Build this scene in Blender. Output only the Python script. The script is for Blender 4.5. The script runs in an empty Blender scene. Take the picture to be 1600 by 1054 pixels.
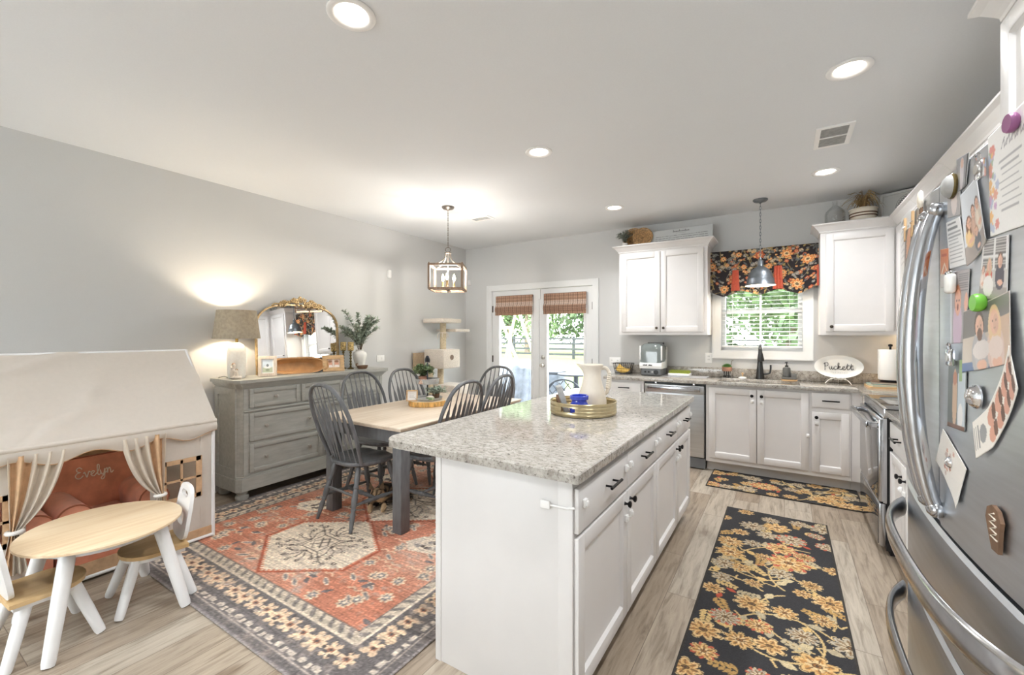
import bpy, bmesh, math, random
import numpy as np
from mathutils import Matrix, Vector
R_ = math.radians
sc = bpy.context.scene
COL = sc.collection
random.seed(7)
rng = np.random.default_rng(7)

# ---------------------------------------------------------------- camera, world, sun, exposure
cam = bpy.data.cameras.new('camera')
cam.sensor_width = 36.0
cam.lens = 675.0 / 1600.0 * 36.0
cam.shift_y = -5.0 / 1600.0
cam.clip_start = 0.02
camo = bpy.data.objects.new('camera', cam)
COL.objects.link(camo)
camo.location = (0, 0, 1.40)
camo.rotation_euler = (R_(90), 0, R_(32.25))
sc.camera = camo

w = bpy.data.worlds.new('sky')
sc.world = w
w.use_nodes = True
bgn = w.node_tree.nodes['Background']
bgn.inputs[0].default_value = (0.93, 0.965, 1.0, 1)
bgn.inputs[1].default_value = 6.0

sunl = bpy.data.lights.new('sun', 'SUN')
sunl.energy = 3.2
sunl.angle = R_(1.0)
sunl.color = (1.0, 0.95, 0.86)
suno = bpy.data.objects.new('sun', sunl)
COL.objects.link(suno)
suno.rotation_euler = (R_(12), R_(52), 0)

sc.view_settings.view_transform = 'Standard'
sc.view_settings.look = 'None'
sc.view_settings.exposure = 0.90
sc.view_settings.gamma = 1.0
sc.view_settings.use_curve_mapping = False
LAMP_W = 6.8          # each recessed ceiling light and added fill lamp

# ---------------------------------------------------------------- colour + material helpers
def lin(c):
    c = np.asarray(c, dtype=float) / 255.0
    return np.where(c <= 0.04045, c / 12.92, ((c + 0.055) / 1.055) ** 2.4)

def c4(r, g, b):
    l = lin((r, g, b))
    return (float(l[0]), float(l[1]), float(l[2]), 1.0)

class NT:
    def __init__(self, name):
        self.m = bpy.data.materials.new(name)
        self.m.use_nodes = True
        self.t = self.m.node_tree
        self.b = self.t.nodes['Principled BSDF']
        self.out = self.t.nodes['Material Output']
    def n(self, typ, **kw):
        o = self.t.nodes.new(typ)
        for k, v in kw.items():
            setattr(o, k, v)
        return o
    def l(self, a, b):
        self.t.links.new(a, b)
    def coord(self, scale=(1, 1, 1), rot=(0, 0, 0), kind='Object'):
        tc = self.n('ShaderNodeTexCoord')
        mp = self.n('ShaderNodeMapping')
        mp.inputs['Scale'].default_value = scale
        mp.inputs['Rotation'].default_value = rot
        self.l(tc.outputs[kind], mp.inputs['Vector'])
        return mp.outputs['Vector']
    def noise(self, vec, scale, detail=3.0, rough=0.55):
        o = self.n('ShaderNodeTexNoise')
        o.inputs['Scale'].default_value = scale
        o.inputs['Detail'].default_value = detail
        o.inputs['Roughness'].default_value = rough
        if vec is not None:
            self.l(vec, o.inputs['Vector'])
        return o
    def ramp(self, fac, stops):
        o = self.n('ShaderNodeValToRGB')
        e = o.color_ramp.elements
        while len(e) < len(stops):
            e.new(0.5)
        for i, (p, c) in enumerate(stops):
            e[i].position = p
            e[i].color = c
        self.l(fac, o.inputs['Fac'])
        return o.outputs['Color']
    def mix(self, fac, a, b, mode='MIX'):
        o = self.n('ShaderNodeMix', data_type='RGBA', blend_type=mode)
        for s, v in ((o.inputs[0], fac), (o.inputs[6], a), (o.inputs[7], b)):
            if hasattr(v, 'links') or hasattr(v, 'is_linked'):
                self.l(v, s)
            else:
                s.default_value = v
        return o.outputs[2]
    def bump(self, h, strength=0.2, dist=0.002):
        o = self.n('ShaderNodeBump')
        o.inputs['Strength'].default_value = strength
        o.inputs['Distance'].default_value = dist
        self.l(h, o.inputs['Height'])
        self.l(o.outputs['Normal'], self.b.inputs['Normal'])

def pmat(name, col, rough=0.5, metal=0.0, nscale=0, namt=0.06, bump=0.0, bdist=0.002, stretch=(1, 1, 1), emit=None, coat=0.0, sheen=0.0):
    t = NT(name)
    c = c4(*col)
    t.b.inputs['Roughness'].default_value = rough
    t.b.inputs['Metallic'].default_value = metal
    if coat:
        t.b.inputs['Coat Weight'].default_value = coat
    if sheen:
        t.b.inputs['Sheen Weight'].default_value = sheen
    if nscale:
        v = t.coord(scale=stretch)
        nz = t.noise(v, nscale)
        a = tuple(max(0, x * (1 - namt * 2)) for x in c[:3]) + (1,)
        b2 = tuple(min(1, x * (1 + namt * 2)) for x in c[:3]) + (1,)
        t.l(t.ramp(nz.outputs['Fac'], [(0.3, a), (0.7, b2)]), t.b.inputs['Base Color'])
        if bump:
            t.bump(nz.outputs['Fac'], bump, bdist)
    else:
        t.b.inputs['Base Color'].default_value = c
    if emit:
        t.b.inputs['Emission Color'].default_value = c4(*emit[0])
        t.b.inputs['Emission Strength'].default_value = emit[1]
    return t.m

M = {}
M['wall'] = pmat('painted_wall', (209, 209, 208), 0.75, nscale=180, namt=0.006, bump=0.05)
M['ceiling'] = pmat('ceiling_paint', (229, 231, 233), 0.85, nscale=120, namt=0.006, bump=0.05)
M['trim'] = pmat('white_trim_paint', (230, 231, 231), 0.35, nscale=6, namt=0.005)
M['cab'] = pmat('cabinet_paint', (224, 221, 219), 0.38, nscale=5, namt=0.008)
M['cabin'] = pmat('cabinet_shadow_reveal', (150, 146, 142), 0.6, nscale=5, namt=0.01)
M['toe'] = pmat('toe_kick_paint', (214, 211, 208), 0.5, nscale=5, namt=0.01)
M['black'] = pmat('matte_black_metal', (38, 37, 38), 0.35, 0.8, nscale=60, namt=0.05)
M['bronze'] = pmat('oil_rubbed_bronze', (82, 74, 66), 0.35, 0.85, nscale=40, namt=0.08)
M['blackplastic'] = pmat('black_plastic', (28, 28, 30), 0.4, nscale=40, namt=0.05)
M['whiteplastic'] = pmat('white_plastic', (243, 242, 240), 0.3, nscale=20, namt=0.005)
M['greyplastic'] = pmat('dark_grey_plastic', (104, 106, 108), 0.35, nscale=20, namt=0.02)
M['chairgrey'] = pmat('charcoal_painted_wood', (98, 99, 101), 0.42, nscale=9, namt=0.10, stretch=(4, 4, 1), bump=0.05)
M['chrome'] = pmat('polished_chrome', (225, 225, 228), 0.08, 1.0, nscale=20, namt=0.01)
M['nickel'] = pmat('brushed_nickel', (206, 203, 198), 0.3, 0.7, nscale=60, namt=0.03)
M['sage'] = pmat('dresser_grey_paint', (172, 172, 166), 0.5, nscale=7, namt=0.05, stretch=(6, 1, 6), bump=0.04)
M['gold'] = pmat('antique_gold', (190, 164, 122), 0.38, 0.7, nscale=40, namt=0.12, bump=0.15)
M['goldtray'] = pmat('champagne_metal', (196, 182, 146), 0.28, 0.85, nscale=30, namt=0.06)
M['brass'] = pmat('aged_brass', (112, 98, 62), 0.4, 0.8, nscale=50, namt=0.15)
M['lantern'] = pmat('weathered_lantern_wood', (142, 118, 98), 0.55, nscale=25, namt=0.15, stretch=(6, 6, 1), bump=0.1)
M['lanternmetal'] = pmat('pewter_metal', (126, 118, 110), 0.4, 0.6, nscale=25, namt=0.08)
M['canvasin'] = pmat('tan_cotton', (206, 170, 134), 0.9, nscale=22, namt=0.07, bump=0.3, bdist=0.004)
M['rust'] = pmat('rust_twill', (226, 152, 122), 0.85, nscale=10, namt=0.08, bump=0.3, bdist=0.006, sheen=0.3)
M['piping'] = pmat('rust_piping', (160, 92, 66), 0.8, nscale=30, namt=0.06)
M['birch'] = NT('birch_veneer').m
M['pvc'] = pmat('white_tube', (240, 240, 240), 0.3, nscale=10, namt=0.005)
M['ceramic'] = pmat('white_ceramic', (240, 238, 233), 0.22, nscale=20, namt=0.01)
M['crackle'] = pmat('hammered_white_ceramic', (238, 236, 230), 0.35, nscale=45, namt=0.02, bump=0.5, bdist=0.006)
M['cream'] = pmat('cream_stoneware', (232, 222, 206), 0.35, nscale=16, namt=0.025)
M['blue'] = pmat('cobalt_glass', (56, 74, 190), 0.12, nscale=12, namt=0.1, coat=0.6)
M['leaf'] = pmat('green_leaf', (118, 138, 98), 0.6, nscale=30, namt=0.2)
M['euc'] = pmat('eucalyptus_leaf', (172, 184, 168), 0.65, nscale=30, namt=0.15)
M['succ'] = pmat('succulent_leaf', (94, 140, 74), 0.45, nscale=30, namt=0.15)
M['darkleaf'] = pmat('dark_dried_leaf', (124, 132, 120), 0.7, nscale=30, namt=0.2)
M['strawleaf'] = pmat('dried_grass_leaf', (172, 146, 104), 0.7, nscale=30, namt=0.2)
M['stem'] = pmat('brown_stem', (104, 84, 62), 0.7, nscale=30, namt=0.15)
M['terracotta'] = pmat('terracotta', (172, 128, 106), 0.7, nscale=30, namt=0.08)
M['basket'] = pmat('woven_seagrass', (196, 158, 112), 0.8, nscale=60, namt=0.25, bump=0.8, bdist=0.006)
M['wooddark'] = pmat('dark_wood', (112, 84, 62), 0.5, nscale=8, namt=0.15, stretch=(1, 8, 8))
M['woodtan'] = pmat('worn_dough_bowl_wood', (190, 144, 96), 0.6, nscale=9, namt=0.12, bump=0.2)
M['woodlight'] = pmat('pine_frame_wood', (204, 168, 124), 0.55, nscale=14, namt=0.10, stretch=(1, 6, 6))
M['woodgrey'] = pmat('washed_frame_wood', (206, 194, 182), 0.6, nscale=14, namt=0.08, stretch=(6, 1, 6))
M['bark'] = pmat('tree_bark_edge', (204, 158, 92), 0.8, nscale=40, namt=0.25, bump=1.0, bdist=0.01, stretch=(1, 1, 0.3))
M['paper'] = pmat('white_paper', (240, 238, 234), 0.7, nscale=20, namt=0.005)
M['candle'] = pmat('mottled_candle', (190, 164, 108), 0.6, nscale=70, namt=0.35)
M['plush'] = pmat('beige_plush', (214, 203, 190), 0.95, nscale=90, namt=0.06, bump=1.0, bdist=0.006, sheen=0.5)
M['plushtan'] = pmat('tan_plush', (172, 150, 122), 0.95, nscale=90, namt=0.08, bump=1.0, bdist=0.006, sheen=0.4)
M['sisal'] = pmat('sisal_rope', (196, 180, 152), 0.9, nscale=120, namt=0.2, bump=1.0, stretch=(0.3, 0.3, 4))
M['pinkm'] = pmat('plum_magnet', (150, 92, 136), 0.35, nscale=20, namt=0.04)
M['greenm'] = pmat('green_magnet', (120, 196, 70), 0.35, nscale=20, namt=0.04)
M['redorange'] = pmat('coral_pleat_cloth', (222, 108, 82), 0.8, nscale=60, namt=0.05)
M['banana'] = pmat('banana_skin', (224, 184, 92), 0.5, nscale=16, namt=0.12)
M['grassmat'] = pmat('green_turf', (158, 168, 72), 0.8, nscale=120, namt=0.2, bump=1.0)
M['greenglass'] = pmat('smoky_lid', (122, 130, 128), 0.12, nscale=6, namt=0.05, coat=0.5)
M['grout'] = pmat('grey_mat', (180, 180, 182), 0.7, nscale=60, namt=0.04)
M['fridgeside'] = pmat('fridge_cabinet_grey', (120, 122, 124), 0.5, nscale=20, namt=0.03)
M['ink'] = pmat('black_ink', (40, 38, 38), 0.6, nscale=60, namt=0.05)
M['thread'] = pmat('ivory_thread', (248, 232, 214), 0.7, nscale=60, namt=0.03)
M['slate'] = pmat('grey_galvanised', (172, 172, 170), 0.5, 0.2, nscale=30, namt=0.08)
M['teal'] = pmat('teal_book_cover', (170, 200, 190), 0.5, nscale=20, namt=0.05)
M['figskin'] = pmat('carved_figure', (232, 222, 210), 0.6, nscale=30, namt=0.05)
M['fighair'] = pmat('carved_figure_hair', (150, 118, 88), 0.6, nscale=30, namt=0.08)
M['soapgrey'] = pmat('grey_resin', (98, 98, 96), 0.4, nscale=30, namt=0.05)
M['faucet'] = pmat('gunmetal', (72, 72, 72), 0.3, 0.85, nscale=40, namt=0.03)
M['zinc'] = pmat('zinc_shade', (128, 134, 140), 0.38, 0.75, nscale=18, namt=0.08)
M['whiteenamel'] = pmat('white_enamel', (240, 232, 214), 0.3, nscale=20, namt=0.01)
M['concrete'] = pmat('patio_concrete', (158, 154, 148), 0.8, nscale=4, namt=0.04)
M['lawn'] = pmat('lawn', (122, 136, 76), 0.9, nscale=6, namt=0.15)
M['tree'] = pmat('tree_leaf', (92, 114, 80), 0.7, nscale=2, namt=0.25)
M['tree2'] = pmat('pale_tree_leaf', (122, 146, 104), 0.7, nscale=2, namt=0.25)
M['trunk'] = pmat('tree_trunk', (122, 108, 96), 0.8, nscale=10, namt=0.15)
M['fence'] = pmat('stained_fence', (58, 62, 66), 0.7, nscale=10, namt=0.12)
M['lumber'] = pmat('pale_lumber', (206, 188, 156), 0.7, nscale=10, namt=0.1)
M['tarp'] = pmat('grey_tarp', (104, 112, 124), 0.45, nscale=8, namt=0.15, bump=0.5, bdist=0.02)
M['iron'] = pmat('cast_iron', (66, 70, 78), 0.5, 0.4, nscale=20, namt=0.1)
M['catdark'] = pmat('tabby_dark_fur', (44, 38, 34), 0.9, nscale=40, namt=0.2, sheen=0.3)

def shade_mat(name, col, strength, dk=0.9):
    t = NT(name)
    t.b.inputs['Base Color'].default_value = c4(*col)
    t.b.inputs['Roughness'].default_value = 0.8
    v = t.coord()
    nz = t.noise(v, 40, 2)
    a = c4(*[x * dk for x in col]); b = c4(*col)
    t.l(t.ramp(nz.outputs['Fac'], [(0.35, a), (0.65, b)]), t.b.inputs['Base Color'])
    tr = t.n('ShaderNodeBsdfTranslucent')
    tr.inputs[0].default_value = c4(*col)
    mx = t.n('ShaderNodeMixShader')
    mx.inputs[0].default_value = strength
    t.l(t.b.outputs[0], mx.inputs[1]); t.l(tr.outputs[0], mx.inputs[2])
    t.l(mx.outputs[0], t.out.inputs['Surface'])
    return t.m
M['shade'] = shade_mat('linen_lamp_shade', (176, 165, 146), 0.12)
M['whiteshade'] = shade_mat('white_lamp_shade', (245, 240, 230), 0.35)
M['canvas'] = shade_mat('cream_canvas_cloth', (243, 237, 229), 0.42, 0.985)
M['sheer'] = shade_mat('sheer_curtain_cotton', (240, 230, 216), 0.3, 0.97)
M['blindslat'] = shade_mat('white_blind_slat', (245, 245, 245), 0.35)

def emat(name, col, s):
    t = NT(name)
    e = t.n('ShaderNodeEmission')
    e.inputs[0].default_value = c4(*col); e.inputs[1].default_value = s
    t.l(e.outputs[0], t.out.inputs['Surface'])
    return t.m
M['glow'] = emat('lit_diffuser', (255, 246, 232), 7.0)
M['bulb'] = emat('lit_bulb', (255, 226, 176), 14.0)

def glassmat(name, tint=(1, 1, 1), refl=0.08, rough=0.02):
    t = NT(name)
    tr = t.n('ShaderNodeBsdfTransparent'); tr.inputs[0].default_value = tint + (1,)
    gl = t.n('ShaderNodeBsdfGlossy'); gl.inputs['Roughness'].default_value = rough
    lw = t.n('ShaderNodeLayerWeight'); lw.inputs[0].default_value = 0.25
    mp = t.n('ShaderNodeMapRange')
    mp.inputs[3].default_value = refl * 0.5; mp.inputs[4].default_value = min(1, refl * 6)
    t.l(lw.outputs['Fresnel'], mp.inputs[0])
    mx = t.n('ShaderNodeMixShader')
    t.l(mp.outputs[0], mx.inputs[0]); t.l(tr.outputs[0], mx.inputs[1]); t.l(gl.outputs[0], mx.inputs[2])
    t.l(mx.outputs[0], t.out.inputs['Surface'])
    return t.m
M['pane'] = glassmat('window_glass', (0.97, 0.985, 0.98), 0.06)
M['glass'] = glassmat('clear_bottle_glass', (0.985, 0.99, 0.99), 0.06)
M['bulbglass'] = glassmat('lantern_glass', (0.97, 0.96, 0.95), 0.08)
M['cooktop'] = pmat('black_ceramic_glass', (22, 22, 24), 0.06, nscale=10, namt=0.02, coat=0.3)
M['ovenglass'] = pmat('oven_door_glass', (66, 64, 64), 0.07, nscale=10, namt=0.02, coat=0.6)
t = NT('mirror_glass'); t.b.inputs['Metallic'].default_value = 1; t.b.inputs['Roughness'].default_value = 0.01
nz = t.noise(t.coord(), 5); t.l(t.ramp(nz.outputs['Fac'], [(0.3, (0.86, 0.87, 0.87, 1)), (0.7, (0.9, 0.9, 0.9, 1))]), t.b.inputs['Base Color'])
M['mirror'] = t.m

# brushed stainless steel
def steel(name, col, rough, axis):
    t = NT(name)
    t.b.inputs['Metallic'].default_value = 1.0
    v = t.coord(scale=axis)
    nz = t.noise(v, 60, 4)
    a = c4(*[x * 0.93 for x in col]); b = c4(*col)
    t.l(t.ramp(nz.outputs['Fac'], [(0.3, a), (0.7, b)]), t.b.inputs['Base Color'])
    rr = t.n('ShaderNodeMapRange'); rr.inputs[3].default_value = rough * 0.85; rr.inputs[4].default_value = rough * 1.2
    t.l(nz.outputs['Fac'], rr.inputs[0]); t.l(rr.outputs[0], t.b.inputs['Roughness'])
    t.bump(nz.outputs['Fac'], 0.008, 0.0006)
    return t.m
M['steel'] = steel('brushed_stainless', (204, 207, 212), 0.34, (1, 0.03, 1))
M['steelbar'] = steel('handle_stainless', (196, 198, 202), 0.18, (1, 1, 0.05))
M['steelx'] = steel('dishwasher_stainless', (206, 208, 210), 0.32, (0.03, 1, 1))

# floor planks along Y
t = NT('grey_oak_plank_floor')
tc = t.n('ShaderNodeTexCoord')
mp = t.n('ShaderNodeMapping'); mp.inputs['Rotation'].default_value = (0, 0, R_(90))
t.l(tc.outputs['Object'], mp.inputs['Vector'])
br = t.n('ShaderNodeTexBrick')
br.offset = 0.37; br.offset_frequency = 2
br.inputs['Scale'].default_value = 1.0
br.inputs['Mortar Size'].default_value = 0.0016
br.inputs['Mortar Smooth'].default_value = 0.1
br.inputs['Brick Width'].default_value = 1.22
br.inputs['Row Height'].default_value = 0.18
br.inputs['Color1'].default_value = (0, 0, 0, 1); br.inputs['Color2'].default_value = (1, 1, 1, 1)
br.inputs['Mortar'].default_value = (0.5, 0.5, 0.5, 1)
t.l(mp.outputs[0], br.inputs['Vector'])
base = t.ramp(br.outputs['Color'], [(0.0, c4(154, 138, 120)), (0.5, c4(172, 158, 141)), (1.0, c4(184, 174, 159))])
# offset the grain per plank
comb = t.n('ShaderNodeVectorMath', operation='ADD')
scl = t.n('ShaderNodeVectorMath', operation='SCALE'); scl.inputs['Scale'].default_value = 7.0
t.l(br.outputs['Color'], scl.inputs[0])
g2 = t.n('ShaderNodeMapping'); g2.inputs['Scale'].default_value = (1, 0.09, 1)
t.l(tc.outputs['Object'], comb.inputs[0]); t.l(scl.outputs[0], comb.inputs[1]); t.l(comb.outputs[0], g2.inputs['Vector'])
n1 = t.noise(g2.outputs[0], 42, 6, 0.65); n1.inputs['Distortion'].default_value = 0.6
grain = t.ramp(n1.outputs['Fac'], [(0.30, (0.40, 0.36, 0.32, 1)), (0.5, (0.9, 0.885, 0.87, 1)), (0.72, (1.16, 1.16, 1.16, 1))])
g3 = t.n('ShaderNodeMapping'); g3.inputs['Scale'].default_value = (1, 0.35, 1)
t.l(comb.outputs[0], g3.inputs['Vector'])
n2 = t.noise(g3.outputs[0], 7, 3, 0.6)
knot = t.ramp(n2.outputs['Fac'], [(0.27, (0.52, 0.46, 0.42, 1)), (0.38, (0.95, 0.95, 0.95, 1)), (0.8, (1.06, 1.06, 1.06, 1))])
col = t.mix(0.85, base, grain, 'MULTIPLY'); col = t.mix(0.85, col, knot, 'MULTIPLY')
mort = t.mix(br.outputs['Fac'], col, c4(112, 98, 86))
t.l(mort, t.b.inputs['Base Color'])
t.b.inputs['Roughness'].default_value = 0.38
t.bump(n1.outputs['Fac'], 0.06, 0.002)
M['floor'] = t.m

# granite
t = NT('speckled_granite')
v = t.coord(scale=(1, 1.0, 1), rot=(0, 0, R_(35)))
v2 = t.coord(scale=(1, 2.2, 1), rot=(0, 0, R_(-30)))
a = t.noise(v2, 26, 5, 0.65); b = t.noise(v, 95, 4, 0.6); c = t.noise(v2, 150, 3, 0.6); d = t.noise(v, 9, 3, 0.6)
base = t.ramp(a.outputs['Fac'], [(0.32, c4(142, 135, 128)), (0.46, c4(172, 167, 159)), (0.62, c4(194, 189, 182))])
s1 = t.ramp(b.outputs['Fac'], [(0.32, (0.12, 0.12, 0.12, 1)), (0.405, (0.78, 0.76, 0.74, 1)), (0.47, (1, 1, 1, 1))])
s2 = t.ramp(c.outputs['Fac'], [(0.32, (0.40, 0.37, 0.35, 1)), (0.42, (1, 1, 1, 1))])
s3 = t.ramp(d.outputs['Fac'], [(0.3, (0.88, 0.87, 0.86, 1)), (0.6, (1, 1, 1, 1))])
cc = t.mix(0.85, base, s1, 'MULTIPLY'); cc = t.mix(0.6, cc, s2, 'MULTIPLY'); cc = t.mix(1.0, cc, s3, 'MULTIPLY')
t.l(cc, t.b.inputs['Base Color']); t.b.inputs['Roughness'].default_value = 0.07
M['granite'] = t.m

def woodmat(name, c0, c1, c2, axis, sc_=22, rough=0.45):
    t = NT(name)
    n = t.noise(t.coord(scale=axis), sc_, 5, 0.6); n.inputs['Distortion'].default_value = 0.5
    t.l(t.ramp(n.outputs['Fac'], [(0.28, c4(*c0)), (0.5, c4(*c1)), (0.72, c4(*c2))]), t.b.inputs['Base Color'])
    t.b.inputs['Roughness'].default_value = rough
    t.bump(n.outputs['Fac'], 0.04, 0.001)
    return t.m
M['birch'] = woodmat('birch_plywood', (214, 184, 146), (229, 205, 170), (236, 216, 186), (1, 0.07, 1), 24)
M['bamboo'] = woodmat('honey_seat_wood', (196, 158, 108), (212, 178, 128), (222, 192, 146), (1, 0.06, 1), 20)
M['tabletop'] = woodmat('washed_oak_tabletop', (196, 176, 152), (212, 195, 174), (222, 208, 190), (1, 0.06, 1), 26, 0.35)

def attr_mat(name, rough=0.9, sheen=0.0, bump=0.0):
    t = NT(name)
    at = t.n('ShaderNodeAttribute'); at.attribute_name = 'pattern'
    nz = t.noise(t.coord(), 260, 2)
    k = t.ramp(nz.outputs['Fac'], [(0.3, (0.86, 0.86, 0.86, 1)), (0.7, (1.06, 1.06, 1.06, 1))])
    t.l(t.mix(0.6 if bump else 0.15, at.outputs['Color'], k, 'MULTIPLY'), t.b.inputs['Base Color'])
    t.b.inputs['Roughness'].default_value = rough
    if bump:
        t.bump(nz.outputs['Fac'], bump, 0.003)
    return t.m
M['pile'] = attr_mat('woven_rug_pattern', 0.95, 0.2, 0.6)
M['print'] = attr_mat('printed_cloth_pattern', 0.85, 0.1, 0.2)
M['photo'] = attr_mat('printed_photo_pattern', 0.3)
M['fur'] = attr_mat('tabby_fur_pattern', 0.9, 0.2, 0.8)

# ---------------------------------------------------------------- mesh helpers
class MB:
    def __init__(s):
        s.v = []; s.f = []; s.s = []; s.mi = []; s.M = None; s.k = 0
    def add(s, vs, fs, smooth=False):
        o = len(s.v)
        if s.M is not None:
            vs = [tuple(s.M @ Vector(p)) for p in vs]
        s.v += [tuple(p) for p in vs]
        s.f += [tuple(i + o for i in f) for f in fs]
        s.s += [smooth] * len(fs)
        s.mi += [s.k] * len(fs)
        return s
    def box(s, x0, y0, z0, x1, y1, z1, bev=0.0, seg=2):
        if bev <= 0:
            vs = [(x0, y0, z0), (x1, y0, z0), (x1, y1, z0), (x0, y1, z0), (x0, y0, z1), (x1, y0, z1), (x1, y1, z1), (x0, y1, z1)]
            return s.add(vs, [(3, 2, 1, 0), (4, 5, 6, 7), (0, 1, 5, 4), (1, 2, 6, 5), (2, 3, 7, 6), (3, 0, 4, 7)])
        bm = bmesh.new()
        bmesh.ops.create_cube(bm, size=1.0)
        for q in bm.verts:
            q.co = Vector(((x0 + x1) / 2 + q.co.x * (x1 - x0), (y0 + y1) / 2 + q.co.y * (y1 - y0), (z0 + z1) / 2 + q.co.z * (z1 - z0)))
        bev = min(bev, 0.49 * min(abs(x1 - x0), abs(y1 - y0), abs(z1 - z0)))
        bmesh.ops.bevel(bm, geom=list(bm.edges), offset=bev, segments=seg, profile=0.5, affect='EDGES')
        bm.verts.index_update()
        vs = [tuple(q.co) for q in bm.verts]; fs = [tuple(q.index for q in f.verts) for f in bm.faces]
        bm.free()
        return s.add(vs, fs, seg > 1)
    def tube(s, pts, r, n=8, closed=False, caps=True, flat=None):
        pts = [Vector(p) for p in pts]; m = len(pts)
        rs = [r] * m if not hasattr(r, '__len__') else list(r)
        tang = []
        for i in range(m):
            a = pts[(i - 1) % m] if (closed or i > 0) else pts[i]
            b = pts[(i + 1) % m] if (closed or i < m - 1) else pts[i]
            d = (b - a); tang.append(d.normalized() if d.length > 1e-9 else Vector((0, 0, 1)))
        ref = Vector((0, 0, 1)) if abs(tang[0].z) < 0.9 else Vector((1, 0, 0))
        nrm = (ref - tang[0] * ref.dot(tang[0])).normalized()
        vs = []
        for i in range(m):
            nrm = nrm - tang[i] * nrm.dot(tang[i])
            nrm = nrm.normalized() if nrm.length > 1e-6 else tang[i].orthogonal().normalized()
            bn = tang[i].cross(nrm)
            for j in range(n):
                a = 2 * math.pi * j / n
                k1, k2 = (1, 1) if flat is None else flat
                vs.append(pts[i] + nrm * (math.cos(a) * rs[i] * k1) + bn * (math.sin(a) * rs[i] * k2))
        fs = []
        for i in range(m if closed else m - 1):
            for j in range(n):
                a = i * n + j; b = i * n + (j + 1) % n; i2 = (i + 1) % m
                fs.append((a, b, i2 * n + (j + 1) % n, i2 * n + j))
        if caps and not closed:
            fs.append(tuple(range(n))[::-1]); fs.append(tuple((m - 1) * n + j for j in range(n)))
        return s.add(vs, fs, True)
    def lathe(s, prof, n=24, c=(0, 0, 0), caps=True, sx=1.0, sy=1.0):
        vs = []
        for (r, z) in prof:
            for j in range(n):
                a = 2 * math.pi * j / n
                vs.append((c[0] + r * math.cos(a) * sx, c[1] + r * math.sin(a) * sy, c[2] + z))
        fs = []
        for i in range(len(prof) - 1):
            for j in range(n):
                fs.append((i * n + j, i * n + (j + 1) % n, (i + 1) * n + (j + 1) % n, (i + 1) * n + j))
        if caps:
            if prof[0][0] > 1e-5: fs.append(tuple(range(n))[::-1])
            if prof[-1][0] > 1e-5: fs.append(tuple((len(prof) - 1) * n + j for j in range(n)))
        return s.add(vs, fs, True)
    def spun(s, p0, p1, prof, n=10):          # turned profile [(t, r)] along a segment
        p0 = Vector(p0); p1 = Vector(p1)
        return s.tube([p0.lerp(p1, t_) for t_, _ in prof], [r for _, r in prof], n)
    def prism(s, poly, a0, a1, axis='z'):      # polygon in the two other axes, extruded
        n = len(poly)
        def P(p, a):
            return {'z': (p[0], p[1], a), 'y': (p[0], a, p[1]), 'x': (a, p[0], p[1])}[axis]
        vs = [P(p, a0) for p in poly] + [P(p, a1) for p in poly]
        fs = [tuple(range(n))[::-1], tuple(range(n, 2 * n))] + [(i, (i + 1) % n, n + (i + 1) % n, n + i) for i in range(n)]
        return s.add(vs, fs)
    def ball(s, c, r, nu=14, nv=9):
        rx, ry, rz = r if hasattr(r, '__len__') else (r, r, r)
        vs = []
        for i in range(1, nv):
            t_ = math.pi * i / nv
            for j in range(nu):
                a = 2 * math.pi * j / nu
                vs.append((c[0] + rx * math.sin(t_) * math.cos(a), c[1] + ry * math.sin(t_) * math.sin(a), c[2] + rz * math.cos(t_)))
        top = len(vs); vs.append((c[0], c[1], c[2] + rz)); vs.append((c[0], c[1], c[2] - rz))
        fs = []
        for i in range(nv - 2):
            for j in range(nu):
                fs.append((i * nu + j, (i + 1) * nu + j, (i + 1) * nu + (j + 1) % nu, i * nu + (j + 1) % nu))
        for j in range(nu):
            fs.append((top, j, (j + 1) % nu)); fs.append((top + 1, (nv - 2) * nu + (j + 1) % nu, (nv - 2) * nu + j))
        return s.add(vs, fs, True)
    def sheet(s, fn, nu, nv, thick=0.0, smooth=True):   # fn(u,v)->xyz, optional thickness along fn normals
        P = [[Vector(fn(i / nu, j / nv)) for i in range(nu + 1)] for j in range(nv + 1)]
        vs = [p for r in P for p in r]; W = nu + 1
        fs = [(j * W + i, j * W + i + 1, (j + 1) * W + i + 1, (j + 1) * W + i) for j in range(nv) for i in range(nu)]
        if thick:
            N = len(vs); back = []
            for j in range(nv + 1):
                for i in range(nu + 1):
                    du = P[j][min(i + 1, nu)] - P[j][max(i - 1, 0)]; dv = P[min(j + 1, nv)][i] - P[max(j - 1, 0)][i]
                    nn = du.cross(dv); nn = nn.normalized() if nn.length > 1e-12 else Vector((0, 0, 1))
                    back.append(P[j][i] - nn * thick)
            vs = vs + back
            fs += [tuple(N + q for q in f[::-1]) for f in fs]
            rim = [i for i in range(W)] + [j * W + nu for j in range(1, nv + 1)] + [nv * W + i for i in range(nu - 1, -1, -1)] + [j * W for j in range(nv - 1, 0, -1)]
            for a, b in zip(rim, rim[1:] + rim[:1]):
                fs.append((b, a, N + a, N + b))
        return s.add(vs, fs, smooth)

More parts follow.
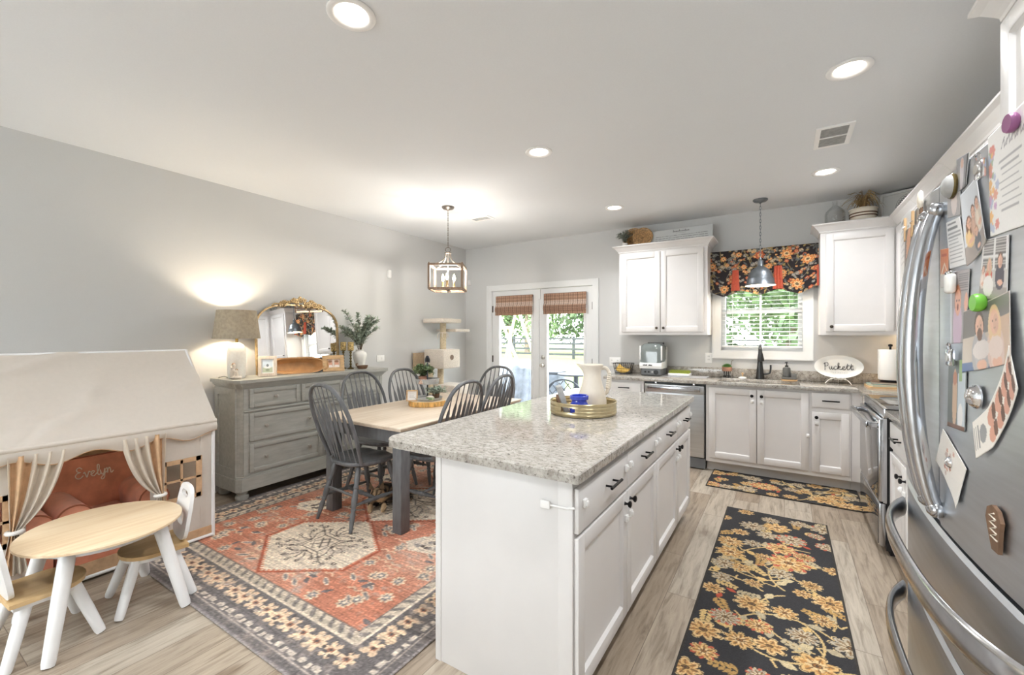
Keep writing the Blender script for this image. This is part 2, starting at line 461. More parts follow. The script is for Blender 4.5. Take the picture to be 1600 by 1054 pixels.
def link(name, mb, mats, parent=None, loc=(0, 0, 0), rotz=0.0, label=None, world=False):
    me = bpy.data.meshes.new(name)
    vs = mb.v
    if world:
        off = Vector((0, 0, 0)); q = parent
        while q is not None:
            off += q.location; q = q.parent
        off += Vector(loc)
        vs = [(p[0] - off.x, p[1] - off.y, p[2] - off.z) for p in vs]
    me.from_pydata(vs, [], mb.f)
    me.polygons.foreach_set('use_smooth', mb.s)
    if not isinstance(mats, (list, tuple)): mats = [mats]
    for m_ in mats: me.materials.append(m_)
    if len(mats) > 1: me.polygons.foreach_set('material_index', mb.mi)
    bm = bmesh.new(); bm.from_mesh(me); bmesh.ops.recalc_face_normals(bm, faces=bm.faces); bm.to_mesh(me); bm.free()
    if any(mb.s):
        try: me.set_sharp_from_angle(angle=R_(42))
        except Exception: pass
    me.update()
    o = bpy.data.objects.new(name, me); COL.objects.link(o)
    o.location = loc; o.rotation_euler = (0, 0, rotz)
    if parent is not None: o.parent = parent
    if label: o['label'] = label
    return o

def tag(o, label, cat, group=None, kind=None):
    if label: o['label'] = label
    if cat: o['category'] = cat
    if group: o['group'] = group
    if kind: o['kind'] = kind
    return o

def thing(name, label, cat, loc=(0, 0, 0), rotz=0.0, group=None):
    o = bpy.data.objects.new(name, None); COL.objects.link(o)
    o.empty_display_size = 0.1
    o.location = loc; o.rotation_euler = (0, 0, rotz)
    return tag(o, label, cat, group)

def struct(name, mb, mat, parent=None):
    o = link(name, mb, mat, parent)
    if parent is None: o['kind'] = 'structure'
    return o

def dup(root, loc, rotz, label, group=None):
    r = root.copy(); COL.objects.link(r); r.location = loc; r.rotation_euler = (0, 0, rotz)
    r['label'] = label
    if group: r['group'] = group
    for ch in list(root.children):
        c = ch.copy(); COL.objects.link(c); c.parent = r
        for g in list(ch.children):
            d = g.copy(); COL.objects.link(d); d.parent = c
    return r

def cr(pts, k=6, closed=False):               # Catmull-Rom smoothing
    P = [Vector(p) for p in pts]; n = len(P); out = []
    rngi = range(n if closed else n - 1)
    for i in rngi:
        p0 = P[(i - 1) % n] if closed or i > 0 else P[0]
        p1 = P[i]; p2 = P[(i + 1) % n]
        p3 = P[(i + 2) % n] if closed or i < n - 2 else P[n - 1]
        for j in range(k):
            t_ = j / k
            out.append(0.5 * ((2 * p1) + (p2 - p0) * t_ + (2 * p0 - 5 * p1 + 4 * p2 - p3) * t_ * t_ + (3 * p1 - p0 - 3 * p2 + p3) * t_ ** 3))
    if not closed: out.append(P[-1])
    return out

def ring(r, n, z=0.0, c=(0, 0), sx=1, sy=1):
    return [(c[0] + r * sx * math.cos(2 * math.pi * i / n), c[1] + r * sy * math.sin(2 * math.pi * i / n), z) for i in range(n)]

# ---------------------------------------------------------------- painted pattern canvases (colour per vertex, read by node materials)
class CV:
    def __init__(s, w_, h_, res, bg):
        s.w, s.h, s.res = w_, h_, res
        s.nx = max(2, int(round(w_ / res)) + 1); s.ny = max(2, int(round(h_ / res)) + 1)
        s.x = np.linspace(0, w_, s.nx); s.y = np.linspace(0, h_, s.ny)
        s.X, s.Y = np.meshgrid(s.x, s.y)
        s.a = np.empty((s.ny, s.nx, 3)); s.a[:] = bg
    def win(s, x0, y0, x1, y1):
        i0, i1 = np.searchsorted(s.x, [x0, x1]); j0, j1 = np.searchsorted(s.y, [y0, y1])
        return slice(j0, j1), slice(i0, i1)
    def put(s, sl, mask, col):
        s.a[sl][mask] = col
    def rect(s, x0, y0, x1, y1, col):
        s.a[s.win(x0, y0, x1, y1)] = col
    def ell(s, cx, cy, rx, ry, col, rot=0.0):
        R = max(rx, ry); sl = s.win(cx - R, cy - R, cx + R, cy + R)
        X = s.X[sl] - cx; Y = s.Y[sl] - cy; c_, s_ = math.cos(rot), math.sin(rot)
        s.put(sl, ((X * c_ + Y * s_) / rx) ** 2 + ((-X * s_ + Y * c_) / ry) ** 2 < 1, col)
    def petal(s, cx, cy, R, n, col, depth=0.35, rot=0.0, sharp=1.0, sx=1.0):
        sl = s.win(cx - R * 1.5, cy - R * 1.5, cx + R * 1.5, cy + R * 1.5)
        X = (s.X[sl] - cx) / sx; Y = s.Y[sl] - cy
        th = np.arctan2(Y, X) - rot; rr = np.hypot(X, Y)
        s.put(sl, rr < R * (1 - depth + depth * np.abs(np.cos(n / 2 * th)) ** sharp), col)
    def stroke(s, pts, wd, col):
        for (x0, y0), (x1, y1) in zip(pts, pts[1:]):
            sl = s.win(min(x0, x1) - wd, min(y0, y1) - wd, max(x0, x1) + wd, max(y0, y1) + wd)
            X = s.X[sl]; Y = s.Y[sl]
            if X.size == 0: continue
            dx, dy = x1 - x0, y1 - y0; L2 = dx * dx + dy * dy + 1e-12
            u = np.clip(((X - x0) * dx + (Y - y0) * dy) / L2, 0, 1)
            s.put(sl, np.hypot(X - x0 - u * dx, Y - y0 - u * dy) < wd / 2, col)
    def poly(s, pts, col):
        xs = [p[0] for p in pts]; ys = [p[1] for p in pts]
        sl = s.win(min(xs), min(ys), max(xs), max(ys)); X = s.X[sl]; Y = s.Y[sl]
        ins = np.zeros(X.shape, bool)
        for (x0, y0), (x1, y1) in zip(pts, pts[1:] + pts[:1]):
            if y0 == y1: continue
            c_ = ((y0 > Y) != (y1 > Y)) & (X < (x1 - x0) * (Y - y0) / (y1 - y0) + x0)
            ins ^= c_
        s.put(sl, ins, col)
    def flower(s, cx, cy, R, pal, n=8, rot=0.0, sx=1.0):
        out, mid, inn, ctr = pal
        s.petal(cx, cy, R, n, [v * 0.55 for v in mid], 0.42, rot, 0.8, sx)
        s.petal(cx, cy, R * 0.93, n, out, 0.42, rot, 0.8, sx)
        s.petal(cx, cy, R * 0.70, n, mid, 0.45, rot, 0.9, sx)
        s.petal(cx, cy, R * 0.52, n, inn, 0.4, rot + 0.2, 0.9, sx)
        s.ell(cx, cy, R * 0.24 * sx, R * 0.2, [v * 0.5 for v in ctr]); s.ell(cx, cy, R * 0.18 * sx, R * 0.15, ctr); s.ell(cx, cy, R * 0.08, R * 0.07, [60, 54, 50])
    def leafp(s, cx, cy, L, W, ang, col):
        c_, s_ = math.cos(ang), math.sin(ang); pts = []
        for q in range(13):
            u = q / 12; pts.append((u * L, W * math.sin(math.pi * u)))
        for q in range(11, 0, -1):
            u = q / 12; pts.append((u * L, -W * math.sin(math.pi * u)))
        s.poly([(cx + x * c_ - y * s_, cy + x * s_ + y * c_) for x, y in pts], col)
    def speck(s, amt):
        s.a = np.clip(s.a * (1 + rng.normal(0, amt, (s.ny, s.nx, 1))), 0, 255)

def pattern_mesh(name, cv, mat, parent=None, loc=(0, 0, 0), rotz=0.0, fn=None, thick=0.006, edge=(60, 56, 52), matrix=None, label=None, tint_back=None):
    """Grid surface carrying the canvas colours, with real thickness. fn maps (x,y arrays)->xyz arrays."""
    nx, ny = cv.nx, cv.ny
    if fn is None:
        X, Y, Z = cv.X.ravel(), cv.Y.ravel(), np.full(nx * ny, thick)
        bx, by, bz = X, Y, np.zeros(nx * ny)
    else:
        X, Y, Z = [q.ravel() for q in fn(cv.X, cv.Y, 0.0)]
        bx, by, bz = [q.ravel() for q in fn(cv.X, cv.Y, thick)]
    top = np.stack([X, Y, Z], 1)
    rim = np.concatenate([np.arange(nx), np.arange(1, ny) * nx + nx - 1, (ny - 1) * nx + np.arange(nx - 2, -1, -1), np.arange(ny - 2, 0, -1) * nx])
    i = np.arange(nx - 1); j = np.arange(ny - 1)
    A = (j[:, None] * nx + i[None, :]).ravel()
    F = np.stack([A, A + 1, A + nx + 1, A + nx], 1)
    N = nx * ny; k = np.arange(len(rim)); k2 = (k + 1) % len(rim)
    if fn is None:
        V = np.concatenate([top, np.stack([bx, by, bz], 1)[rim]])
        S = np.stack([rim[k2], rim[k], N + k, N + k2], 1); last = (N + k)[::-1]
    else:
        V = np.concatenate([top, np.stack([bx, by, bz], 1)])
        S = np.concatenate([np.stack([rim[k2], rim[k], N + rim[k], N + rim[k2]], 1), N + F[:, ::-1]]); last = np.zeros(0, int)
    F = np.concatenate([F, S])
    me = bpy.data.meshes.new(name)
    me.vertices.add(len(V)); me.vertices.foreach_set('co', V.astype(np.float32).ravel())
    nl = 1 if len(last) else 0
    me.loops.add(len(F) * 4 + len(last)); me.polygons.add(len(F) + nl)
    me.loops.foreach_set('vertex_index', np.concatenate([F.ravel(), last]).astype(np.int32))
    me.polygons.foreach_set('loop_start', np.concatenate([np.arange(len(F)) * 4, [len(F) * 4] * nl]).astype(np.int32))
    me.polygons.foreach_set('loop_total', np.concatenate([np.full(len(F), 4), [len(rim)] * nl]).astype(np.int32))
    me.update(calc_edges=True)
    C_ = np.ones((len(V), 4)); C_[:N, :3] = lin(cv.a.reshape(-1, 3)); C_[N:, :3] = lin(edge)
    at = me.color_attributes.new('pattern', 'FLOAT_COLOR', 'POINT')
    at.data.foreach_set('color', C_.astype(np.float32).ravel())
    me.materials.append(mat)
    me.validate()
    o = bpy.data.objects.new(name, me); COL.objects.link(o)
    if matrix is not None: o.matrix_world = matrix
    else:
        o.location = loc; o.rotation_euler = (0, 0, rotz)
    if parent is not None: o.parent = parent
    if label: o['label'] = label
    return o

# cursive letters as strokes (x-height 1)
GL = {
 'E': (1.15, [[(1.0, 1.6), (.65, 1.95), (.25, 1.7), (.35, 1.25), (.75, 1.05), (.3, .95), (.03, .5), (.25, .03), (.7, 0), (1.1, .4)]]),
 'v': (.95, [[(0, .75), (.15, 1.0), (.3, .5), (.45, 0), (.62, .5), (.78, 1.0), (1.0, .8)]]),
 'e': (.85, [[(0, .3), (.35, .5), (.6, .8), (.4, 1.0), (.15, .7), (.15, .25), (.4, 0), (.7, .15), (.88, .4)]]),
 'l': (.6, [[(0, .3), (.4, 1.0), (.5, 1.8), (.3, 1.95), (.2, 1.5), (.2, .4), (.4, 0), (.65, .3)]]),
 'y': (.92, [[(0, .9), (.1, .3), (.3, 0), (.55, .3), (.7, 1.0), (.65, .2), (.5, -.7), (.2, -.9), (.1, -.6), (.5, -.1), (.95, .4)]]),
 'n': (1.0, [[(0, .85), (.12, 1.0), (.15, .05), (.22, .6), (.45, 1.0), (.6, .7), (.65, .1), (.82, 0), (1.05, .35)]]),
 'P': (1.2, [[(.3, 1.9), (.28, 1.0), (.3, 0), (.2, -.1)], [(.02, 1.5), (.3, 1.9), (.8, 1.95), (1.0, 1.5), (.8, 1.05), (.3, .95)]]),
 'u': (.95, [[(0, .9), (.05, .3), (.25, 0), (.5, .3), (.6, .95), (.6, .3), (.75, 0), (.98, .3)]]),
 'c': (.8, [[(.65, .85), (.4, 1.0), (.1, .6), (.2, .1), (.5, 0), (.82, .3)]]),
 'k': (1.0, [[(0, .3), (.35, 1.2), (.4, 1.85), (.2, 1.9), (.15, 1.2), (.15, 0)], [(.15, .4), (.5, .95), (.7, .8), (.2, .5), (.5, .2), (.8, .05), (1.0, .3)]]),
 't': (.8, [[(0, .3), (.25, 1.0), (.33, 1.75), (.3, .5), (.42, .05), (.65, .15), (.85, .4)], [(.05, 1.15), (.75, 1.22)]]),
}
def script_strokes(text):
    x = 0.0; out = []
    for ch in text:
        adv, sts = GL[ch]
        for st in sts: out.append([(x + p[0], p[1]) for p in st])
        x += adv
    return out, x

# ================================================================ THE ROOM
XL, XR, YB, YF, ZC = -4.265, 1.18, 5.39, -3.4, 2.74
TH = 0.14
mb = MB(); mb.box(XL - TH, YF - TH, -0.12, XR + TH, YB + TH, 0.0); struct('floor', mb, M['floor'])
mb = MB(); mb.box(XL - TH, YF - TH, ZC, XR + TH, YB + TH, ZC + 0.2); struct('ceiling', mb, M['ceiling'])
mb = MB(); mb.box(XL - TH, YF - TH, 0, XL, YB + TH, ZC); struct('wall_left', mb, M['wall'])
mb = MB(); mb.box(XR, YF - TH, 0, XR + TH, YB + TH, ZC); struct('wall_right', mb, M['wall'])
DX0, DX1, DZ = -3.765, -2.135, 2.055            # french door opening
WX0, WX1, WZ0, WZ1 = -0.612, 0.165, 1.215, 2.10  # kitchen window opening
def holed_wall(name, y0, y1, holes):
    mb = MB(); x = XL
    for (a, b, z0, z1) in holes:
        mb.box(x, y0, 0, a, y1, ZC)
        if z0 > 0: mb.box(a, y0, 0, b, y1, z0)
        mb.box(a, y0, z1, b, y1, ZC)
        x = b
    mb.box(x, y0, 0, XR, y1, ZC)
    return struct(name, mb, M['wall'])
holed_wall('wall_back', YB, YB + TH, [(DX0, DX1, 0, DZ), (WX0, WX1, WZ0, WZ1)])
FILL_OPENINGS = [(-4.0, -1.7, 0.35, 2.45)]  # unseen window opening added behind the camera so sky light fills the room
holed_wall('wall_front', YF - TH, YF, FILL_OPENINGS)
for i, (a, b, z0, z1) in enumerate(FILL_OPENINGS):
    mb = MB()
    for x0, x1, za, zb in ((a, a + .06, z0, z1), (b - .06, b, z0, z1), (a, b, z0, z0 + .06), (a, b, z1 - .06, z1), ((a + b) / 2 - .03, (a + b) / 2 + .03, z0, z1)):
        mb.box(x0, YF - 0.10, za, x1, YF - 0.03, zb)
    wo = struct('window_%d' % (i + 2), mb, M['trim'])  # frame of the added fill window
    mb = MB(); mb.box(a + .03, YF - .07, z0 + .03, b - .03, YF - .064, z1 - .03); link('pane', mb, M['pane'], wo)
# baseboards
def baseboard(name, x0, y0, x1, y1):
    mb = MB(); mb.box(x0, y0, 0, x1, y1, 0.12); mb.box(min(x0, x0), y0, 0.12, x1, y1, 0.13)
    struct(name, mb, M['trim'])
baseboard('baseboard_left', XL, YF, XL + 0.015, YB)
mb = MB(); mb.box(XL, YB - 0.015, 0, DX0 - .075, YB, 0.13); mb.box(DX1 + .075, YB - .015, 0, -1.76, YB, 0.13); struct('baseboard_back', mb, M['trim'])
# door casing
mb = MB()
for x0, x1, z0, z1 in ((DX0 - .078, DX0 + .004, 0, DZ - .004), (DX1 - .004, DX1 + .078, 0, DZ - .004), (DX0 - .078, DX1 + .078, DZ - .004, DZ + .078)):
    mb.box(x0, YB - .018, z0, x1, YB, z1)
mb.box(DX0 - .078, YB - .025, 0, DX0 - .058, YB - .018, DZ + .058); mb.box(DX1 + .058, YB - .025, 0, DX1 + .078, YB - .018, DZ + .058); mb.box(DX0 - .078, YB - .025, DZ + .058, DX1 + .078, YB - .018, DZ + .078)
struct('trim_1', mb, M['trim'])
mb = MB()                                        # jamb + threshold
mb.box(DX0, YB, 0, DX0 + .008, YB + TH, DZ); mb.box(DX1 - .008, YB, 0, DX1, YB + TH, DZ); mb.box(DX0, YB, DZ - .008, DX1, YB + TH, DZ); mb.box(DX0, YB, -.002, DX1, YB + TH + .04, 0.012)
struct('trim_2', mb, M['trim'])
# french doors
DC = (DX0 + DX1) / 2
def french_door(n, x0, x1, hinge_x):
    y0, y1 = YB + .012, YB + .056
    mb = MB(); g0, g1, gz0, gz1 = x0 + .128, x1 - .128, .27, 1.93
    mb.box(x0, y0, .014, g0, y1, DZ - .012); mb.box(g1, y0, .014, x1, y1, DZ - .012); mb.box(g0, y0, .014, g1, y1, gz0); mb.box(g0, y0, gz1, g1, y1, DZ - .012)
    for a, b, c, d in ((g0 - .03, g0, gz0 - .03, gz1 + .03), (g1, g1 + .03, gz0 - .03, gz1 + .03), (g0, g1, gz0 - .03, gz0), (g0, g1, gz1, gz1 + .03)):
        mb.box(a, y0 - .012, c, b, y0 + .01, d, .004)
    d = struct('door_%d' % n, mb, M['trim'])
    mb = MB(); mb.box(g0 - .005, YB + .03, gz0 - .005, g1 + .005, YB + .036, gz1 + .005); link('pane', mb, M['pane'], d)
    for z in (.28, 1.03, 1.78):
        mb = MB(); mb.tube([(hinge_x, y0 - .006, z - .05), (hinge_x, y0 - .006, z + .05)], .007, 10); mb.box(hinge_x - .012, y0 - .003, z - .048, hinge_x + .012, y0 + .002, z + .048)
        link('hinge', mb, M['bronze'], d)
    return d
french_door(1, DX0 + .01, DC - .002, DX0 + .010)
d2 = french_door(2, DC + .002, DX1 - .01, DX1 - .010)
mb = MB(); mb.M = Matrix.Translation((DC + .062, YB + .012, 1.075)) @ Matrix.Rotation(R_(90), 4, 'X'); mb.lathe([(.030, 0), (.030, .008), (.022, .014), (.012, .016), (.012, .026)], 20); mb.M = None; mb.box(DC + .052, YB - .024, 1.068, DC + .072, YB - .010, 1.082)
link('deadbolt', mb, M['nickel'], d2)
mb = MB(); mb.M = Matrix.Translation((DC + .062, YB + .012, .965)) @ Matrix.Rotation(R_(90), 4, 'X'); mb.lathe([(.031, 0), (.031, .007), (.012, .012), (.011, .035), (.024, .042), (.030, .052), (.026, .064), (0, .068)], 20)
link('door_knob', mb, M['nickel'], d2)
mb = MB(); mb.box(DC - .022, YB - .002, 1.90, DC + .022, YB + .013, DZ - .014) ; link('latch_bolt', mb, M['trim'], d2)

# bamboo roman shades
def bamboo_shade(x0, x1, label):
    cv = CV(x1 - x0, .62, .004, (172, 136, 114))
    st = np.floor(cv.Y / .008); cv.a *= (1 + .16 * np.sin(st * 2.4) * np.cos(st * 1.3))[..., None]
    cv.a[(np.mod(cv.X, .034) < .006)] *= .62
    cv.a[(np.mod(cv.X, .017) < .003)] *= .86
    daylit = (cv.Y > .10) & (cv.Y < .19) & (np.mod(cv.X, .034) > .006); cv.a[daylit] = cv.a[daylit] * .55 + np.array([236, 228, 220]) * .45  # daylight through the upper weave, painted in as a paler band
    cv.speck(.07)
    prof = [(0, .0), (.09, .0), (.12, .005), (.14, .012), (.19, .034), (.235, .046), (.26, .03), (.275, .012), (.30, .03), (.335, .042), (.36, .026), (.37, .012), (.40, .026), (.43, .036), (.46, .026), (.47, .014), (.50, .018), (.56, .02), (.62, .02)]
    # path length -> (drop, outward); folds stack so that the whole drops .30 m
    L = [p[0] for p in prof]
    drop = [0, .085, .11, .125, .16, .185, .178, .165, .185, .212, .205, .195, .213, .236, .230, .222, .245, .262, .285]
    out = [.032, .032, .03, .028, .045, .06, .05, .034, .05, .064, .05, .036, .048, .06, .05, .038, .042, .044, .044]
    ztop = 1.965
    def fn(X, Y, t_):
        return x0 + X, YB - np.interp(Y, L, out) + t_, ztop - np.interp(Y, L, drop)
    r = thing('bamboo_shade', label, 'window shade', ((x0 + x1) / 2, YB, ztop), group=None)
    o = pattern_mesh('slat_cloth', cv, M['print'], r, fn=lambda X, Y, t_: (X - (x1 - x0) / 2, fn(X, Y, t_)[1] - YB, fn(X, Y, t_)[2] - ztop), thick=.004, edge=(130, 96, 78))
    mb = MB(); mb.box(x0 + .01, YB - .026, ztop - .03, x1 - .01, YB + .002, ztop + .004); link('headrail', mb, M['wooddark'], r, world=True)
bamboo_shade(DX0 + .095, DC - .085, 'woven bamboo roman shade half raised on the left french door')
bamboo_shade(DC + .095, DX1 - .085, 'woven bamboo roman shade half raised on the right french door')

# kitchen window
mb = MB()
for x0, x1, z0, z1 in ((WX0 - .085, WX0 + .006, WZ0 + .006, WZ1 - .006), (WX1 - .006, WX1 + .085, WZ0 + .006, WZ1 - .006), (WX0 - .085, WX1 + .085, WZ0 - .085, WZ0 + .006), (WX0 - .085, WX1 + .085, WZ1 - .006, WZ1 + .085)):
    mb.box(x0, YB - .018, z0, x1, YB, z1)
mb.box(WX0 - .085, YB - .026, WZ0 - .085, WX1 + .085, YB - .018, WZ0 - .068)
mb.box(WX0 - .085, YB - .026, WZ0 - .068, WX0 - .068, YB - .018, WZ1); mb.box(WX1 + .068, YB - .026, WZ0 - .068, WX1 + .085, YB - .018, WZ1)
struct('trim_3', mb, M['trim'])
mb = MB()
for x0, x1, z0, z1, e in ((WX0, WX0 + .045, WZ0, WZ1, 0), (WX1 - .045, WX1, WZ0, WZ1, 0), (WX0 + .045, WX1 - .045, WZ0, WZ0 + .05, 0), (WX0 + .045, WX1 - .045, WZ1 - .05, WZ1, 0), (WX0 + .045, WX1 - .045, 1.63, 1.675, .004), ((WX0 + WX1) / 2 - .01, (WX0 + WX1) / 2 + .01, WZ0 + .05, WZ1 - .05, .008)):
    mb.box(x0, YB + .06 + e, z0, x1, YB + .11 - e, z1)
wi = struct('window_1', mb, M['trim'])
mb = MB(); mb.box(WX0 + .02, YB + .082, WZ0 + .02, WX1 - .02, YB + .088, WZ1 - .02); link('pane', mb, M['pane'], wi)
# mini blind
bl = thing('window_blind', 'white horizontal slat blind lowered inside the kitchen window over the sink', 'blind', ((WX0 + WX1) / 2, YB + .035, WZ0))
mb = MB()
zz = 1.30
while zz < WZ1 - .04:
    mb.add([(WX0 + .012, YB + .014, zz - .002), (WX1 - .012, YB + .014, zz - .002), (WX1 - .012, YB + .052, zz + .004), (WX0 + .012, YB + .052, zz + .004), (WX0 + .012, YB + .014, zz - .0035), (WX1 - .012, YB + .014, zz - .0035), (WX1 - .012, YB + .052, zz + .0025), (WX0 + .012, YB + .052, zz + .0025)], [(0, 1, 2, 3), (7, 6, 5, 4), (0, 4, 5, 1), (1, 5, 6, 2), (2, 6, 7, 3), (3, 7, 4, 0)]); zz += .0425
link('slat', mb, M['blindslat'], bl, world=True)['kind'] = 'stuff'
mb = MB(); mb.box(WX0 + .01, YB + .012, 1.255, WX1 - .01, YB + .052, 1.275, .004); link('bottom_rail', mb, M['whiteplastic'], bl, world=True)
mb = MB(); mb.box(WX0 + .008, YB + .008, WZ1 - .045, WX1 - .008, YB + .056, WZ1 - .002); link('headrail', mb, M['whiteplastic'], bl, world=True)
mb = MB()
for x in (WX0 + .12, (WX0 + WX1) / 2, WX1 - .12):
    mb.tube([(x, YB + .012, 1.26), (x, YB + .012, WZ1 - .03)], .0011, 5); mb.tube([(x, YB + .053, 1.26), (x, YB + .053, WZ1 - .03)], .0011, 5)
link('ladder_cord', mb, M['whiteplastic'], bl, world=True)
mb = MB(); mb.tube([(WX0 + .06, YB + .006, 1.50), (WX0 + .06, YB + .006, WZ1 - .03)], .003, 6); link('tilt_wand', mb, M['greyplastic'], bl, world=True)

# floral valance over the window
VX0, VX1, VT = -.742, .296, 2.316
GOLD = ([214, 168, 104], [196, 136, 74], [226, 190, 140], [170, 96, 52]); TAN = ([206, 186, 150], [182, 150, 108], [222, 206, 176], [140, 104, 72])
GREY = ([172, 164, 152], [140, 132, 124], [198, 188, 172], [120, 96, 74]); RED = ([214, 116, 76], [190, 78, 52], [236, 170, 120], [220, 180, 110])
PEACH = ([240, 176, 112], [226, 128, 66], [248, 206, 150], [150, 128, 96])
def paint_vines(cv, n, wd, cols, seed):
    q = random.Random(seed)
    for _ in range(n):
        x, y = q.uniform(0, cv.w), q.uniform(0, cv.h); a = q.uniform(0, 6.28); k = q.uniform(-9, 9); pts = [(x, y)]
        for i in range(26):
            a += k * .018 + q.uniform(-.05, .05); x += .018 * math.cos(a); y += .018 * math.sin(a); pts.append((x, y))
        c_ = q.choice(cols); cv.stroke(pts, wd, c_)
        for i in range(4, 24, 5):
            cv.leafp(pts[i][0], pts[i][1], wd * 6, wd * 1.6, a + q.choice((-1, 1)) * q.uniform(.5, 1.2) - k * .018 * (24 - i), q.choice(cols))
vw = VX1 - VX0
dep = .10
total = vw + 2 * dep
cv = CV(total, .52, .0045, (44, 38, 40))
paint_vines(cv, 34, .006, [[176, 150, 92], [126, 118, 110], [150, 130, 90]], 3)
q = random.Random(5)
for _ in range(330):
    p_ = q.choice((GREY, TAN, RED, GREY, PEACH)); cv.flower(q.uniform(0, cv.w), q.uniform(0, cv.h), q.uniform(.012, .024), p_, q.choice((5, 6)), q.uniform(0, 6))
for _ in range(150):
    cv.leafp(q.uniform(0, cv.w), q.uniform(0, cv.h), q.uniform(.03, .06), .01, q.uniform(0, 6.28), q.choice(([120, 118, 112], [164, 140, 90], [96, 100, 100])))
for x, y, r, p_ in ((.16, .34, .042, PEACH), (.27, .43, .034, PEACH), (.28, .08, .05, PEACH), (.36, .2, .04, RED), (.42, .46, .036, PEACH), (.47, .30, .032, PEACH), (.62, .44, .05, RED), (.70, .30, .04, PEACH), (.86, .43, .06, PEACH), (.83, .21, .036, PEACH), (.95, .10, .066, PEACH), (1.04, .35, .06, PEACH), (.55, .10, .04, PEACH), (1.12, .22, .04, RED), (.77, .09, .035, GREY), (.07, .2, .04, PEACH)):
    cv.flower(x, y, r, p_, 8, x * 9)
# bottom edge scallops
def vbot(s_):                                    # s_ = position along the front in 0..1 -> drop of hem from top
    xs = [0, .03, .16, .27, .29, .36, .42, .50, .58, .64, .70, .73, .84, .97, 1]
    zs = [.440, .445, .505, .475, .452, .452, .470, .500, .470, .452, .452, .468, .502, .430, .425]
    k = np.linspace(0, 1, 200); sm = np.interp(k, xs, zs); ker = np.hanning(13); ker /= ker.sum(); sm = np.convolve(np.pad(sm, 6, 'edge'), ker, 'valid')
    return np.interp(s_, k, sm)
def valance_fn(X, Y, t_):
    s_ = X / total * (vw + 2 * dep)
    front = np.clip((s_ - dep) / vw, 0, 1)
    x = VX0 + np.clip(s_ - dep, 0, vw); yo = np.where(s_ < dep, s_, np.where(s_ > dep + vw, total - s_, dep))
    vv = 1 - Y / cv.h
    z = VT - vv * vbot(front)
    flare = .03 * vv ** 1.5 * (.6 + .4 * np.cos(front * 6.283 * 3))
    return x, YB - yo - np.where((s_ > dep * .8) & (s_ < total - dep * .8), flare, 0) + t_, z
va = thing('window_valance', 'black floral valance with peach blossoms and coral pleats above the sink window', 'valance', ((VX0 + VX1) / 2, YB, VT))
vl = va.location
pattern_mesh('floral_cloth', cv, M['print'], va, fn=lambda X, Y, t_: (valance_fn(X, Y, t_)[0] - vl.x, valance_fn(X, Y, t_)[1] - vl.y, valance_fn(X, Y, t_)[2] - vl.z), thick=.004, edge=(40, 36, 38))
mb = MB(); mb.box(VX0 + .004, YB - dep + .004, VT - .02, VX1 - .004, YB, VT - .002); link('mounting_board', mb, M['ink'], va, world=True)
def pleat(xc, w0, w1, z0, z1):
    mb = MB()
    def fn(u, v_):
        wd = w0 + (w1 - w0) * v_; x = xc + (u - .5) * wd
        y = YB - dep - .014 - .026 * v_ - .010 * (1 - abs(2 * u - 1)) - .006 * math.cos((u - .5) * 18)
        return (x, y, z0 + (z1 - z0) * v_)
    mb.sheet(fn, 12, 8, .004)
    link('pleat', mb, M['redorange'], va, world=True)
pleat(-.452, .052, .080, 2.098, 1.872)
pleat(-.058, .062, .088, 2.112, 1.872)
for xc, w_ in ((VX0 + .004, .03), (VX1 - .004, .03)): pleat(xc, w_, w_ + .004, 2.08, 1.885)

# recessed lights
def downlight(x, y, label):
    r = thing('recessed_light', label, 'ceiling light', (x, y, ZC), group='recessed ceiling lights')
    mb = MB(); mb.lathe([(.098, -.001), (.098, -.006), (.092, -.010), (.074, -.008), (.066, -.003), (.064, -.0005)], 36, caps=False); link('trim_ring', mb, M['whiteplastic'], r)
    mb = MB(); mb.lathe([(0.0001, -.0035), (.060, -.0035), (.065, -.0012)], 36, caps=False); link('diffuser', mb, M['glow'], r)
    ld = bpy.data.lights.new('lamp', 'AREA'); ld.shape = 'DISK'; ld.size = .12; ld.spread = R_(135); ld.energy = LAMP_W; ld.color = (.96, .98, 1.0)
    lo = bpy.data.objects.new('lamp', ld); COL.objects.link(lo); lo.location = (0, 0, -.014); lo.parent = r
downlight(-1.534, 1.171, 'round recessed ceiling light at the top edge of the picture, nearest on the left')
downlight(.276, 2.751, 'round recessed ceiling light in front of the square ceiling vent at right')
downlight(-1.527, 2.789, 'round recessed ceiling light in the middle of the ceiling, over the island tray')
downlight(.286, 4.391, 'round recessed ceiling light between square vent and the glass jug on the cabinets')
downlight(-1.522, 4.441, 'small round recessed ceiling light near the cabinet with the sign and baskets')
for (x, y) in ((.28, 1.17), (-1.53, -.45), (.28, -.45), (-3.4, -1.2), (-1.53, -2.1)):  # added unseen fill lamps without fixtures; the first continues the ceiling grid
    ld = bpy.data.lights.new('lamp', 'AREA'); ld.shape = 'DISK'; ld.size = .12; ld.spread = R_(135); ld.energy = LAMP_W; ld.color = (.96, .98, 1.0)
    lo = bpy.data.objects.new('lamp', ld); COL.objects.link(lo); lo.location = (x, y, ZC - .014)

